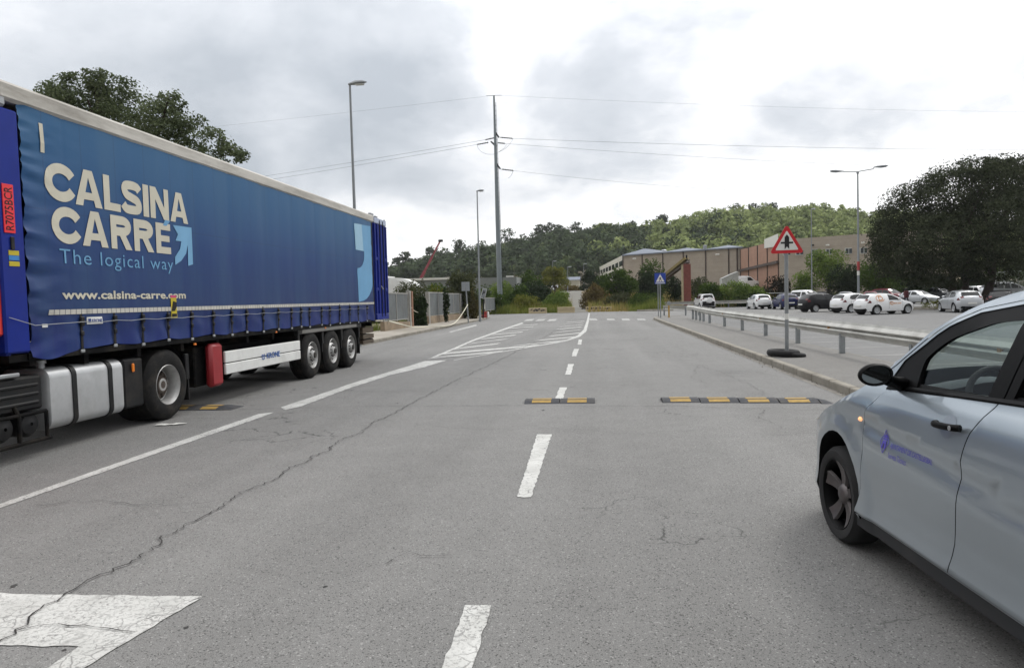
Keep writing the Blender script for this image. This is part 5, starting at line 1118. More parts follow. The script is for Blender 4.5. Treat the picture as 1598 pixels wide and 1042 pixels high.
# pedestrian crossing sign, bare post, yellow post
pb = G(1031, 496, .13); t = wthing('crossing_sign', 'blue square sign with a walking figure on a grey pole', 'road sign', (pb.x, pb.y, .13))
pt = V(1031, 426, pb.y).z; pbm = V(1031, 443, pb.y).z
MB().tube([(pb.x, pb.y, .1), (pb.x, pb.y, pt-.05)], .04, 12).build('pole', m_galv, t, smooth=50)
hw = (pt-pbm)/2; cz = (pt+pbm)/2
mb = MB(); mb.box((pb.x-hw, pb.y-.06, cz-hw), (pb.x+hw, pb.y-.045, cz+hw), .004); bd = mb.build('panel', m_signb, t)
mb = MB(); mb.prism([(pb.x-hw*.78, cz-hw*.62), (pb.x+hw*.78, cz-hw*.62), (pb.x, cz+hw*.80)], pb.y-.066, pb.y-.061, plane='xz'); mb.box((pb.x-hw*.85, pb.y-.066, cz-hw*.92), (pb.x+hw*.85, pb.y-.061, cz-hw*.78)); mb.build('white_triangle', m_signw, bd)
mb = MB(); y0 = pb.y-.068
def limb(pts, w_): ribbon(mb, [(pb.x+a_*hw, cz+b_*hw) for a_, b_ in pts], w_*hw, lambda u, v: (u, y0, v))
mb.lathe([(0, .09*hw), (.002, .085*hw), (.003, .001)], (pb.x, y0, cz+.30*hw), 'y', 10); limb([(0, .2), (0, -.18)], .2); limb([(0, -.12), (-.2, -.55)], .1); limb([(0, -.12), (.2, -.34), (.24, -.55)], .1); limb([(0, .15), (-.22, -.05)], .08); limb([(0, .15), (.22, -.02)], .08); mb.build('walking_figure', m_signk, bd)
q = G(1027.5, 494, .13); tag(MB().tube([(q.x, q.y, .1), (q.x, q.y, V(1027, 443, q.y).z)], .035, 10).build('post', m_galv, smooth=50, loc=(q.x, q.y, .13)), 'bare grey post just left of the blue crossing sign pole', 'post')
q = G(1044, 495.5, .13); t = wthing('bollard', 'short yellow post with a grey plate on top near the crossing sign', 'post', (q.x, q.y, .13)); zt_ = V(1043, 470, q.y).z
mb = MB(); mb.box((q.x-.05, q.y-.05, .1), (q.x+.05, q.y+.05, zt_-.25), .01); mb.build('post', mat('worn_yellow_post', 'b08a3a', .7, var=.15, dirt=.3), t); mb = MB(); mb.box((q.x-.09, q.y-.06, zt_-.28), (q.x+.09, q.y+.03, zt_), .02); mb.build('plate', m_signback, t)

# street lamps
def street_lamp(label, base, top, arm=.35, r=.075, head=.75, group=None):
    """base, top: points; one flat head reaching to the right"""
    t = wthing('street_lamp', label, 'street lamp', base, group); b = Vector(base); T = Vector(top); rs = [r, r*.9, r*.62, r*.5]
    MB().tube([b-Vector((0, 0, .1)), b+(T-b)*.15, b+(T-b)*.7, T], rs, 12).build('pole', m_lampgrey, t, smooth=50)
    MB().box((b.x-r*1.6, b.y-r*1.6, b.z), (b.x+r*1.6, b.y+r*1.6, b.z+.04), .01).build('base_plate', m_galv, t)
    mb = MB(); secs = []
    for f, hw_, h in ((0, .05, .05), (.15, .09, .08), (.45, .15, .13), (.8, .13, .10), (1, .04, .03)):
        x = T.x-.06+head*f; secs.append([(x, T.y+hw_*math.cos(a), T.z+.02+.05*f+h*(.9 if math.sin(a) > 0 else .35)*math.sin(a)) for a in np.linspace(0, 2*math.pi, 13)[:-1]])
    mb.grid(secs, wrap=True); hd = mb.build('lamp_head', m_lampgrey, t, smooth=50)
    mb = MB(); mb.box((T.x+head*.3, T.y-.09, T.z-.02), (T.x+head*.78, T.y+.09, T.z+.02), .015); mb.build('lens', m_lens, hd)
    return t
bl = (-8.95, 26.0, .135); street_lamp('tall grey street lamp rising behind the rear half of the trailer', bl, V(546, 133, 26.0), head=.70, r=.08)
q = G(749.3, 499.6, .13); street_lamp('grey street lamp on the left pavement beside the tilted parking sign', q, V(744.5, 299, q.y), head=.60, r=.085)
q = Vector((V(1340, 470, 60).x, 60, 0)); T = V(1338.5, 268, 60)
t = wthing('street_lamp', 'tall double-headed lamp post in the car park with a red sticker on its pole', 'street lamp', q)
MB().tube([q-Vector((0, 0, .1)), q+(T-q)*.3, T], [.10, .09, .05], 12).build('pole', m_lampgrey, t, smooth=50)
for s, dx, dz in ((-1, 2.0, .10), (1, 2.15, .32)):
    mb = MB(); e = T+Vector((s*dx, 0, dz)); mb.tube([T, T+Vector((s*dx*.55, 0, dz*.5)), e+Vector((-s*.9, 0, -.04))], .035, 8); mb.build('arm', m_lampgrey, t, smooth=50)
    mb = MB(); rows = [[(e.x+s*(-.95+1.1*f), e.y+w_*math.cos(a), e.z+(.02 if s > 0 else -.02)*0+w_*.6*math.sin(a)-.02+.03*s*0+.06*f) for a in np.linspace(0, 2*math.pi, 13)[:-1]] for f, w_ in ((0, .04), (.2, .10), (.55, .19), (.85, .16), (1, .03))]
    mb.grid(rows, wrap=True); mb.build('lamp_head', m_lampgrey, t, smooth=50)
MB().lathe([(T.z-.2, .06), (T.z-.02, .12), (T.z+.05, .05), (T.z+.06, .001)], (T.x, T.y, 0), 'z', 12).build('cap', m_lampgrey, t, smooth=50)
zst = V(1339, 415, 60).z; MB().tube([(q.x+(T.x-q.x)*.3, 60, zst-.35), (q.x+(T.x-q.x)*.3, 60, zst+.35)], .105, 12).build('sticker', mat('faded_red_sticker', '9c3a3c', .6), t); MB().tube([(q.x+(T.x-q.x)*.28, 60, zst-.75), (q.x+(T.x-q.x)*.28, 60, zst-.42)], .106, 12).build('notice', m_signw, t)
q = Vector((V(1267, 470, 92).x, 92, 0)); street_lamp('thin grey lamp post behind the warning sign in the car park', q, V(1266, 327, 92), head=.6, r=.09)
for (px, py, pb_, Y, lb) in ((862.5, 408, 455, 150, 'small lamp post at the far end of the old road, leftmost of a pair'), (911, 412, 440, 170, 'small lamp post left of the warehouse end wall'), (886, 417, 458, 145, 'short lamp post beside the far white roof')):
    b_ = V(px, pb_, Y); street_lamp(lb, (b_.x, Y, float(height(b_.x, Y))), V(px, py, Y), head=.9, r=.09)

# power pole with its wires
b = G(781, 488, 0); b.z = 0; YP = b.y; top = V(770.8, 150, YP)
t = wthing('power_pole', 'very tall tapered steel power pole with ladder and insulators beside the road end', 'power pole', b)
m_pole = mat('pole_steel', '7c858a', .5, .35, var=.08, scale=.4); m_dk = mat('dark_fitting', '2b2f33', .6)
MB().tube([b-Vector((0, 0, .2)), b+(top-b)*.45, b+(top-b)*.8, top], [.34, .27, .17, .11], 8).build('pole', m_pole, t, smooth=20)
mb = MB(); d = (top-b)
mb.tube([b+d*.12+Vector((.42, -.1, 0)), b+d*.97+Vector((.22, -.1, 0))], .028, 5)
for f in np.arange(.14, .97, .022): mb.tube([b+d*f+Vector((.0, -.05, 0)), b+d*f+Vector((.46-.2*f, -.1, 0))], .02, 5)
mb.build('ladder', m_dk, t)
mb = MB(); zz_ = V(781, 463, YP).z
mb.tube([b+Vector((-.02, 0, V(781, 469, YP).z)), b+Vector((-.02, 0, V(781, 463.5, YP).z))], .345, 8); mb.build('notice', m_signw, t)
mb = MB(); mb.tube([b+Vector((-.02, 0, V(781, 475, YP).z)), b+Vector((-.02, 0, V(781, 470, YP).z))], .347, 8); mb.build('band', mat('band_yellow', 'c9b87a', .6), t)
def pp(x, y, dy=0.): v = V(x, y, YP+dy); return v
arms = [((771.5, 205), (779, 215)), ((775, 229), (766, 221)), ((774, 255), (781, 264))]
for a, e in arms: MB().tube([pp(*a), pp(*e)], [.14, .09], 6).build('cross_arm', m_dk, t)
MB().tube([pp(759, 150), pp(771, 149.2), pp(783, 149)], .03, 5).build('top_arm', m_dk, t)
ins = [((781, 214.6), (800, 216.3)), ((757.5, 218.4), (771, 215.4)), ((744.5, 225.8), (762, 222.6)), ((777, 223), (788, 224.2)), ((783, 264.3), (801, 266.4))]
for a, e in ins:
    mb = MB(); A, E = pp(*a), pp(*e); n_ = 13; mb.tube([A+(E-A)*i/n_ for i in range(n_+1)], [.04 if i % 2 else .10 for i in range(n_+1)], 7); mb.build('insulator', m_dk, t)
for pts_ in ([(744.5, 226), (748, 234), (757, 240), (768, 241), (774, 240)], [(779, 237), (787, 231), (791, 225)], [(775, 239), (790, 231), (801, 217)], [(801, 267), (797, 275), (793, 278)]):
    MB().tube(crom([tuple(pp(*p)) for p in pts_], 5), .018, 4).build('jumper', m_dk, t)
def wire(label, a, e, sag, r=.017):
    a, e = Vector(a), Vector(e); tag(MB().tube([a+(e-a)*f-Vector((0, 0, 4*sag*f*(1-f))) for f in np.linspace(0, 1, 25)], r, 4).build('power_line', m_dk, loc=a), label, 'power line')
wire('power line running right from the upper insulator of the power pole', pp(800, 216.3), V(1900, 232, 105), .6)
wire('power line running right from the middle of the power pole, second down', pp(788, 224.2), V(1500, 262, 150), .5, .015)
wire('lowest power line running right from the power pole', pp(801, 266.5), V(1300, 300, 150), .8, .016)
wire('power line running left from the upper left insulator of the power pole', pp(757.5, 218.4), V(100, 318, 150), .5)
wire('power line running left from the lower left insulator of the power pole', pp(744.5, 225.8), V(100, 326, 150), .5)
wire('thin topmost wire running left from the tip of the power pole', pp(759, 150.5), V(0, 228, 130), .4, .009)
wire('thin topmost wire running right from the tip of the power pole', pp(783, 149.3), V(1700, 175, 120), .5, .009)

# fence, ropes and signs on the left
FX = -11.25
m_sheet = mat('grey_fence_mesh', '73787a', .7, .15, var=.2, scale=1.4, dirt=.35); m_fpost = mat('fence_post', '9b9a96', .6, .2, dirt=.3); m_brick = mat('rendered_brick_post', '8d6a55', .9, var=.25, scale=5, bump=.4, dirt=.4); m_wall = mat('old_masonry', '8a7a66', .95, var=.28, scale=2.2, bump=.6, bscale=14, dirt=.5)
def f_y(px): return float(TX(px, 480, FX)[1])
def f_z(px, py): return float(TX(px, py, FX)[2])
fence_specs = [('grey fence panel right behind the open trailer door', 598, 636, 458, 500), ('grey fence panel just right of the gap with the rope', 669, 696, 457, 492.5), ('grey fence panel left of the small grey sign', 696.8, 716.5, 458.5, 489), ('grey fence panel behind the small grey sign', 719, 739, 459.5, 488), ('last grey fence panel before the power pole', 757, 773, 465, 484)]
for lb, x0, x1, yt, yb_ in fence_specs:
    ya, yb2 = f_y(x0), f_y(x1); zb_, zt2 = f_z((x0+x1)/2, yb_), f_z((x0+x1)/2, yt)
    t = wthing('fence_panel', lb, 'fence', (FX, (ya+yb2)/2, zb_), 'grey fence panels along the left pavement')
    mb = MB(); rows = []; n_ = int((yb2-ya)/.08)+1
    for i in range(n_+1): y = ya+(yb2-ya)*i/n_; rows.append([(FX+(.02 if i % 2 else -.012), y, zb_+.05), (FX+(.02 if i % 2 else -.012), y, zt2)])
    mb.grid(rows); mb.build('sheet', m_sheet, t)
    mb = MB()
    mb.box((FX-.03, ya, zt2-.02), (FX+.04, yb2, zt2+.05)); mb.box((FX-.03, ya, zb_), (FX+.04, yb2, zb_+.05)); mb.build('frame', m_fpost, t)
    for y in (ya, (ya+yb2)/2, yb2): MB().box((FX-.04, y-.04, zb_-.2), (FX+.05, y+.04, zt2+.06), .008).build('post', m_fpost, t)
for x0, x1, lb in ((596, 641, 'low masonry wall under the first fence panel by the trailer'), (666, 722, 'low stained masonry wall under the middle fence panels')):
    ya, yb2 = f_y(x0), f_y(x1); rows = []; mb = MB()
    for i in range(25):
        y = ya+(yb2-ya)*i/24; h_ = f_z(x0+(x1-x0)*i/24, (502 if x0 < 650 else 493.5-4*i/24))+.05*noise.noise(Vector((y, 1, 1))); rows.append([(FX+.12, y, .1), (FX+.11, y, h_), (FX-.12, y, h_+.01), (FX-.13, y, .1)])
    mb.grid(rows); mb.f.append((0, 1, 2, 3)); mb.m.append(0); mb.f.append((96, 97, 98, 99)); mb.m.append(0); tag(mb.build('low_wall', m_wall, loc=(FX, (ya+yb2)/2, .13)), lb, 'wall')
for px, pt_, m_, lb, w_ in ((637.5, 454, m_fpost, 'pale concrete gatepost left of the rope gap', .13), (640.8, 454.5, m_brick, 'reddish brick gatepost left of the rope gap', .14), (667.3, 455.5, m_fpost, 'pale concrete gatepost right of the rope gap', .16)):
    y = f_y(px); tag(MB().box((FX-.1, y-w_, .1), (FX+.14, y+w_, f_z(px, pt_)), .02).build('gatepost', m_, loc=(FX, y, .13)), lb, 'post')
m_rope = mat('white_rope', 'cfcbb8', .8, var=.1, scale=30)
def rope(lb, pts, r):
    pts = [tuple(p) for p in pts]; tag(MB().tube(crom(pts, 8), r, 6).build('rope', m_rope, smooth=60, loc=pts[len(pts)//2]), lb, 'rope')
rope('short white rope sagging across the gap between the gateposts', [TX(642, 480, FX+.1), TX(646, 484.5, FX+.1), TX(654, 487.7, FX+.1), TX(661, 485.5, FX+.1), TX(667, 480.4, FX+.1)], .022)
spb = G(731, 503, .13); rope('long white rope from the trailer door down to the ground and up a pole', [(X0, 21.2, 1.1), V(622, 505, 25), V(645, 510.2, 36)+Vector((0, 0, 0)), G(668, 510.0, .16), G(690, 509.2, .16), V(706, 506, spb.y-4), V(716, 497, spb.y-2.5), V(725, 483.5, spb.y-1), V(730, 475, spb.y-.06)], .028)
t = wthing('road_sign', 'grey back of a square road sign with the white rope tied to its pole', 'road sign', spb)
zt3 = V(728, 440, spb.y).z; zb3 = V(728, 454, spb.y).z; MB().tube([(spb.x, spb.y, .1), (spb.x-.12, spb.y, zt3-.05)], .045, 10).build('pole', m_galv, t, smooth=50)
hw = 6.4*spb.y/F; MB().box((spb.x-.12-hw, spb.y-.05, zb3), (spb.x-.12+hw, spb.y-.03, zt3), .01).build('panel', m_signback, t)
MB().box((spb.x-.12-.03, spb.y-.06, zb3+.02), (spb.x-.12+.03, spb.y-.045, zt3-.02), .004).build('bracket', m_galv, t)
tb = V(753.5, 485, 58); tb.z = .12; tt = V(755, 458, 58)
t = wthing('parking_sign', 'tilted grey parking sign with a letter P on a black pole beside the lamp', 'road sign', tb)
MB().tube([tb, V(755.5, 463, 58)], .06, 8).build('pole', m_trim, t)
X = Matrix.Translation(tt) @ Matrix.Rotation(R(16), 4, 'Y'); mb = MB(); mb.box((-.19, -.05, -.42), (.19, -.03, .42), .008, X=X); pn = mb.build('panel', m_signback, t)
mb = MB(); text_fit(mb, 'P', -.10, .10, -.12, .22, lambda u, v: X @ Vector((u, -.055, v)), offset=.03); mb.build('letter', m_signk, pn)
mb = MB()
for a_, b_ in (((-.175, -.40), (-.175, .40)), ((.175, -.40), (.175, .40)), ((-.175, -.4), (.175, -.4)), ((-.175, .4), (.175, .4))): mb.tube([X @ Vector((a_[0], -.055, a_[1])), X @ Vector((b_[0], -.055, b_[1]))], .015, 5)
mb.build('border', m_signw, pn)
rb = V(757, 487, 60); rb.z = .13
t = wthing('road_barrier', 'red and white plastic road barrier at the foot of the tilted sign', 'barrier', rb)
mb = MB(); secs = [(z, w_, d_) for z, w_, d_ in ((.13, .30, .22), (.28, .30, .20), (.42, .24, .10), (.66, .22, .08))]
mb.grid([[(rb.x+sx*w_, rb.y+sy*d_, z) for sx, sy in ((-1, -1), (1, -1), (1, 1), (-1, 1))] for z, w_, d_ in secs], wrap=True); mb.f.append(tuple(range(12, 16))); mb.m.append(0); mb.build('body', mat('barrier_red', 'b8433f', .6, var=.12, dirt=.2), t)
MB().box((rb.x+.20, rb.y-.26, .13), (rb.x+.33, rb.y+.2, .62), .02).build('white_end', m_signw, t)
tag(MB().tube([V(755.5, 482, 59), V(755.3, 474, 59)], [.09, .07], 10).build('marker_post', m_signw, loc=V(755.5, 483, 59)), 'small white marker post above the red and white barrier', 'post')

# concrete blocks closing the old road
m_blk = mat('concrete_block', 'a89a7c', .9, var=.15, scale=2, bump=.3, dirt=.35); m_graf = mat('graffiti_dark', '3d3a3c', .8)
def block(lb, x0, x1, yt, yb_, graf=0):
    a = G(x0, yb_); b_ = G(x1, yb_); h_ = V((x0+x1)/2, yt, a.y).z; mb = MB()
    sec = [(-.30, 0), (-.30, .12*h_), (-.22, .3*h_), (-.17, h_-.03), (-.12, h_), (.12, h_), (.17, h_-.03), (.22, .3*h_), (.30, .12*h_), (.30, 0)]
    o = MB().prism([(a.y+.3+y, z) for y, z in sec], a.x, b_.x, plane='yz').build('concrete_block', m_blk, loc=((a.x+b_.x)/2, a.y+.3, 0)); tag(o, lb, 'concrete block')
    if graf:
        mb = MB(); rr = random.Random(graf); n_ = 7
        for i in range(n_):
            x = a.x+.2+(b_.x-a.x-.4)*i/n_; w_ = (b_.x-a.x-.5)/n_*1.2
            pts_ = crom([(x+rr.uniform(0, w_), h_*rr.uniform(.36, .85)) for _ in range(4)], 3); ribbon(mb, pts_, .085, lambda u, v: (u, a.y+.3-.012-float(np.interp(v/h_, [0, .12, .3, .95], [.30, .30, .22, .17])), v))
        g_ = mb.build('graffiti', m_graf); g_.parent = o; g_.location = -Vector(o.location)
block('concrete block covered in dark graffiti at the end of the road, leftmost', 825, 851, 480.5, 489.5, 5)
block('plain yellowish concrete block right of the one with graffiti', 870, 896, 479, 488.5)
block('low stained concrete block right of the old road', 914, 940, 478, 486, 8)
block('pale low concrete block on the right with a dark smudge', 941, 955, 478.5, 485.5, 2)

# speed cushions
m_srub = mat('cushion_rubber', '36383d', .85, var=.2, scale=12, bump=.3, dirt=.5); m_syel = mat('cushion_yellow', '9d803f', .8, var=.2, scale=14, dirt=.25)
def cushion(lb, xa, xb, y, n, tl=False, trr=False, dy=0.):
    """n segments between xa and xb, ramped to the front and back"""
    t = wthing('speed_cushion', lb, 'speed bump', ((xa+xb)/2, y, 0)); w_ = (xb-xa)/(n+.3*(tl+trr)); D, H_ = .23, .044; x = xa
    def seg(x0, x1, h0, h1, yy):
        mb = MB(); mb.grid([[(xx, yy-D, .0), (xx, yy-D+.02, .012*k_), (xx, yy-.09, H_*k_), (xx, yy+.09, H_*k_), (xx, yy+D-.02, .012*k_), (xx, yy+D, 0)] for xx, k_ in ((x0, h0), (x1, h1))])
        b_ = len(mb.v); mb.f.append(tuple(range(6))); mb.f.append(tuple(range(6, 12))); mb.m += [0, 0]; return mb.build('segment', m_srub, t)
    if tl: seg(x, x+.3*w_, .1, 1, y); x += .3*w_
    for i in range(n):
        yy = y+dy*(x-xa); s_ = seg(x+.006, x+w_-.006, 1, 1, yy); mb = MB()
        for f0, f1 in ((-.200, -.10), (-.03, .088)):
            def zz2(yv): return H_ if abs(yv) < .09 else .012+(H_-.012)*(D-.02-abs(yv))/(D-.11)
            mb.add([(x+w_*.22, yy+f0, zz2(f0)+.003), (x+w_*.76, yy+f0, zz2(f0)+.003), (x+w_*.76, yy+f1, zz2(f1)+.003), (x+w_*.22, yy+f1, zz2(f1)+.003)], [(0, 1, 2, 3)])
        mb.build('yellow_stripe', m_syel, s_); x += w_
    if trr: seg(x, x+.3*w_, 1, .1, y+dy*(x-xa))
cl, cr = G(1035, 630), G(1290, 635)
cushion('long black and yellow rubber speed bump beside the right kerb', cl.x, cr.x+.20, 11.35, 4, trr=True, dy=-.10)
cushion('short two-part rubber speed bump on the centre line', G(817, 631).x, G(929, 631).x, 11.35, 2)
cushion('rubber speed bump poking out behind the tractor wheel', -8.1, G(373, 636).x, 10.95, 4, trr=True)
# litter
g = G(265, 663); mb = MB(); rows = [[(g.x+u+.05*v, g.y+v+.3*u, .01+.03*abs(noise.noise(Vector((u*9, v*14, 1))))) for u in np.linspace(-.18, .20, 9)] for v in np.linspace(-.05, .05, 4)]
tag(mb.grid(rows).build('litter', m_signw, loc=(g.x, g.y, 0)), 'crumpled white paper lying by the tractor wheel', 'litter')

# mesh fence at the right edge of the car park
m_wire = mat('pale_fence_wire', 'b9bdba', .6, .3)
a = V(1546, 452, 66); e = V(1640, 440, 58)
t = wthing('mesh_fence', 'tall pale wire mesh fence at the right edge of the car park', 'fence', (a.x, a.y, 0)); d_ = (e-a); d_.z = 0; zt4 = V(1560, 430, 66).z+.3; zb4 = V(1546, 452, 66).z-1.4
for f in np.linspace(0, 1, 5): p_ = a+d_*f; MB().tube([(p_.x, p_.y, 0), (p_.x, p_.y, zt4)], .04, 6).build('post', m_wire, t)
mb = MB()
for z in np.linspace(1.2, zt4-.02, 3): mb.tube([(a.x, a.y, z), (a.x+d_.x, a.y+d_.y, z)], .025, 5)
mb.build('rail', m_wire, t); mb = MB()
for i in range(130): p_ = a+d_*(i/130); mb.tube([(p_.x, p_.y, .2), (p_.x, p_.y, zt4-.02)], .006, 3, cap=False)
mb.build('mesh', m_wire, t)
mb = MB(); q = V(1550, 435, 65.6); X = Matrix.Translation(q); mb.box((-.28, -.02, -.22), (.28, .02, .22), .01, X=X); o = mb.build('notice_board', m_signw, loc=q); tag(o, 'small white notice on the corner of the mesh fence', 'sign')
# low fence of rails by the hedge at the back of the car park
a = V(1195, 461, 90); e = V(1262, 460, 90)
t = wthing('rail_fence', 'low grey rail fence in front of the shrubs behind the navy hatchback', 'fence', (a.x, 90, 0))
for f in np.linspace(0, 1, 4): p_ = a+(e-a)*f; MB().tube([(p_.x, 90, 0), (p_.x, 90, 1.6)], .05, 6).build('post', m_galv, t)
MB().tube([(a.x, 90, 1.55), (e.x, 90, 1.55)], .05, 6).build('rail', m_galv, t)

# person walking between the cars
def person():
    b_ = G(1414, 478); t = thing('person', 'person in a dark red hooded jacket and dark trousers walking between the parked cars', 'person', (b_.x, b_.y, 0), R(-60))
    J = [(0, 0, .98), (0, .01, 1.15), (0, .0, 1.36), (0, .0, 1.46), (0, .015, 1.56), (0, .03, 1.68), (.17, 0, 1.40), (.23, -.06, 1.15), (.21, .05, .93), (.21, .08, .86), (-.17, 0, 1.40), (-.24, .05, 1.14), (-.22, .14, .93), (-.22, .17, .86),
         (.09, 0, .92), (.10, .16, .52), (.10, .10, .10), (.10, .23, .04), (-.09, 0, .92), (-.10, -.06, .50), (-.10, -.26, .12), (-.10, -.16, .05)]
    E = [(0, 1), (1, 2), (2, 3), (3, 4), (4, 5), (2, 6), (6, 7), (7, 8), (8, 9), (2, 10), (10, 11), (11, 12), (12, 13), (0, 14), (14, 15), (15, 16), (16, 17), (0, 18), (18, 19), (19, 20), (20, 21)]
    rad = [.15, .14, .15, .07, .10, .085, .075, .052, .04, .045, .075, .052, .04, .045, .10, .07, .05, .045, .10, .07, .05, .045]
    me = bpy.data.meshes.new('body'); me.from_pydata(J, E, []); o = bpy.data.objects.new('body', me); C.objects.link(o); o.parent = t
    sk = o.modifiers.new('skin', 'SKIN'); su = o.modifiers.new('sub', 'SUBSURF'); su.levels = su.render_levels = 2
    for v, r_ in zip(me.skin_vertices[0].data, rad): v.radius = (r_, r_*.85)
    me.skin_vertices[0].data[0].use_root = True
    m = bpy.data.materials.new('skin_and_trousers'); m.use_nodes = True; nt_ = m.node_tree; co = N(nt_, 'ShaderNodeTexCoord'); sp_ = N(nt_, 'ShaderNodeSeparateXYZ'); nt_.links.new(co.outputs['Object'], sp_.inputs[0])
    c_ = ramp(nt_, mth(nt_, 'DIVIDE', sp_.outputs[2], 2.), ((.04, (.02, .02, .02)), (.05, (.03, .03, .045)), (.415, (.03, .03, .045)), (.42, (.42, .25, .18))), 'CONSTANT'); nt_.links.new(c_, nt_.nodes['Principled BSDF'].inputs['Base Color']); nt_.nodes['Principled BSDF'].inputs['Roughness'].default_value = .8
    me.materials.append(m)
    mj = mat('dark_red_cloth', '4e1a22', .9, var=.2, scale=9); mb = MB()
    mb.grid([[(w_*math.cos(a), .01+d_*math.sin(a), z) for a in np.linspace(0, 2*math.pi, 17)[:-1]] for z, w_, d_ in ((.84, .20, .155), (.95, .195, .16), (1.15, .185, .155), (1.34, .20, .16), (1.43, .17, .13), (1.49, .09, .09))], wrap=True)
    for s, pts_ in ((1, [(.15, 0, 1.40), (.18, 0, 1.39), (.235, -.06, 1.15), (.212, .05, .93)]), (-1, [(-.15, 0, 1.40), (-.18, 0, 1.39), (-.245, .05, 1.14), (-.222, .14, .93)])): mb.tube(pts_, [.085, .085, .068, .055], 10)
    mb.build('jacket', mj, t, smooth=60)
    mb = MB(); mb.grid([[(rr*math.cos(a), .0+rr*1.1*math.sin(a)+.01, z) for a in np.linspace(0, 2*math.pi, 15)[:-1]] for z, rr in ((1.50, .10), (1.56, .118), (1.66, .118), (1.74, .085), (1.775, .02))], wrap=True)
    mb.v = [(x, y-.012 if y < .06 else y-.055, z) for x, y, z in mb.v]; mb.build('hair', mat('dark_hair', '1a1412', .7), t, smooth=60)
person()
# ---------------------------------------------------------------- buildings beyond the car park
def panel_wall(name, c1, c2, hz=1.05, vz=6.0):
    """wall of large panels: thin joints every hz in height"""
    m = mat(name, c1, .85, var=.08, scale=.8, dirt=.12); t = m.node_tree; p = t.nodes['Principled BSDF']; src = p.inputs['Base Color'].links[0].from_socket
    co = N(t, 'ShaderNodeTexCoord'); sp_ = N(t, 'ShaderNodeSeparateXYZ'); t.links.new(co.outputs['Object'], sp_.inputs[0])
    j = mth(t, 'LESS_THAN', mth(t, 'FRACT', mth(t, 'DIVIDE', sp_.outputs[2], hz)), .05)
    t.links.new(mixc(t, mth(t, 'MULTIPLY', j, .35), src, lin(c2)), p.inputs['Base Color']); return m
m_beige = panel_wall('beige_block_wall', 'a59b8f', '7d746a'); m_terra = panel_wall('terracotta_wall', 'a07d6b', '7d5d50', .8); m_pale = panel_wall('pale_plaster_wall', 'c4c2b6', '9a988c', 2.4)
m_roof = mat('blue_grey_roof', '6f7682', .85, .0, var=.08, scale=.5); m_seam = mat('dark_seam', '4a3f3a', .7); m_win = mat('window_dark', '2c333b', .15, var=.3, scale=.6, spec=.8); m_wframe = mat('window_frame_white', 'c9ccca', .5)
def wallquad(mb, a, b, z0, z1, th=.3):
    a = Vector((a[0], a[1], 0)); b = Vector((b[0], b[1], 0)); d = (b-a).normalized(); n = Vector((-d.y, d.x, 0))*th
    mb.add([(p.x, p.y, z) for z in (z0, z1) for p in (a, b, b+n, a+n)], [(0, 1, 2, 3), (4, 7, 6, 5), (0, 4, 5, 1), (1, 5, 6, 2), (2, 6, 7, 3), (3, 7, 4, 0)])
A = V(972, 398, 165); B = V(1151, 390, 150); Cc = V(930, 418, 241); zt = A.z; zg = 2.2
t = wthing('warehouse', 'beige three-bay warehouse with blue-grey hipped roofs below the wooded hill', 'building', ((A.x+B.x)/2, 158, 3))
d = (B-A); d.z = 0; nn = Vector((-d.y, d.x, 0)).normalized()
mb = MB(); wallquad(mb, A, B, zg, zt); mb.build('front_wall', m_beige, t)
mb = MB(); wallquad(mb, Cc, A-nn*0+(A-Cc).normalized()*-.02, zg, zt); mb.build('side_wall', m_pale, t)
mb = MB(); wallquad(mb, B, B+nn*60, zg, zt); wallquad(mb, B+nn*60, Vector((Cc.x, Cc.y, 0)), zg, zt); mb.build('back_wall', m_beige, t)
fr = [0, .374, .743, 1.05]
for i in range(3):
    p0 = A+d*fr[i]; p1 = A+d*fr[i+1]; p0.z = p1.z = zt; apx = [1004.8, 1072, 1136][i]; apy = [388, 386.6, 382.5][i]
    pk = (p0+p1)/2+nn*9; pk.x, pk.z = V(apx, apy, pk.y).x, V(apx, apy, pk.y).z; fk = pk+nn*2; b0, b1 = p0+nn*20, p1+nn*20
    o_ = -nn*.4
    MB().add([p0+o_, p1+o_, pk, fk, b0, b1, p0+o_-Vector((0, 0, .25)), p1+o_-Vector((0, 0, .25))], [(0, 1, 2), (0, 2, 3, 4), (1, 5, 3, 2), (4, 3, 5), (6, 7, 1, 0)]).build('roof', m_roof, t)
for f in (0, .185, .374, .555, .743, .93, .998):
    p = A+d*f-nn*.06; MB().box((p.x-.12, p.y-.1, zg), (p.x+.12, p.y+.02, zt+.05)).build('seam', m_seam, t)
for i in range(9):
    f = (i+.5)/9; p = Vector((A.x, A.y, 0)).lerp(Vector((Cc.x, Cc.y, 0)), f); q = (Cc-A).normalized(); q.z = 0; n2 = Vector((-q.y, q.x, 0))
    mb = MB(); X = Matrix(((q.x, n2.x, 0, p.x), (q.y, n2.y, 0, p.y), (0, 0, 1, 0), (0, 0, 0, 1))); mb.box((-3, .03, zt-2.4), (3, .08, zt-1.2), X=X); mb.build('window', m_win, t)
for px, py in ((992, 404), (1122, 397.5)):
    f = (px-972)/179.; p = A+d*f; zz_ = V(px, py, p.y).z; mb = MB(); mb.box((p.x-.5, p.y-1.2, zz_-.15), (p.x+.3, p.y-.6, zz_+.15), .08); mb.tube([(p.x, p.y, zz_), (p.x, p.y-.8, zz_)], .05, 6); mb.build('floodlight', m_signw, t)
p = A+d*.33+nn*10; mb = MB(); mb.lathe([(zt+.3, .6), (zt+.9, .7), (zt+1.15, .4), (zt+1.17, .01)], (V(1036, 390, p.y).x, p.y, 0), 'z', 14); mb.box((V(1098, 390, p.y).x, p.y, zt), (V(1103, 390, p.y).x, p.y+1, zt+1.9), .1); mb.build('roof_vent', m_steel, t)
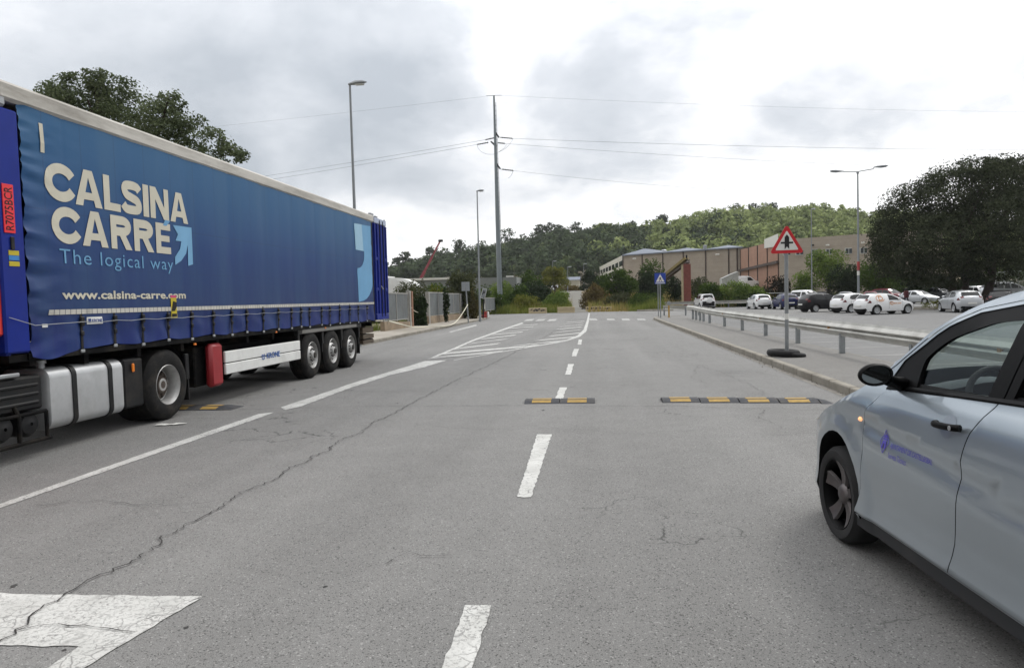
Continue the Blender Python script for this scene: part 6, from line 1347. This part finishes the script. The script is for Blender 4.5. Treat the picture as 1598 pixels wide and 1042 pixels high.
# brick-red flank and long beige office front
D = V(1216, 374, 124); E_ = V(1470, 366, 112); zt2 = D.z
t = wthing('industrial_building', 'long beige building with a terracotta flank, white sign and upper windows', 'building', (D.x, D.y, 2.5))
B2 = Vector((B.x+.4, B.y-.3, 0))
mb = MB(); wallquad(mb, B2, D, 1.0, zt2); mb.build('terracotta_wall', m_terra, t)
mb = MB(); wallquad(mb, D, E_, .5, zt2-.02); mb.build('front_wall', m_beige, t)
mb = MB(); mb.add([(D.x, D.y, zt2-.3), (E_.x, E_.y, zt2-.3), (E_.x+15, E_.y+40, zt2-.3), (B2.x, B2.y, zt2-.3)], [(0, 1, 2, 3)]); mb.build('roof', m_roof, t)
dd = (D-B2); dd.z = 0; L2 = dd.length; dd.normalize(); n3 = Vector((dd.y, -dd.x, 0))
if n3.y > 0: n3 = -n3
for f in (.02, .26, .50, .74, .985):
    p = B2+dd*L2*f+n3*.05; MB().box((p.x-.10, p.y-.1, 1), (p.x+.10, p.y+.05, zt2+.06)).build('seam', m_seam, t)
z0_, z1_ = V(1151, 422.6, 150).z, V(1216, 408.5, 124).z
mb = MB(); a = B2+n3*.1; b_ = Vector((D.x, D.y, 0))+n3*.1
mb.add([(a.x, a.y, z0_-.25), (b_.x, b_.y, z1_-.25), (b_.x, b_.y, z1_+.2), (a.x, a.y, z0_+.2), (a.x+n3.x*.4, a.y+n3.y*.4, z0_-.25), (b_.x+n3.x*.4, b_.y+n3.y*.4, z1_-.25), (b_.x+n3.x*.4, b_.y+n3.y*.4, z1_+.2), (a.x+n3.x*.4, a.y+n3.y*.4, z0_+.2)], [(0, 1, 2, 3), (4, 5, 6, 7), (0, 1, 5, 4), (3, 2, 6, 7), (0, 3, 7, 4), (1, 2, 6, 5)]); mb.build('dark_canopy', m_seam, t)
p = B2+dd*L2*.70+n3*.2; q = Vector((D.x, D.y, 0))+n3*.2+dd*.1; mb = MB(); mb.add([(p.x, p.y, zt2-.9), (q.x, q.y, zt2-1.1), (q.x, q.y, zt2+1.0), (p.x, p.y, zt2+.7), (p.x, p.y+.3, zt2-.9), (q.x, q.y+.3, zt2-1.1), (q.x, q.y+.3, zt2+1.0), (p.x, p.y+.3, zt2+.7)], [(0, 1, 2, 3), (7, 6, 5, 4), (0, 4, 5, 1), (1, 5, 6, 2), (2, 6, 7, 3), (3, 7, 4, 0)]); mb.build('sign_board', m_signw, t)
ee = (E_-D); ee.z = 0; L3 = ee.length
for x0, x1, yt_, yb_ in ((1224, 1241, 390, 398.5), (1246, 1264, 389.3, 398), (1272, 1288, 388.5, 397.5), (1296, 1311, 388, 397), (1327, 1343, 386.6, 396), (1350.5, 1367, 386, 395.5), (1372, 1388, 385, 395)):
    f = ((x0+x1)/2-1216)/254.; p = Vector((D.x, D.y, 0))+ee*f; hw_ = (x1-x0)/2*p.y/F; zt_, zb_ = V((x0+x1)/2, yt_, p.y).z, V((x0+x1)/2, yb_, p.y).z
    w_ = MB().box((p.x-hw_, p.y-.10, zb_), (p.x+hw_, p.y-.04, zt_)).build('window', m_wframe, t); mb = MB()
    for k in range(3): mb.box((p.x-hw_+.1+k*(hw_*2-.1)/3, p.y-.125, zb_+.1), (p.x-hw_+(k+1)*(hw_*2-.1)/3, p.y-.105, zt_-.1))
    mb.build('pane', m_win, w_)
for px, py in ((1271, 383), (1296, 383), (1352, 379)):
    f = (px-1216)/254.; p = Vector((D.x, D.y, 0))+ee*f; zz_ = V(px, py, p.y).z; mb = MB(); mb.box((p.x-.2, p.y-.9, zz_-.12), (p.x+.25, p.y-.4, zz_+.14), .06); mb.tube([(p.x, p.y, zz_), (p.x, p.y-.6, zz_)], .05, 6); mb.build('floodlight', m_trim if px < 1280 else m_signw, t)

# brick pillar with a leaning beam
pb_ = V(1071, 455, 88); zp = V(1071, 412, 88).z
t = wthing('gate_pillar', 'tall red brick pillar carrying a long sloping yellow beam beside the weeds', 'gate', (pb_.x, 88, 0))
mb = MB(); mb.box((pb_.x-.36, 87.6, 0), (pb_.x+.52, 88.4, zp), .02); mb.build('pillar', mat('red_brick', '75423a', .9, var=.2, scale=3, bump=.3), t)
mb = MB(); mb.box((pb_.x-.52, 87.58, 0), (pb_.x-.365, 88.4, zp-.05)); mb.build('pale_edge', m_blk, t)
a, e = V(1033, 434, 91), V(1071.5, 403, 88.0); m_ybeam = mat('yellow_beam', '85764a', .7, var=.15, dirt=.3)
dv = (e-a).normalized(); up_ = Vector((0, 0, 1))-dv*dv.z; up_.normalize(); sd_ = dv.cross(up_)
def beam(mb, a, e, h_, w_): mb.add([p+up_*u+sd_*v for p in (a, e) for u, v in ((-h_, -w_), (-h_, w_), (h_, w_), (h_, -w_))], [(0, 1, 2, 3), (7, 6, 5, 4), (0, 4, 5, 1), (1, 5, 6, 2), (2, 6, 7, 3), (3, 7, 4, 0)]); return mb
beam(MB(), a, e, .16, .35).build('beam', m_ybeam, t); beam(MB(), a-up_*.42, e-up_*.50, .10, .30).build('lower_beam', m_seam, t)
mb = MB(); mb.tube([(e.x, 88, zp), (e.x, 88, V(1071.5, 398, 88).z)], .10, 8); mb.tube([(e.x-.1, 88, zp), (e.x+.35, 88, zp+.5)], .05, 6); mb.build('strut', m_trim, t)

# left side: lorry, low buildings and a crane boom
q = V(612, 470, 62)
t = wthing('white_lorry', 'white lorry with a rounded cab and red lower panel parked behind the left fence', 'lorry', (q.x, 62, 0)); zt_ = V(640, 433, 62).z
MB().box((q.x-7, 61, .9), (q.x-.05, 63.4, zt_+.15), .05).build('box_body', m_white, t)
mb = MB(); secs = []
for f in np.linspace(0, 1, 7): x = q.x+2.7*f; k = 1-.30*f**3; secs.append([(x, 62.2+1.2*cy_, .6+(zt_-.6)*k*cz_) for cy_, cz_ in ((-1, 0), (-1, .88), (-.85, 1), (.85, 1), (1, .88), (1, 0))])
mb.grid(secs, wrap=True); mb.f.append(tuple(36+i for i in range(6))); mb.m.append(0); cb = mb.build('cab', m_white, t, smooth=35)
MB().add([(q.x+.02, 60.985, 1.2), (q.x+.40, 60.985, 1.2), (q.x+.30, 60.985, 2.0), (q.x+.02, 60.985, 2.4)], [(0, 1, 2, 3)]).build('red_panel', m_redr, cb)
for x in (q.x-5, q.x-3.8, q.x+1.6): mb = MB(); mb.lathe([(-.15, .01), (-.15, .45), (.15, .45), (.15, .01)], (x, 61.1, .47), 'y', 20); mb.build('wheel', m_rub, t)
a, e = V(600, 440, 112), V(706, 434.5, 108)
t = wthing('low_building', 'long low building with a white roof edge behind the left fence', 'building', (a.x, 110, 0)); z_ = V(680, 437, 109).z
MB().box((a.x-10, 108, 0), (e.x, 122, z_)).build('wall', mat('grey_shed', '7d8180', .85, var=.06), t); MB().box((a.x-10.2, 107.7, z_), (e.x+.2, 122.2, z_+.32)).build('roof_edge', m_signw, t)
a, e = V(738, 434, 104), V(806, 432, 104); t = wthing('low_building', 'low grey shed wall behind the power pole and shrubs', 'building', ((a.x+e.x)/2, 108, 0)); z_ = (a.z+e.z)/2
MB().box((a.x, 104, 0), (e.x, 114, z_)).build('wall', mat('grey_shed', '7d8180', .85, var=.06), t)
for k in range(4): x = V(791+k*3, 430, 104.3).x; MB().box((x-.12, 104.2, z_), (x+.1, 104.6, z_+.22)).build('roof_vent', m_signw, t)
a, e = V(872, 445, 200), V(904, 445, 200); z0_ = float(height(a.x, 200)); z_ = V(890, 437, 200).z; zr = V(890, 431.5, 200).z
t = wthing('far_shed', 'small white shed with a grey roof at the far end of the old road', 'building', ((a.x+e.x)/2, 203, z0_))
MB().box((a.x, 200, z0_-.5), (e.x, 208, z_)).build('wall', m_pale, t)
MB().add([(a.x-.3, 199.5, z_), (e.x+.3, 199.5, z_), (e.x+.3, 204, zr), (a.x-.3, 204, zr), (e.x+.3, 208.5, z_), (a.x-.3, 208.5, z_)], [(0, 1, 2, 3), (3, 2, 4, 5), (0, 3, 5), (1, 4, 2)]).build('roof', m_roof, t)
small_car('parked_van', 'tiny white van in front of the far white shed', (V(880, 449, 180).x, 180, float(height(-8, 180))), 90, m_carw, 'van', 1, 1, cat='van')
a, e = V(654, 440, 132), V(687, 376, 132); t = wthing('crane', 'red telescopic crane boom rising behind the left fence', 'crane', (a.x-2, 132, 0)); m_crane = mat('crane_red', '8a3a44', .5, var=.1)
dv = (e-a); mb = MB(); bs = (a-dv*.35)
for f0, f1, w_ in ((0, .45, .34), (.40, .72, .26), (.70, 1., .18)): MB().tube([bs+(e-bs)*f0, bs+(e-bs)*f1], w_, 4).build('boom_section', m_crane, t)
mb = MB(); mb.box((e.x-.35, 131.8, e.z-.2), (e.x+.5, 132.2, e.z+.25), .08); mb.build('boom_head', m_trim, t); MB().box((bs.x-3, 130.6, .5), (bs.x+4, 133.4, 2.0), .1).build('carrier', m_crane, t)
for x in (bs.x-2, bs.x+2.8): mb = MB(); mb.lathe([(-.2, .01), (-.2, .6), (.2, .6), (.2, .01)], (x, 130.7, .62), 'y', 18); mb.build('wheel', m_rub, t)
# vehicles on the bank by the buildings
p = V(1166, 447, 137); small_car('parked_van', 'large white panel van in front of the terracotta wall', (p.x+1.6, 137, float(height(p.x, 137))), 90, m_carw, 'van', 1.15, 1.22, cat='van', extra='cargo')
p = V(1139, 445, 133); t = wthing('lorry_body', 'white lorry body half hidden by shrubs left of the white panel van', 'lorry', (p.x, 133, float(height(p.x, 133)))); z_ = V(1139, 424, 133).z; g_ = float(height(p.x, 133))
mb = MB(); mb.prism([(p.x-1.6, g_+.6), (p.x+1.3, g_+.6), (p.x+1.3, z_), (p.x+.2, z_-.4), (p.x-1.6, z_-1.2)], 131.8, 134.2, plane='xz'); mb.build('tarpaulin', mat('grey_tarpaulin', 'a9acab', .7, dirt=.2), t)
for x in (p.x-1.1, p.x+.8): mb = MB(); mb.lathe([(-.15, .01), (-.15, .45), (.15, .45), (.15, .01)], (x, 131.9, g_+.45), 'y', 16); mb.build('wheel', m_rub, t)
# ---------------------------------------------------------------- trees, shrubs, weeds and the wooded hill
m_bark = mat('bark', '3d3530', .95, var=.3, scale=6, bump=.5, stretch=(1, 1, .3))
L_dark = leaf_mat('leaf_dark', '182116', '3a482f', .15, .5); L_mid = leaf_mat('leaf_mid', '2a3a1c', '54682f', .25, .6); L_light = leaf_mat('leaf_light', '44592a', '7d9048', .3, .6)
L_tree = leaf_mat('leaf_big_tree', '242a1e', '525844', .2, .6); L_olive = leaf_mat('leaf_olive', '2b3022', '5c6144', .2, .8); L_yel = leaf_mat('leaf_yellowish', '4a5226', '86863f', .3, .6); L_oak = leaf_mat('leaf_tree_left', '3a4430', '747e60', .3, .7)
L_pd = leaf_mat('pine_cloud_shade', '2b3627', '5f6b51', .15, .13); L_pl = leaf_mat('pine_sunlit', '54623c', 'a9b47a', .28, .13)  # cloud shade and sun on the hill are in these leaf tones
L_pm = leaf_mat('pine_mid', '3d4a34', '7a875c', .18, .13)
def plant(name, label, cat, base, blobs, n, size, m, trunk=None, clumps=26, spread=.27, fill=.35, seed=1, group=None, aspect=.55, twigs=0):
    """blobs in world coordinates (x, y, z, rx, ry, rz)"""
    rng = np.random.default_rng(seed); t = wthing(name, label, cat, base, group)
    P_, O_ = crown_pts(blobs, n, rng, clumps, spread, fill); k = P_[:, 2] > base[2]+.02; v, f = leaves(P_[k], size, O_[k], aspect, .25, rng)
    np_mesh('crown', v, f, m, t)
    if trunk:
        rr = random.Random(seed)
        for (bx, by, r, h_) in trunk:
            top = Vector((bx+rr.uniform(-.25, .25)*h_*.5, by, base[2]+h_)); b0 = Vector((bx, by, base[2]-.15)); md = b0.lerp(top, .5)+Vector((rr.uniform(-.1, .1)*h_, 0, 0))
            mb = MB(); mb.tube(crom([tuple(b0), tuple(md), tuple(top)], 5), [r*(1.25-.75*i/10) for i in range(11)], 9)
            for b in rr.sample(blobs, min(len(blobs), 4 if len(trunk) > 1 else 7)):
                s_ = b0.lerp(top, rr.uniform(.45, .95)); e = Vector(b[:3])+Vector((rr.uniform(-.4, .4)*b[3], rr.uniform(-.4, .4)*b[4], rr.uniform(-.2, .5)*b[5])); mb.tube(crom([tuple(s_), tuple(s_.lerp(e, .5)+Vector((0, 0, .08*(e-s_).length))), tuple(e)], 4), [r*.5*(1-.09*i) for i in range(9)], 6)
                for _ in range(twigs): q = s_.lerp(e, rr.uniform(.4, 1)); w_ = q+Vector((rr.uniform(-1, 1)*b[3]*.6, rr.uniform(-1, 1)*b[4]*.6, rr.uniform(.0, 1)*b[5]*.8)); mb.tube([q, q.lerp(w_, .5)+Vector((0, 0, .05)), w_], [r*.12, r*.09, r*.04], 4)
            mb.build('trunk', m_bark, t, smooth=60)
    return t
def shrub(label, x0, x1, yt, yb, Y, m, n, size, seed, trunk=False, group=None, name='shrub', nb=7, depth=1.0, spread=.30, cat='shrub'):
    n = int(n*1.7)
    """a bush whose front fills that part of the photo, at distance Y, standing on the ground there"""
    c = V((x0+x1)/2, (yt+yb)/2, Y); k = Y/F*1.02; w_ = (x1-x0)*k; zt_ = V((x0+x1)/2, yt, Y).z; zg_ = float(height(c.x, Y)); h_ = zt_-zg_; rr = random.Random(seed); bl_ = []
    z0 = zg_+(.35*h_ if trunk else .0)
    for i in range(nb):
        f = (i+.5)/nb; u = rr.uniform(-.5, .5) if i > 1 else (-.25, .25)[i]; env = math.sqrt(max(.1, 1-(2*u)**2*.9)); r_ = w_*rr.uniform(.17, .28); rz_ = (zt_-z0)*rr.uniform(.20, .32)
        zc_ = z0+rz_*.8+(zt_-z0)*env*rr.uniform(.05, .98)-rz_*.9*env; zc_ = min(max(zc_, z0+rz_*.5), z0+(zt_-z0)*env-rz_*.75)
        bl_.append((c.x+u*(w_-r_*1.2), Y+rr.uniform(-.4, .4)*w_*depth*.6, zc_, r_, r_*depth, rz_))
    bl_.append((c.x, Y, z0+(zt_-z0)*.42, w_*.36, w_*.3*depth, (zt_-z0)*.40))
    return plant(name, label, cat, (c.x, Y, zg_), bl_, n, size, m, [(c.x, Y, .035*h_+.03, h_*.6)] if trunk else None, 22, spread, .3, seed, group)
# the tree behind the trailer, ragged and thin at its right-hand end
bl = [(V(x, y, Y).x, Y, V(x, y, Y).z, rx*Y/F, rx*Y/F, rz*Y/F) for x, y, rx, rz, Y in ((135, 158, 62, 38, 24), (95, 150, 34, 26, 24), (190, 165, 58, 38, 25), (245, 188, 46, 36, 24), (290, 208, 38, 32, 24.5), (330, 228, 34, 26, 24), (365, 246, 24, 16, 24), (120, 215, 80, 50, 25), (220, 250, 80, 50, 26), (290, 280, 70, 40, 25), (150, 128, 30, 18, 24), (270, 160, 22, 18, 24), (60, 300, 60, 60, 25), (180, 340, 80, 60, 25))]
plant('roadside_tree', 'leafy green tree with a thin ragged crown rising behind the blue trailer', 'tree', (V(190, 300, 25).x, 25, 0), bl, 52000, .115, L_oak, [(V(190, 300, 25).x, 25, .22, 4.5)], 20, .24, .25, 5, twigs=5)
# the big dark tree with several trunks in the car park
def bb(x, y, rx, rz, Y): p = V(x, y, Y); return (p.x, Y, p.z, rx*Y/F, rx*Y/F*.9, rz*Y/F)
bl = [bb(*q) for q in ((1400, 375, 46, 40, 62), (1385, 350, 26, 26, 62), (1425, 335, 48, 42, 62), (1465, 310, 55, 42, 62), (1510, 295, 60, 42, 61), (1560, 290, 62, 40, 62), (1615, 290, 70, 42, 62), (1440, 385, 60, 45, 60), (1500, 365, 75, 55, 60), (1570, 355, 80, 60, 60), (1640, 350, 80, 60, 62), (1420, 420, 45, 25, 63), (1480, 420, 60, 28, 62), (1550, 415, 60, 26, 61), (1380, 395, 26, 26, 62), (1690, 360, 70, 80, 62), (1530, 268, 40, 18, 62), (1590, 262, 46, 16, 62))]
tb_ = [(V(px, 450, 61.5).x, 61.5+dy, r, 5.5) for px, r, dy in ((1489, .30, 0), (1511, .26, .5), (1529, .34, -.3))]
plant('large_tree', 'big dark spreading tree with several trunks standing in the car park', 'tree', (V(1510, 450, 61.5).x, 61.5, 0), bl, 115000, .19, L_tree, tb_, 44, .17, .35, 9)
struct(MB().lathe([(.0, 3.2), (.13, 3.2), (.14, 3.05), (.15, 0.01)], (V(1478, 480, 58).x+1.2, 60.5, 0), 'z', 26).build('planting_bed', m_conc))
g_ = V(1448, 475, 57.5); plant('weed_tuft', 'tuft of dry grass on the kerb left of the silver hatchback', 'grass tuft', (g_.x+.4, 57.5, .14), [(g_.x+.5, 57.5, .4, .9, .5, .35), (g_.x+1.1, 57.6, .45, .6, .5, .3)], 500, .22, L_yel, None, 14, .3, .2, 3, aspect=.2)
# left side
S_ = shrub; W_r0 = leaf_mat('scrub_russet', '52462e', '7c7048', .25, .5)
S_('dark bush growing in the gap with the short rope', 643, 667, 462, 505, 44, L_dark, 2600, .16, 11, nb=9)
S_('grey-green shrub above the first fence panel in front of the white lorry', 612, 664, 434, 486, 50, L_olive, 2600, .16, 12, nb=8, spread=.42)
S_('yellowish-green shrub hanging over the middle fence panels', 664, 700, 437, 490, 53, L_yel, 1700, .18, 13)
S_('dark climbing plant draped over the fence between two panels', 690, 703, 448, 494, 50, L_dark, 500, .15, 14, nb=4)
S_('tall dark olive bush behind the small grey sign', 696, 748, 418, 490, 60, L_olive, 4200, .22, 15, nb=10)
S_('brownish bush between the small grey sign and the street lamp', 732, 748, 452, 500, 57, leaf_mat('leaf_brown', '3a3826', '6d6642', .2, .8), 1000, .16, 16)
S_('pale green bush right behind the power pole', 762, 805, 438, 488, 91, L_light, 2800, .26, 17, nb=9)
S_('dark green bush right of the power pole', 795, 866, 430, 480, 97, L_dark, 4200, .30, 18, nb=10)
S_('mid-green bush in front of the dark bush by the power pole', 782, 835, 447, 488, 89, L_mid, 2600, .26, 19, nb=9)
S_('rounded dark tree crown behind the bushes by the pole', 800, 850, 424, 470, 112, L_mid, 2200, .34, 20)
S_('yellow-green tree at the left edge of the old road', 846, 886, 416, 458, 128, L_yel, 2200, .36, 21, True, name='small_tree', cat='tree')
S_('dark round shrub left of the warehouse end wall', 903, 934, 424, 452, 150, L_dark, 1700, .42, 22)
S_('second dark shrub at the foot of the warehouse end wall', 930, 950, 430, 452, 150, L_mid, 900, .42, 23)
S_('large round green bush with bare stems right of the old road', 932, 992, 420, 470, 99, L_mid, 3800, .30, 24, True, nb=10)
S_('tall loose bush left of the blue crossing sign', 994, 1040, 404, 465, 108, L_mid, 3000, .32, 25, nb=9, spread=.36)
S_('dark bush behind the blue crossing sign', 985, 1030, 426, 470, 103, L_dark, 2500, .30, 26)
S_('dark bush under the sloping yellow beam', 1034, 1066, 424, 462, 98, L_dark, 1800, .28, 27)
S_('olive bush right of the red brick pillar', 1076, 1112, 424, 460, 96, L_olive, 1900, .28, 28)
S_('bushy shrub behind the white compact SUV', 1088, 1140, 440, 478, 90, L_mid, 3000, .26, 29, nb=9)
S_('bright green spreading hedge bush between the white SUV and the white hatchback', 1118, 1192, 436, 478, 89, L_light, 4800, .26, 30, nb=12, depth=.6)
S_('low dark hedge bush behind the white hatchback', 1150, 1215, 455, 480, 88, L_dark, 2600, .26, 31, nb=9, depth=.5)
S_('dark leafless-looking shrub left of the warning sign pole', 1188, 1230, 424, 470, 96, leaf_mat('leaf_dusk', '17170f', '37352a', .1, .8), 2600, .28, 32, nb=8)
S_('bright green shrub just right of the warning sign pole', 1232, 1272, 424, 472, 97, L_light, 2600, .28, 33, nb=8)
S_('slender pale green tree in front of the office windows', 1262, 1322, 388, 470, 98, L_light, 2600, .30, 34, True, nb=9, spread=.4, name='small_tree', cat='tree')
S_('dark shrub below the slender pale tree', 1290, 1345, 416, 472, 94, L_dark, 3600, .28, 35, nb=10)
S_('green tree right of the double lamp post', 1340, 1400, 398, 470, 90, L_mid, 4600, .28, 36, nb=11, name='small_tree', cat='tree')
S_('dark undergrowth behind the dark red SUV', 1376, 1450, 418, 474, 93, L_dark, 4200, .30, 37, nb=11)
S_('dark undergrowth behind the silver saloon', 1440, 1500, 424, 474, 94, L_dark, 3400, .30, 38, nb=10)
S_('dark undergrowth behind the tree trunks', 1492, 1552, 426, 474, 95, L_dark, 3400, .30, 39, nb=10)
S_('green bank of bushes beyond the mesh fence', 1545, 1680, 405, 470, 92, L_mid, 6500, .32, 40, nb=14)
S_('green shrub in front of the low building, behind the fence', 655, 704, 438, 470, 70, L_mid, 2600, .2, 41, nb=9)
S_('tangled green bush at the foot of the fence beside the power pole', 757, 790, 455, 488, 80, L_mid, 1500, .2, 42)
S_('loose pale bush on the left edge of the old road', 846, 892, 452, 487, 84, L_light, 2600, .2, 43, nb=9, spread=.38)
S_('low green bush behind the yellowish concrete block', 800, 852, 458, 488, 83, L_yel, 2600, .2, 44, nb=9, spread=.38)
S_('russet scrub on the right edge of the old road', 905, 945, 446, 484, 96, W_r0, 2400, .24, 45, nb=9, spread=.4)
S_('dense green scrub below the blue crossing sign', 985, 1040, 452, 486, 84, L_mid, 3000, .2, 46, nb=10, spread=.4)
S_('olive scrub between the round bush and the concrete blocks', 938, 990, 456, 484, 90, L_olive, 2600, .2, 47, nb=10, spread=.4)
S_('olive shrub right in front of the white lorry cab', 634, 670, 437, 482, 54, L_olive, 1500, .17, 48, nb=8, spread=.40)
S_('broad green bush between the street lamp and the power pole', 738, 782, 437, 488, 97, L_mid, 2800, .26, 49, nb=10)
S_('low russet and green scrub across the top of the old road', 862, 912, 446, 459, 158, W_r0, 1600, .34, 50, nb=9, spread=.36, depth=.4)
# grit along the gutters
rng_ = np.random.default_rng(77); n_ = 1500; xx = np.where(rng_.random(n_) < .6, 4.0-np.abs(rng_.normal(size=n_))*.10-.01, XL+np.abs(rng_.normal(size=n_))*.12+.01); yy_ = rng_.uniform(6, 45, n_)
v_, f_ = leaves(np.stack([xx, yy_, np.full(n_, .012)], 1), rng_.uniform(.008, .035, n_), None, .7, 1.5, rng_)
o = np_mesh('gutter_grit', v_, f_, mat('grit', '6b6253', .95, var=.4, scale=20)); o['kind'] = 'stuff'
# weeds: nobody could count them
def blades(name, n, area, h0, h1, cols, w_=.05, seed=1, avoid=None):
    rng = np.random.default_rng(seed); xy = area(rng, n)
    if avoid is not None: xy = xy[~avoid(xy)]
    n = len(xy); z = height(xy[:, 0], xy[:, 1])-.06; pn = np.array([noise.noise(Vector((a*.35, b*.25, seed))) for a, b in xy]); hh = (h0+(h1-h0)*rng.random(n))*(1.0+.9*pn); hh = np.maximum(hh, .12)
    a = rng.uniform(0, 2*math.pi, n); lean = rng.normal(size=(n, 2))*.22*hh[:, None]; ww = w_*rng.uniform(.6, 1.5, n)
    b0 = np.stack([xy[:, 0]-np.cos(a)*ww, xy[:, 1]-np.sin(a)*ww, z], 1); b1 = np.stack([xy[:, 0]+np.cos(a)*ww, xy[:, 1]+np.sin(a)*ww, z], 1); tp = np.stack([xy[:, 0]+lean[:, 0], xy[:, 1]+lean[:, 1], z+hh], 1)
    o = np_mesh(name, np.stack([b0, b1, tp], 1).reshape(-1, 3), np.arange(3*n).reshape(-1, 3), cols); o['kind'] = 'stuff'; return o
W_g = leaf_mat('weed_green', '4f6128', '8a8f4a', .3, .25); W_s = leaf_mat('weed_straw', '7c6f42', 'a89a63', .3, .3); W_r = leaf_mat('weed_russet', '5a4530', '86744c', .25, .3)
def onroad(xy): return np.abs(xy[:, 0]-np.interp(xy[:, 1], [78, 92, 115, 150], [-1.75, -1.9, -2.6, -4.6])) < np.interp(xy[:, 1], [78, 90, 120, 150], [.85, 1.2, 1.7, 2.9])
def box_area(x0, x1, y0, y1): return lambda rng, n: np.stack([rng.uniform(x0, x1, n), rng.uniform(y0, y1, n)], 1)
blades('weeds', 26000, box_area(-13, 7.5, 78.6, 104), .35, 1.15, W_g, .05, 3, lambda xy: onroad(xy) | ((np.abs(xy[:, 0]-.8) < 3.0) & (xy[:, 1] < 86)))
blades('dry_weeds', 15000, box_area(-13, 22, 79.5, 128), .4, 1.3, W_s, .05, 4, lambda xy: onroad(xy) | ((xy[:, 0] > 7.6) & (xy[:, 1] < 88)))
blades('dry_weeds', 5000, box_area(-2.2, 5, 96, 118), .5, 1.3, W_r, .06, 5, onroad)
blades('grass', 16000, box_area(-30, 40, 88.5, 150), .2, .7, W_g, .08, 6, onroad)
blades('grass', 3500, lambda rng, n: np.stack([rng.uniform(-13.4, -11.9, n), rng.uniform(28, 76, n)], 1), .2, .6, W_g, .02, 8)
blades('grass', 2600, lambda rng, n: np.stack([rng.normal(-11.6, .12, n), rng.uniform(24, 57, n)], 1), .1, .3, W_g, .012, 9)
# the wooded hill: pines, cloud shade left and sunlight right put into leaf colours
def forest(name, n, sel, m, seed, ymin=212, ymax=362, size=1.15, tall=(6.5, 10.5)):
    rng = np.random.default_rng(seed); protos = []
    for k in range(6):
        nb = rng.integers(3, 6); bl_ = [(rng.uniform(-.22, .22), rng.uniform(-.22, .22), rng.uniform(.42, .80), rng.uniform(.19, .33), rng.uniform(.19, .33), rng.uniform(.14, .24)) for _ in range(nb)]
        P_, O_ = crown_pts(bl_, 210, rng, 11, .22, .55); v, f = leaves(P_, .115, O_, .7, .5, rng, 2.6); protos.append(v)
    px = rng.uniform(470, 1760, n); dirs = np.array([ray(x, 463)[0]/ray(x, 463)[1] for x in px]); y = ymin+(ymax-ymin)*rng.random(n)**.75; x = dirs*y+rng.normal(size=n)*1.5
    k = sel(px+rng.normal(size=n)*14, y, rng); x, y = x[k], y[k]; z = height(x, y); ok = z > 5.0; x, y, z = x[ok], y[ok], z[ok]; vs = []
    for i in range(len(x)):
        s_ = rng.uniform(*tall); a = rng.uniform(0, 6.28); c_, s2 = math.cos(a), math.sin(a); wd = rng.uniform(.75, 1.15); v = protos[rng.integers(0, 6)]
        vs.append(np.stack([x[i]+(v[:, 0]*c_-v[:, 1]*s2)*s_*wd, y[i]+(v[:, 0]*s2+v[:, 1]*c_)*s_*wd, z[i]+v[:, 2]*s_-.4], 1))
    vs = np.concatenate(vs); o = np_mesh(name, vs, np.arange(len(vs)).reshape(-1, 4), m); o['kind'] = 'stuff'; return o
forest('shaded_pine_wood', 1700, lambda px, y, r: (px < 1035) | ((px < 1150) & (r.random(len(px)) < .35)), L_pd, 31, tall=(6, 13))
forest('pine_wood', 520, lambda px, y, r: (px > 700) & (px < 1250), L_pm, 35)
forest('sunlit_pine_wood', 1900, lambda px, y, r: (px > 1030) | ((px > 930) & (r.random(len(px)) < .3)), L_pl, 33, tall=(6, 13.5))
# single pines that stand above the ridge
for i, (px, py, Y, w_, m_) in enumerate(((790, 361, 330, 20, L_pd), (843, 354, 335, 15, L_pd), (857, 352, 335, 15, L_pd), (869, 355, 335, 15, L_pd), (900, 350, 340, 16, L_pd), (942, 352, 340, 15, L_pd), (1021, 345, 345, 10, L_pd), (1034, 337, 345, 13, L_pd), (1147, 322, 345, 17, L_pd), (1175, 322, 345, 16, L_pd), (1205, 321, 345, 14, L_pd), (620, 405, 300, 12, L_pd), (633, 396, 300, 14, L_pd), (672, 388, 310, 14, L_pd), (715, 378, 315, 18, L_pd), (1267, 321, 345, 14, L_pl), (985, 349, 340, 13, L_pd))):
    p = V(px, py-2, Y); zg_ = float(height(p.x, Y)); k = Y/F; r_ = w_*k*.62; zc_ = p.z-r_*.4
    plant('pine_tree', 'tall dark pine standing up from the wooded ridge' if m_ is L_pd else 'pale green pine standing up from the wooded ridge behind the lamp post', 'tree', (p.x, Y, zg_),
          [(p.x, Y, zc_, r_, r_, r_*.6), (p.x-r_*.4, Y, zc_-r_*.5, r_*.6, r_*.6, r_*.5), (p.x+r_*.35, Y, zc_-r_*.8, r_*.6, r_*.6, r_*.5)], 380, .95, m_, [(p.x, Y, .28, max(2, zc_-zg_))], 12, .28, .3, 60+i, 'pines standing above the ridge' if m_ is L_pd else None)
# ---------------------------------------------------------------- a little haze in the air
hz = MB().box((-760, -135, -1.2), (860, 720, 95)).build('haze', bpy.data.materials.new('haze_air')); hz['kind'] = 'stuff'
hm = hz.data.materials[0]; hm.use_nodes = True; ht = hm.node_tree; ht.nodes.clear()
pv = N(ht, 'ShaderNodeVolumePrincipled', i_Density=.00017, i_Anisotropy=.2); pv.inputs['Color'].default_value = (.93, .96, 1, 1)
ho = N(ht, 'ShaderNodeOutputMaterial'); ht.links.new(pv.outputs[0], ho.inputs['Volume'])
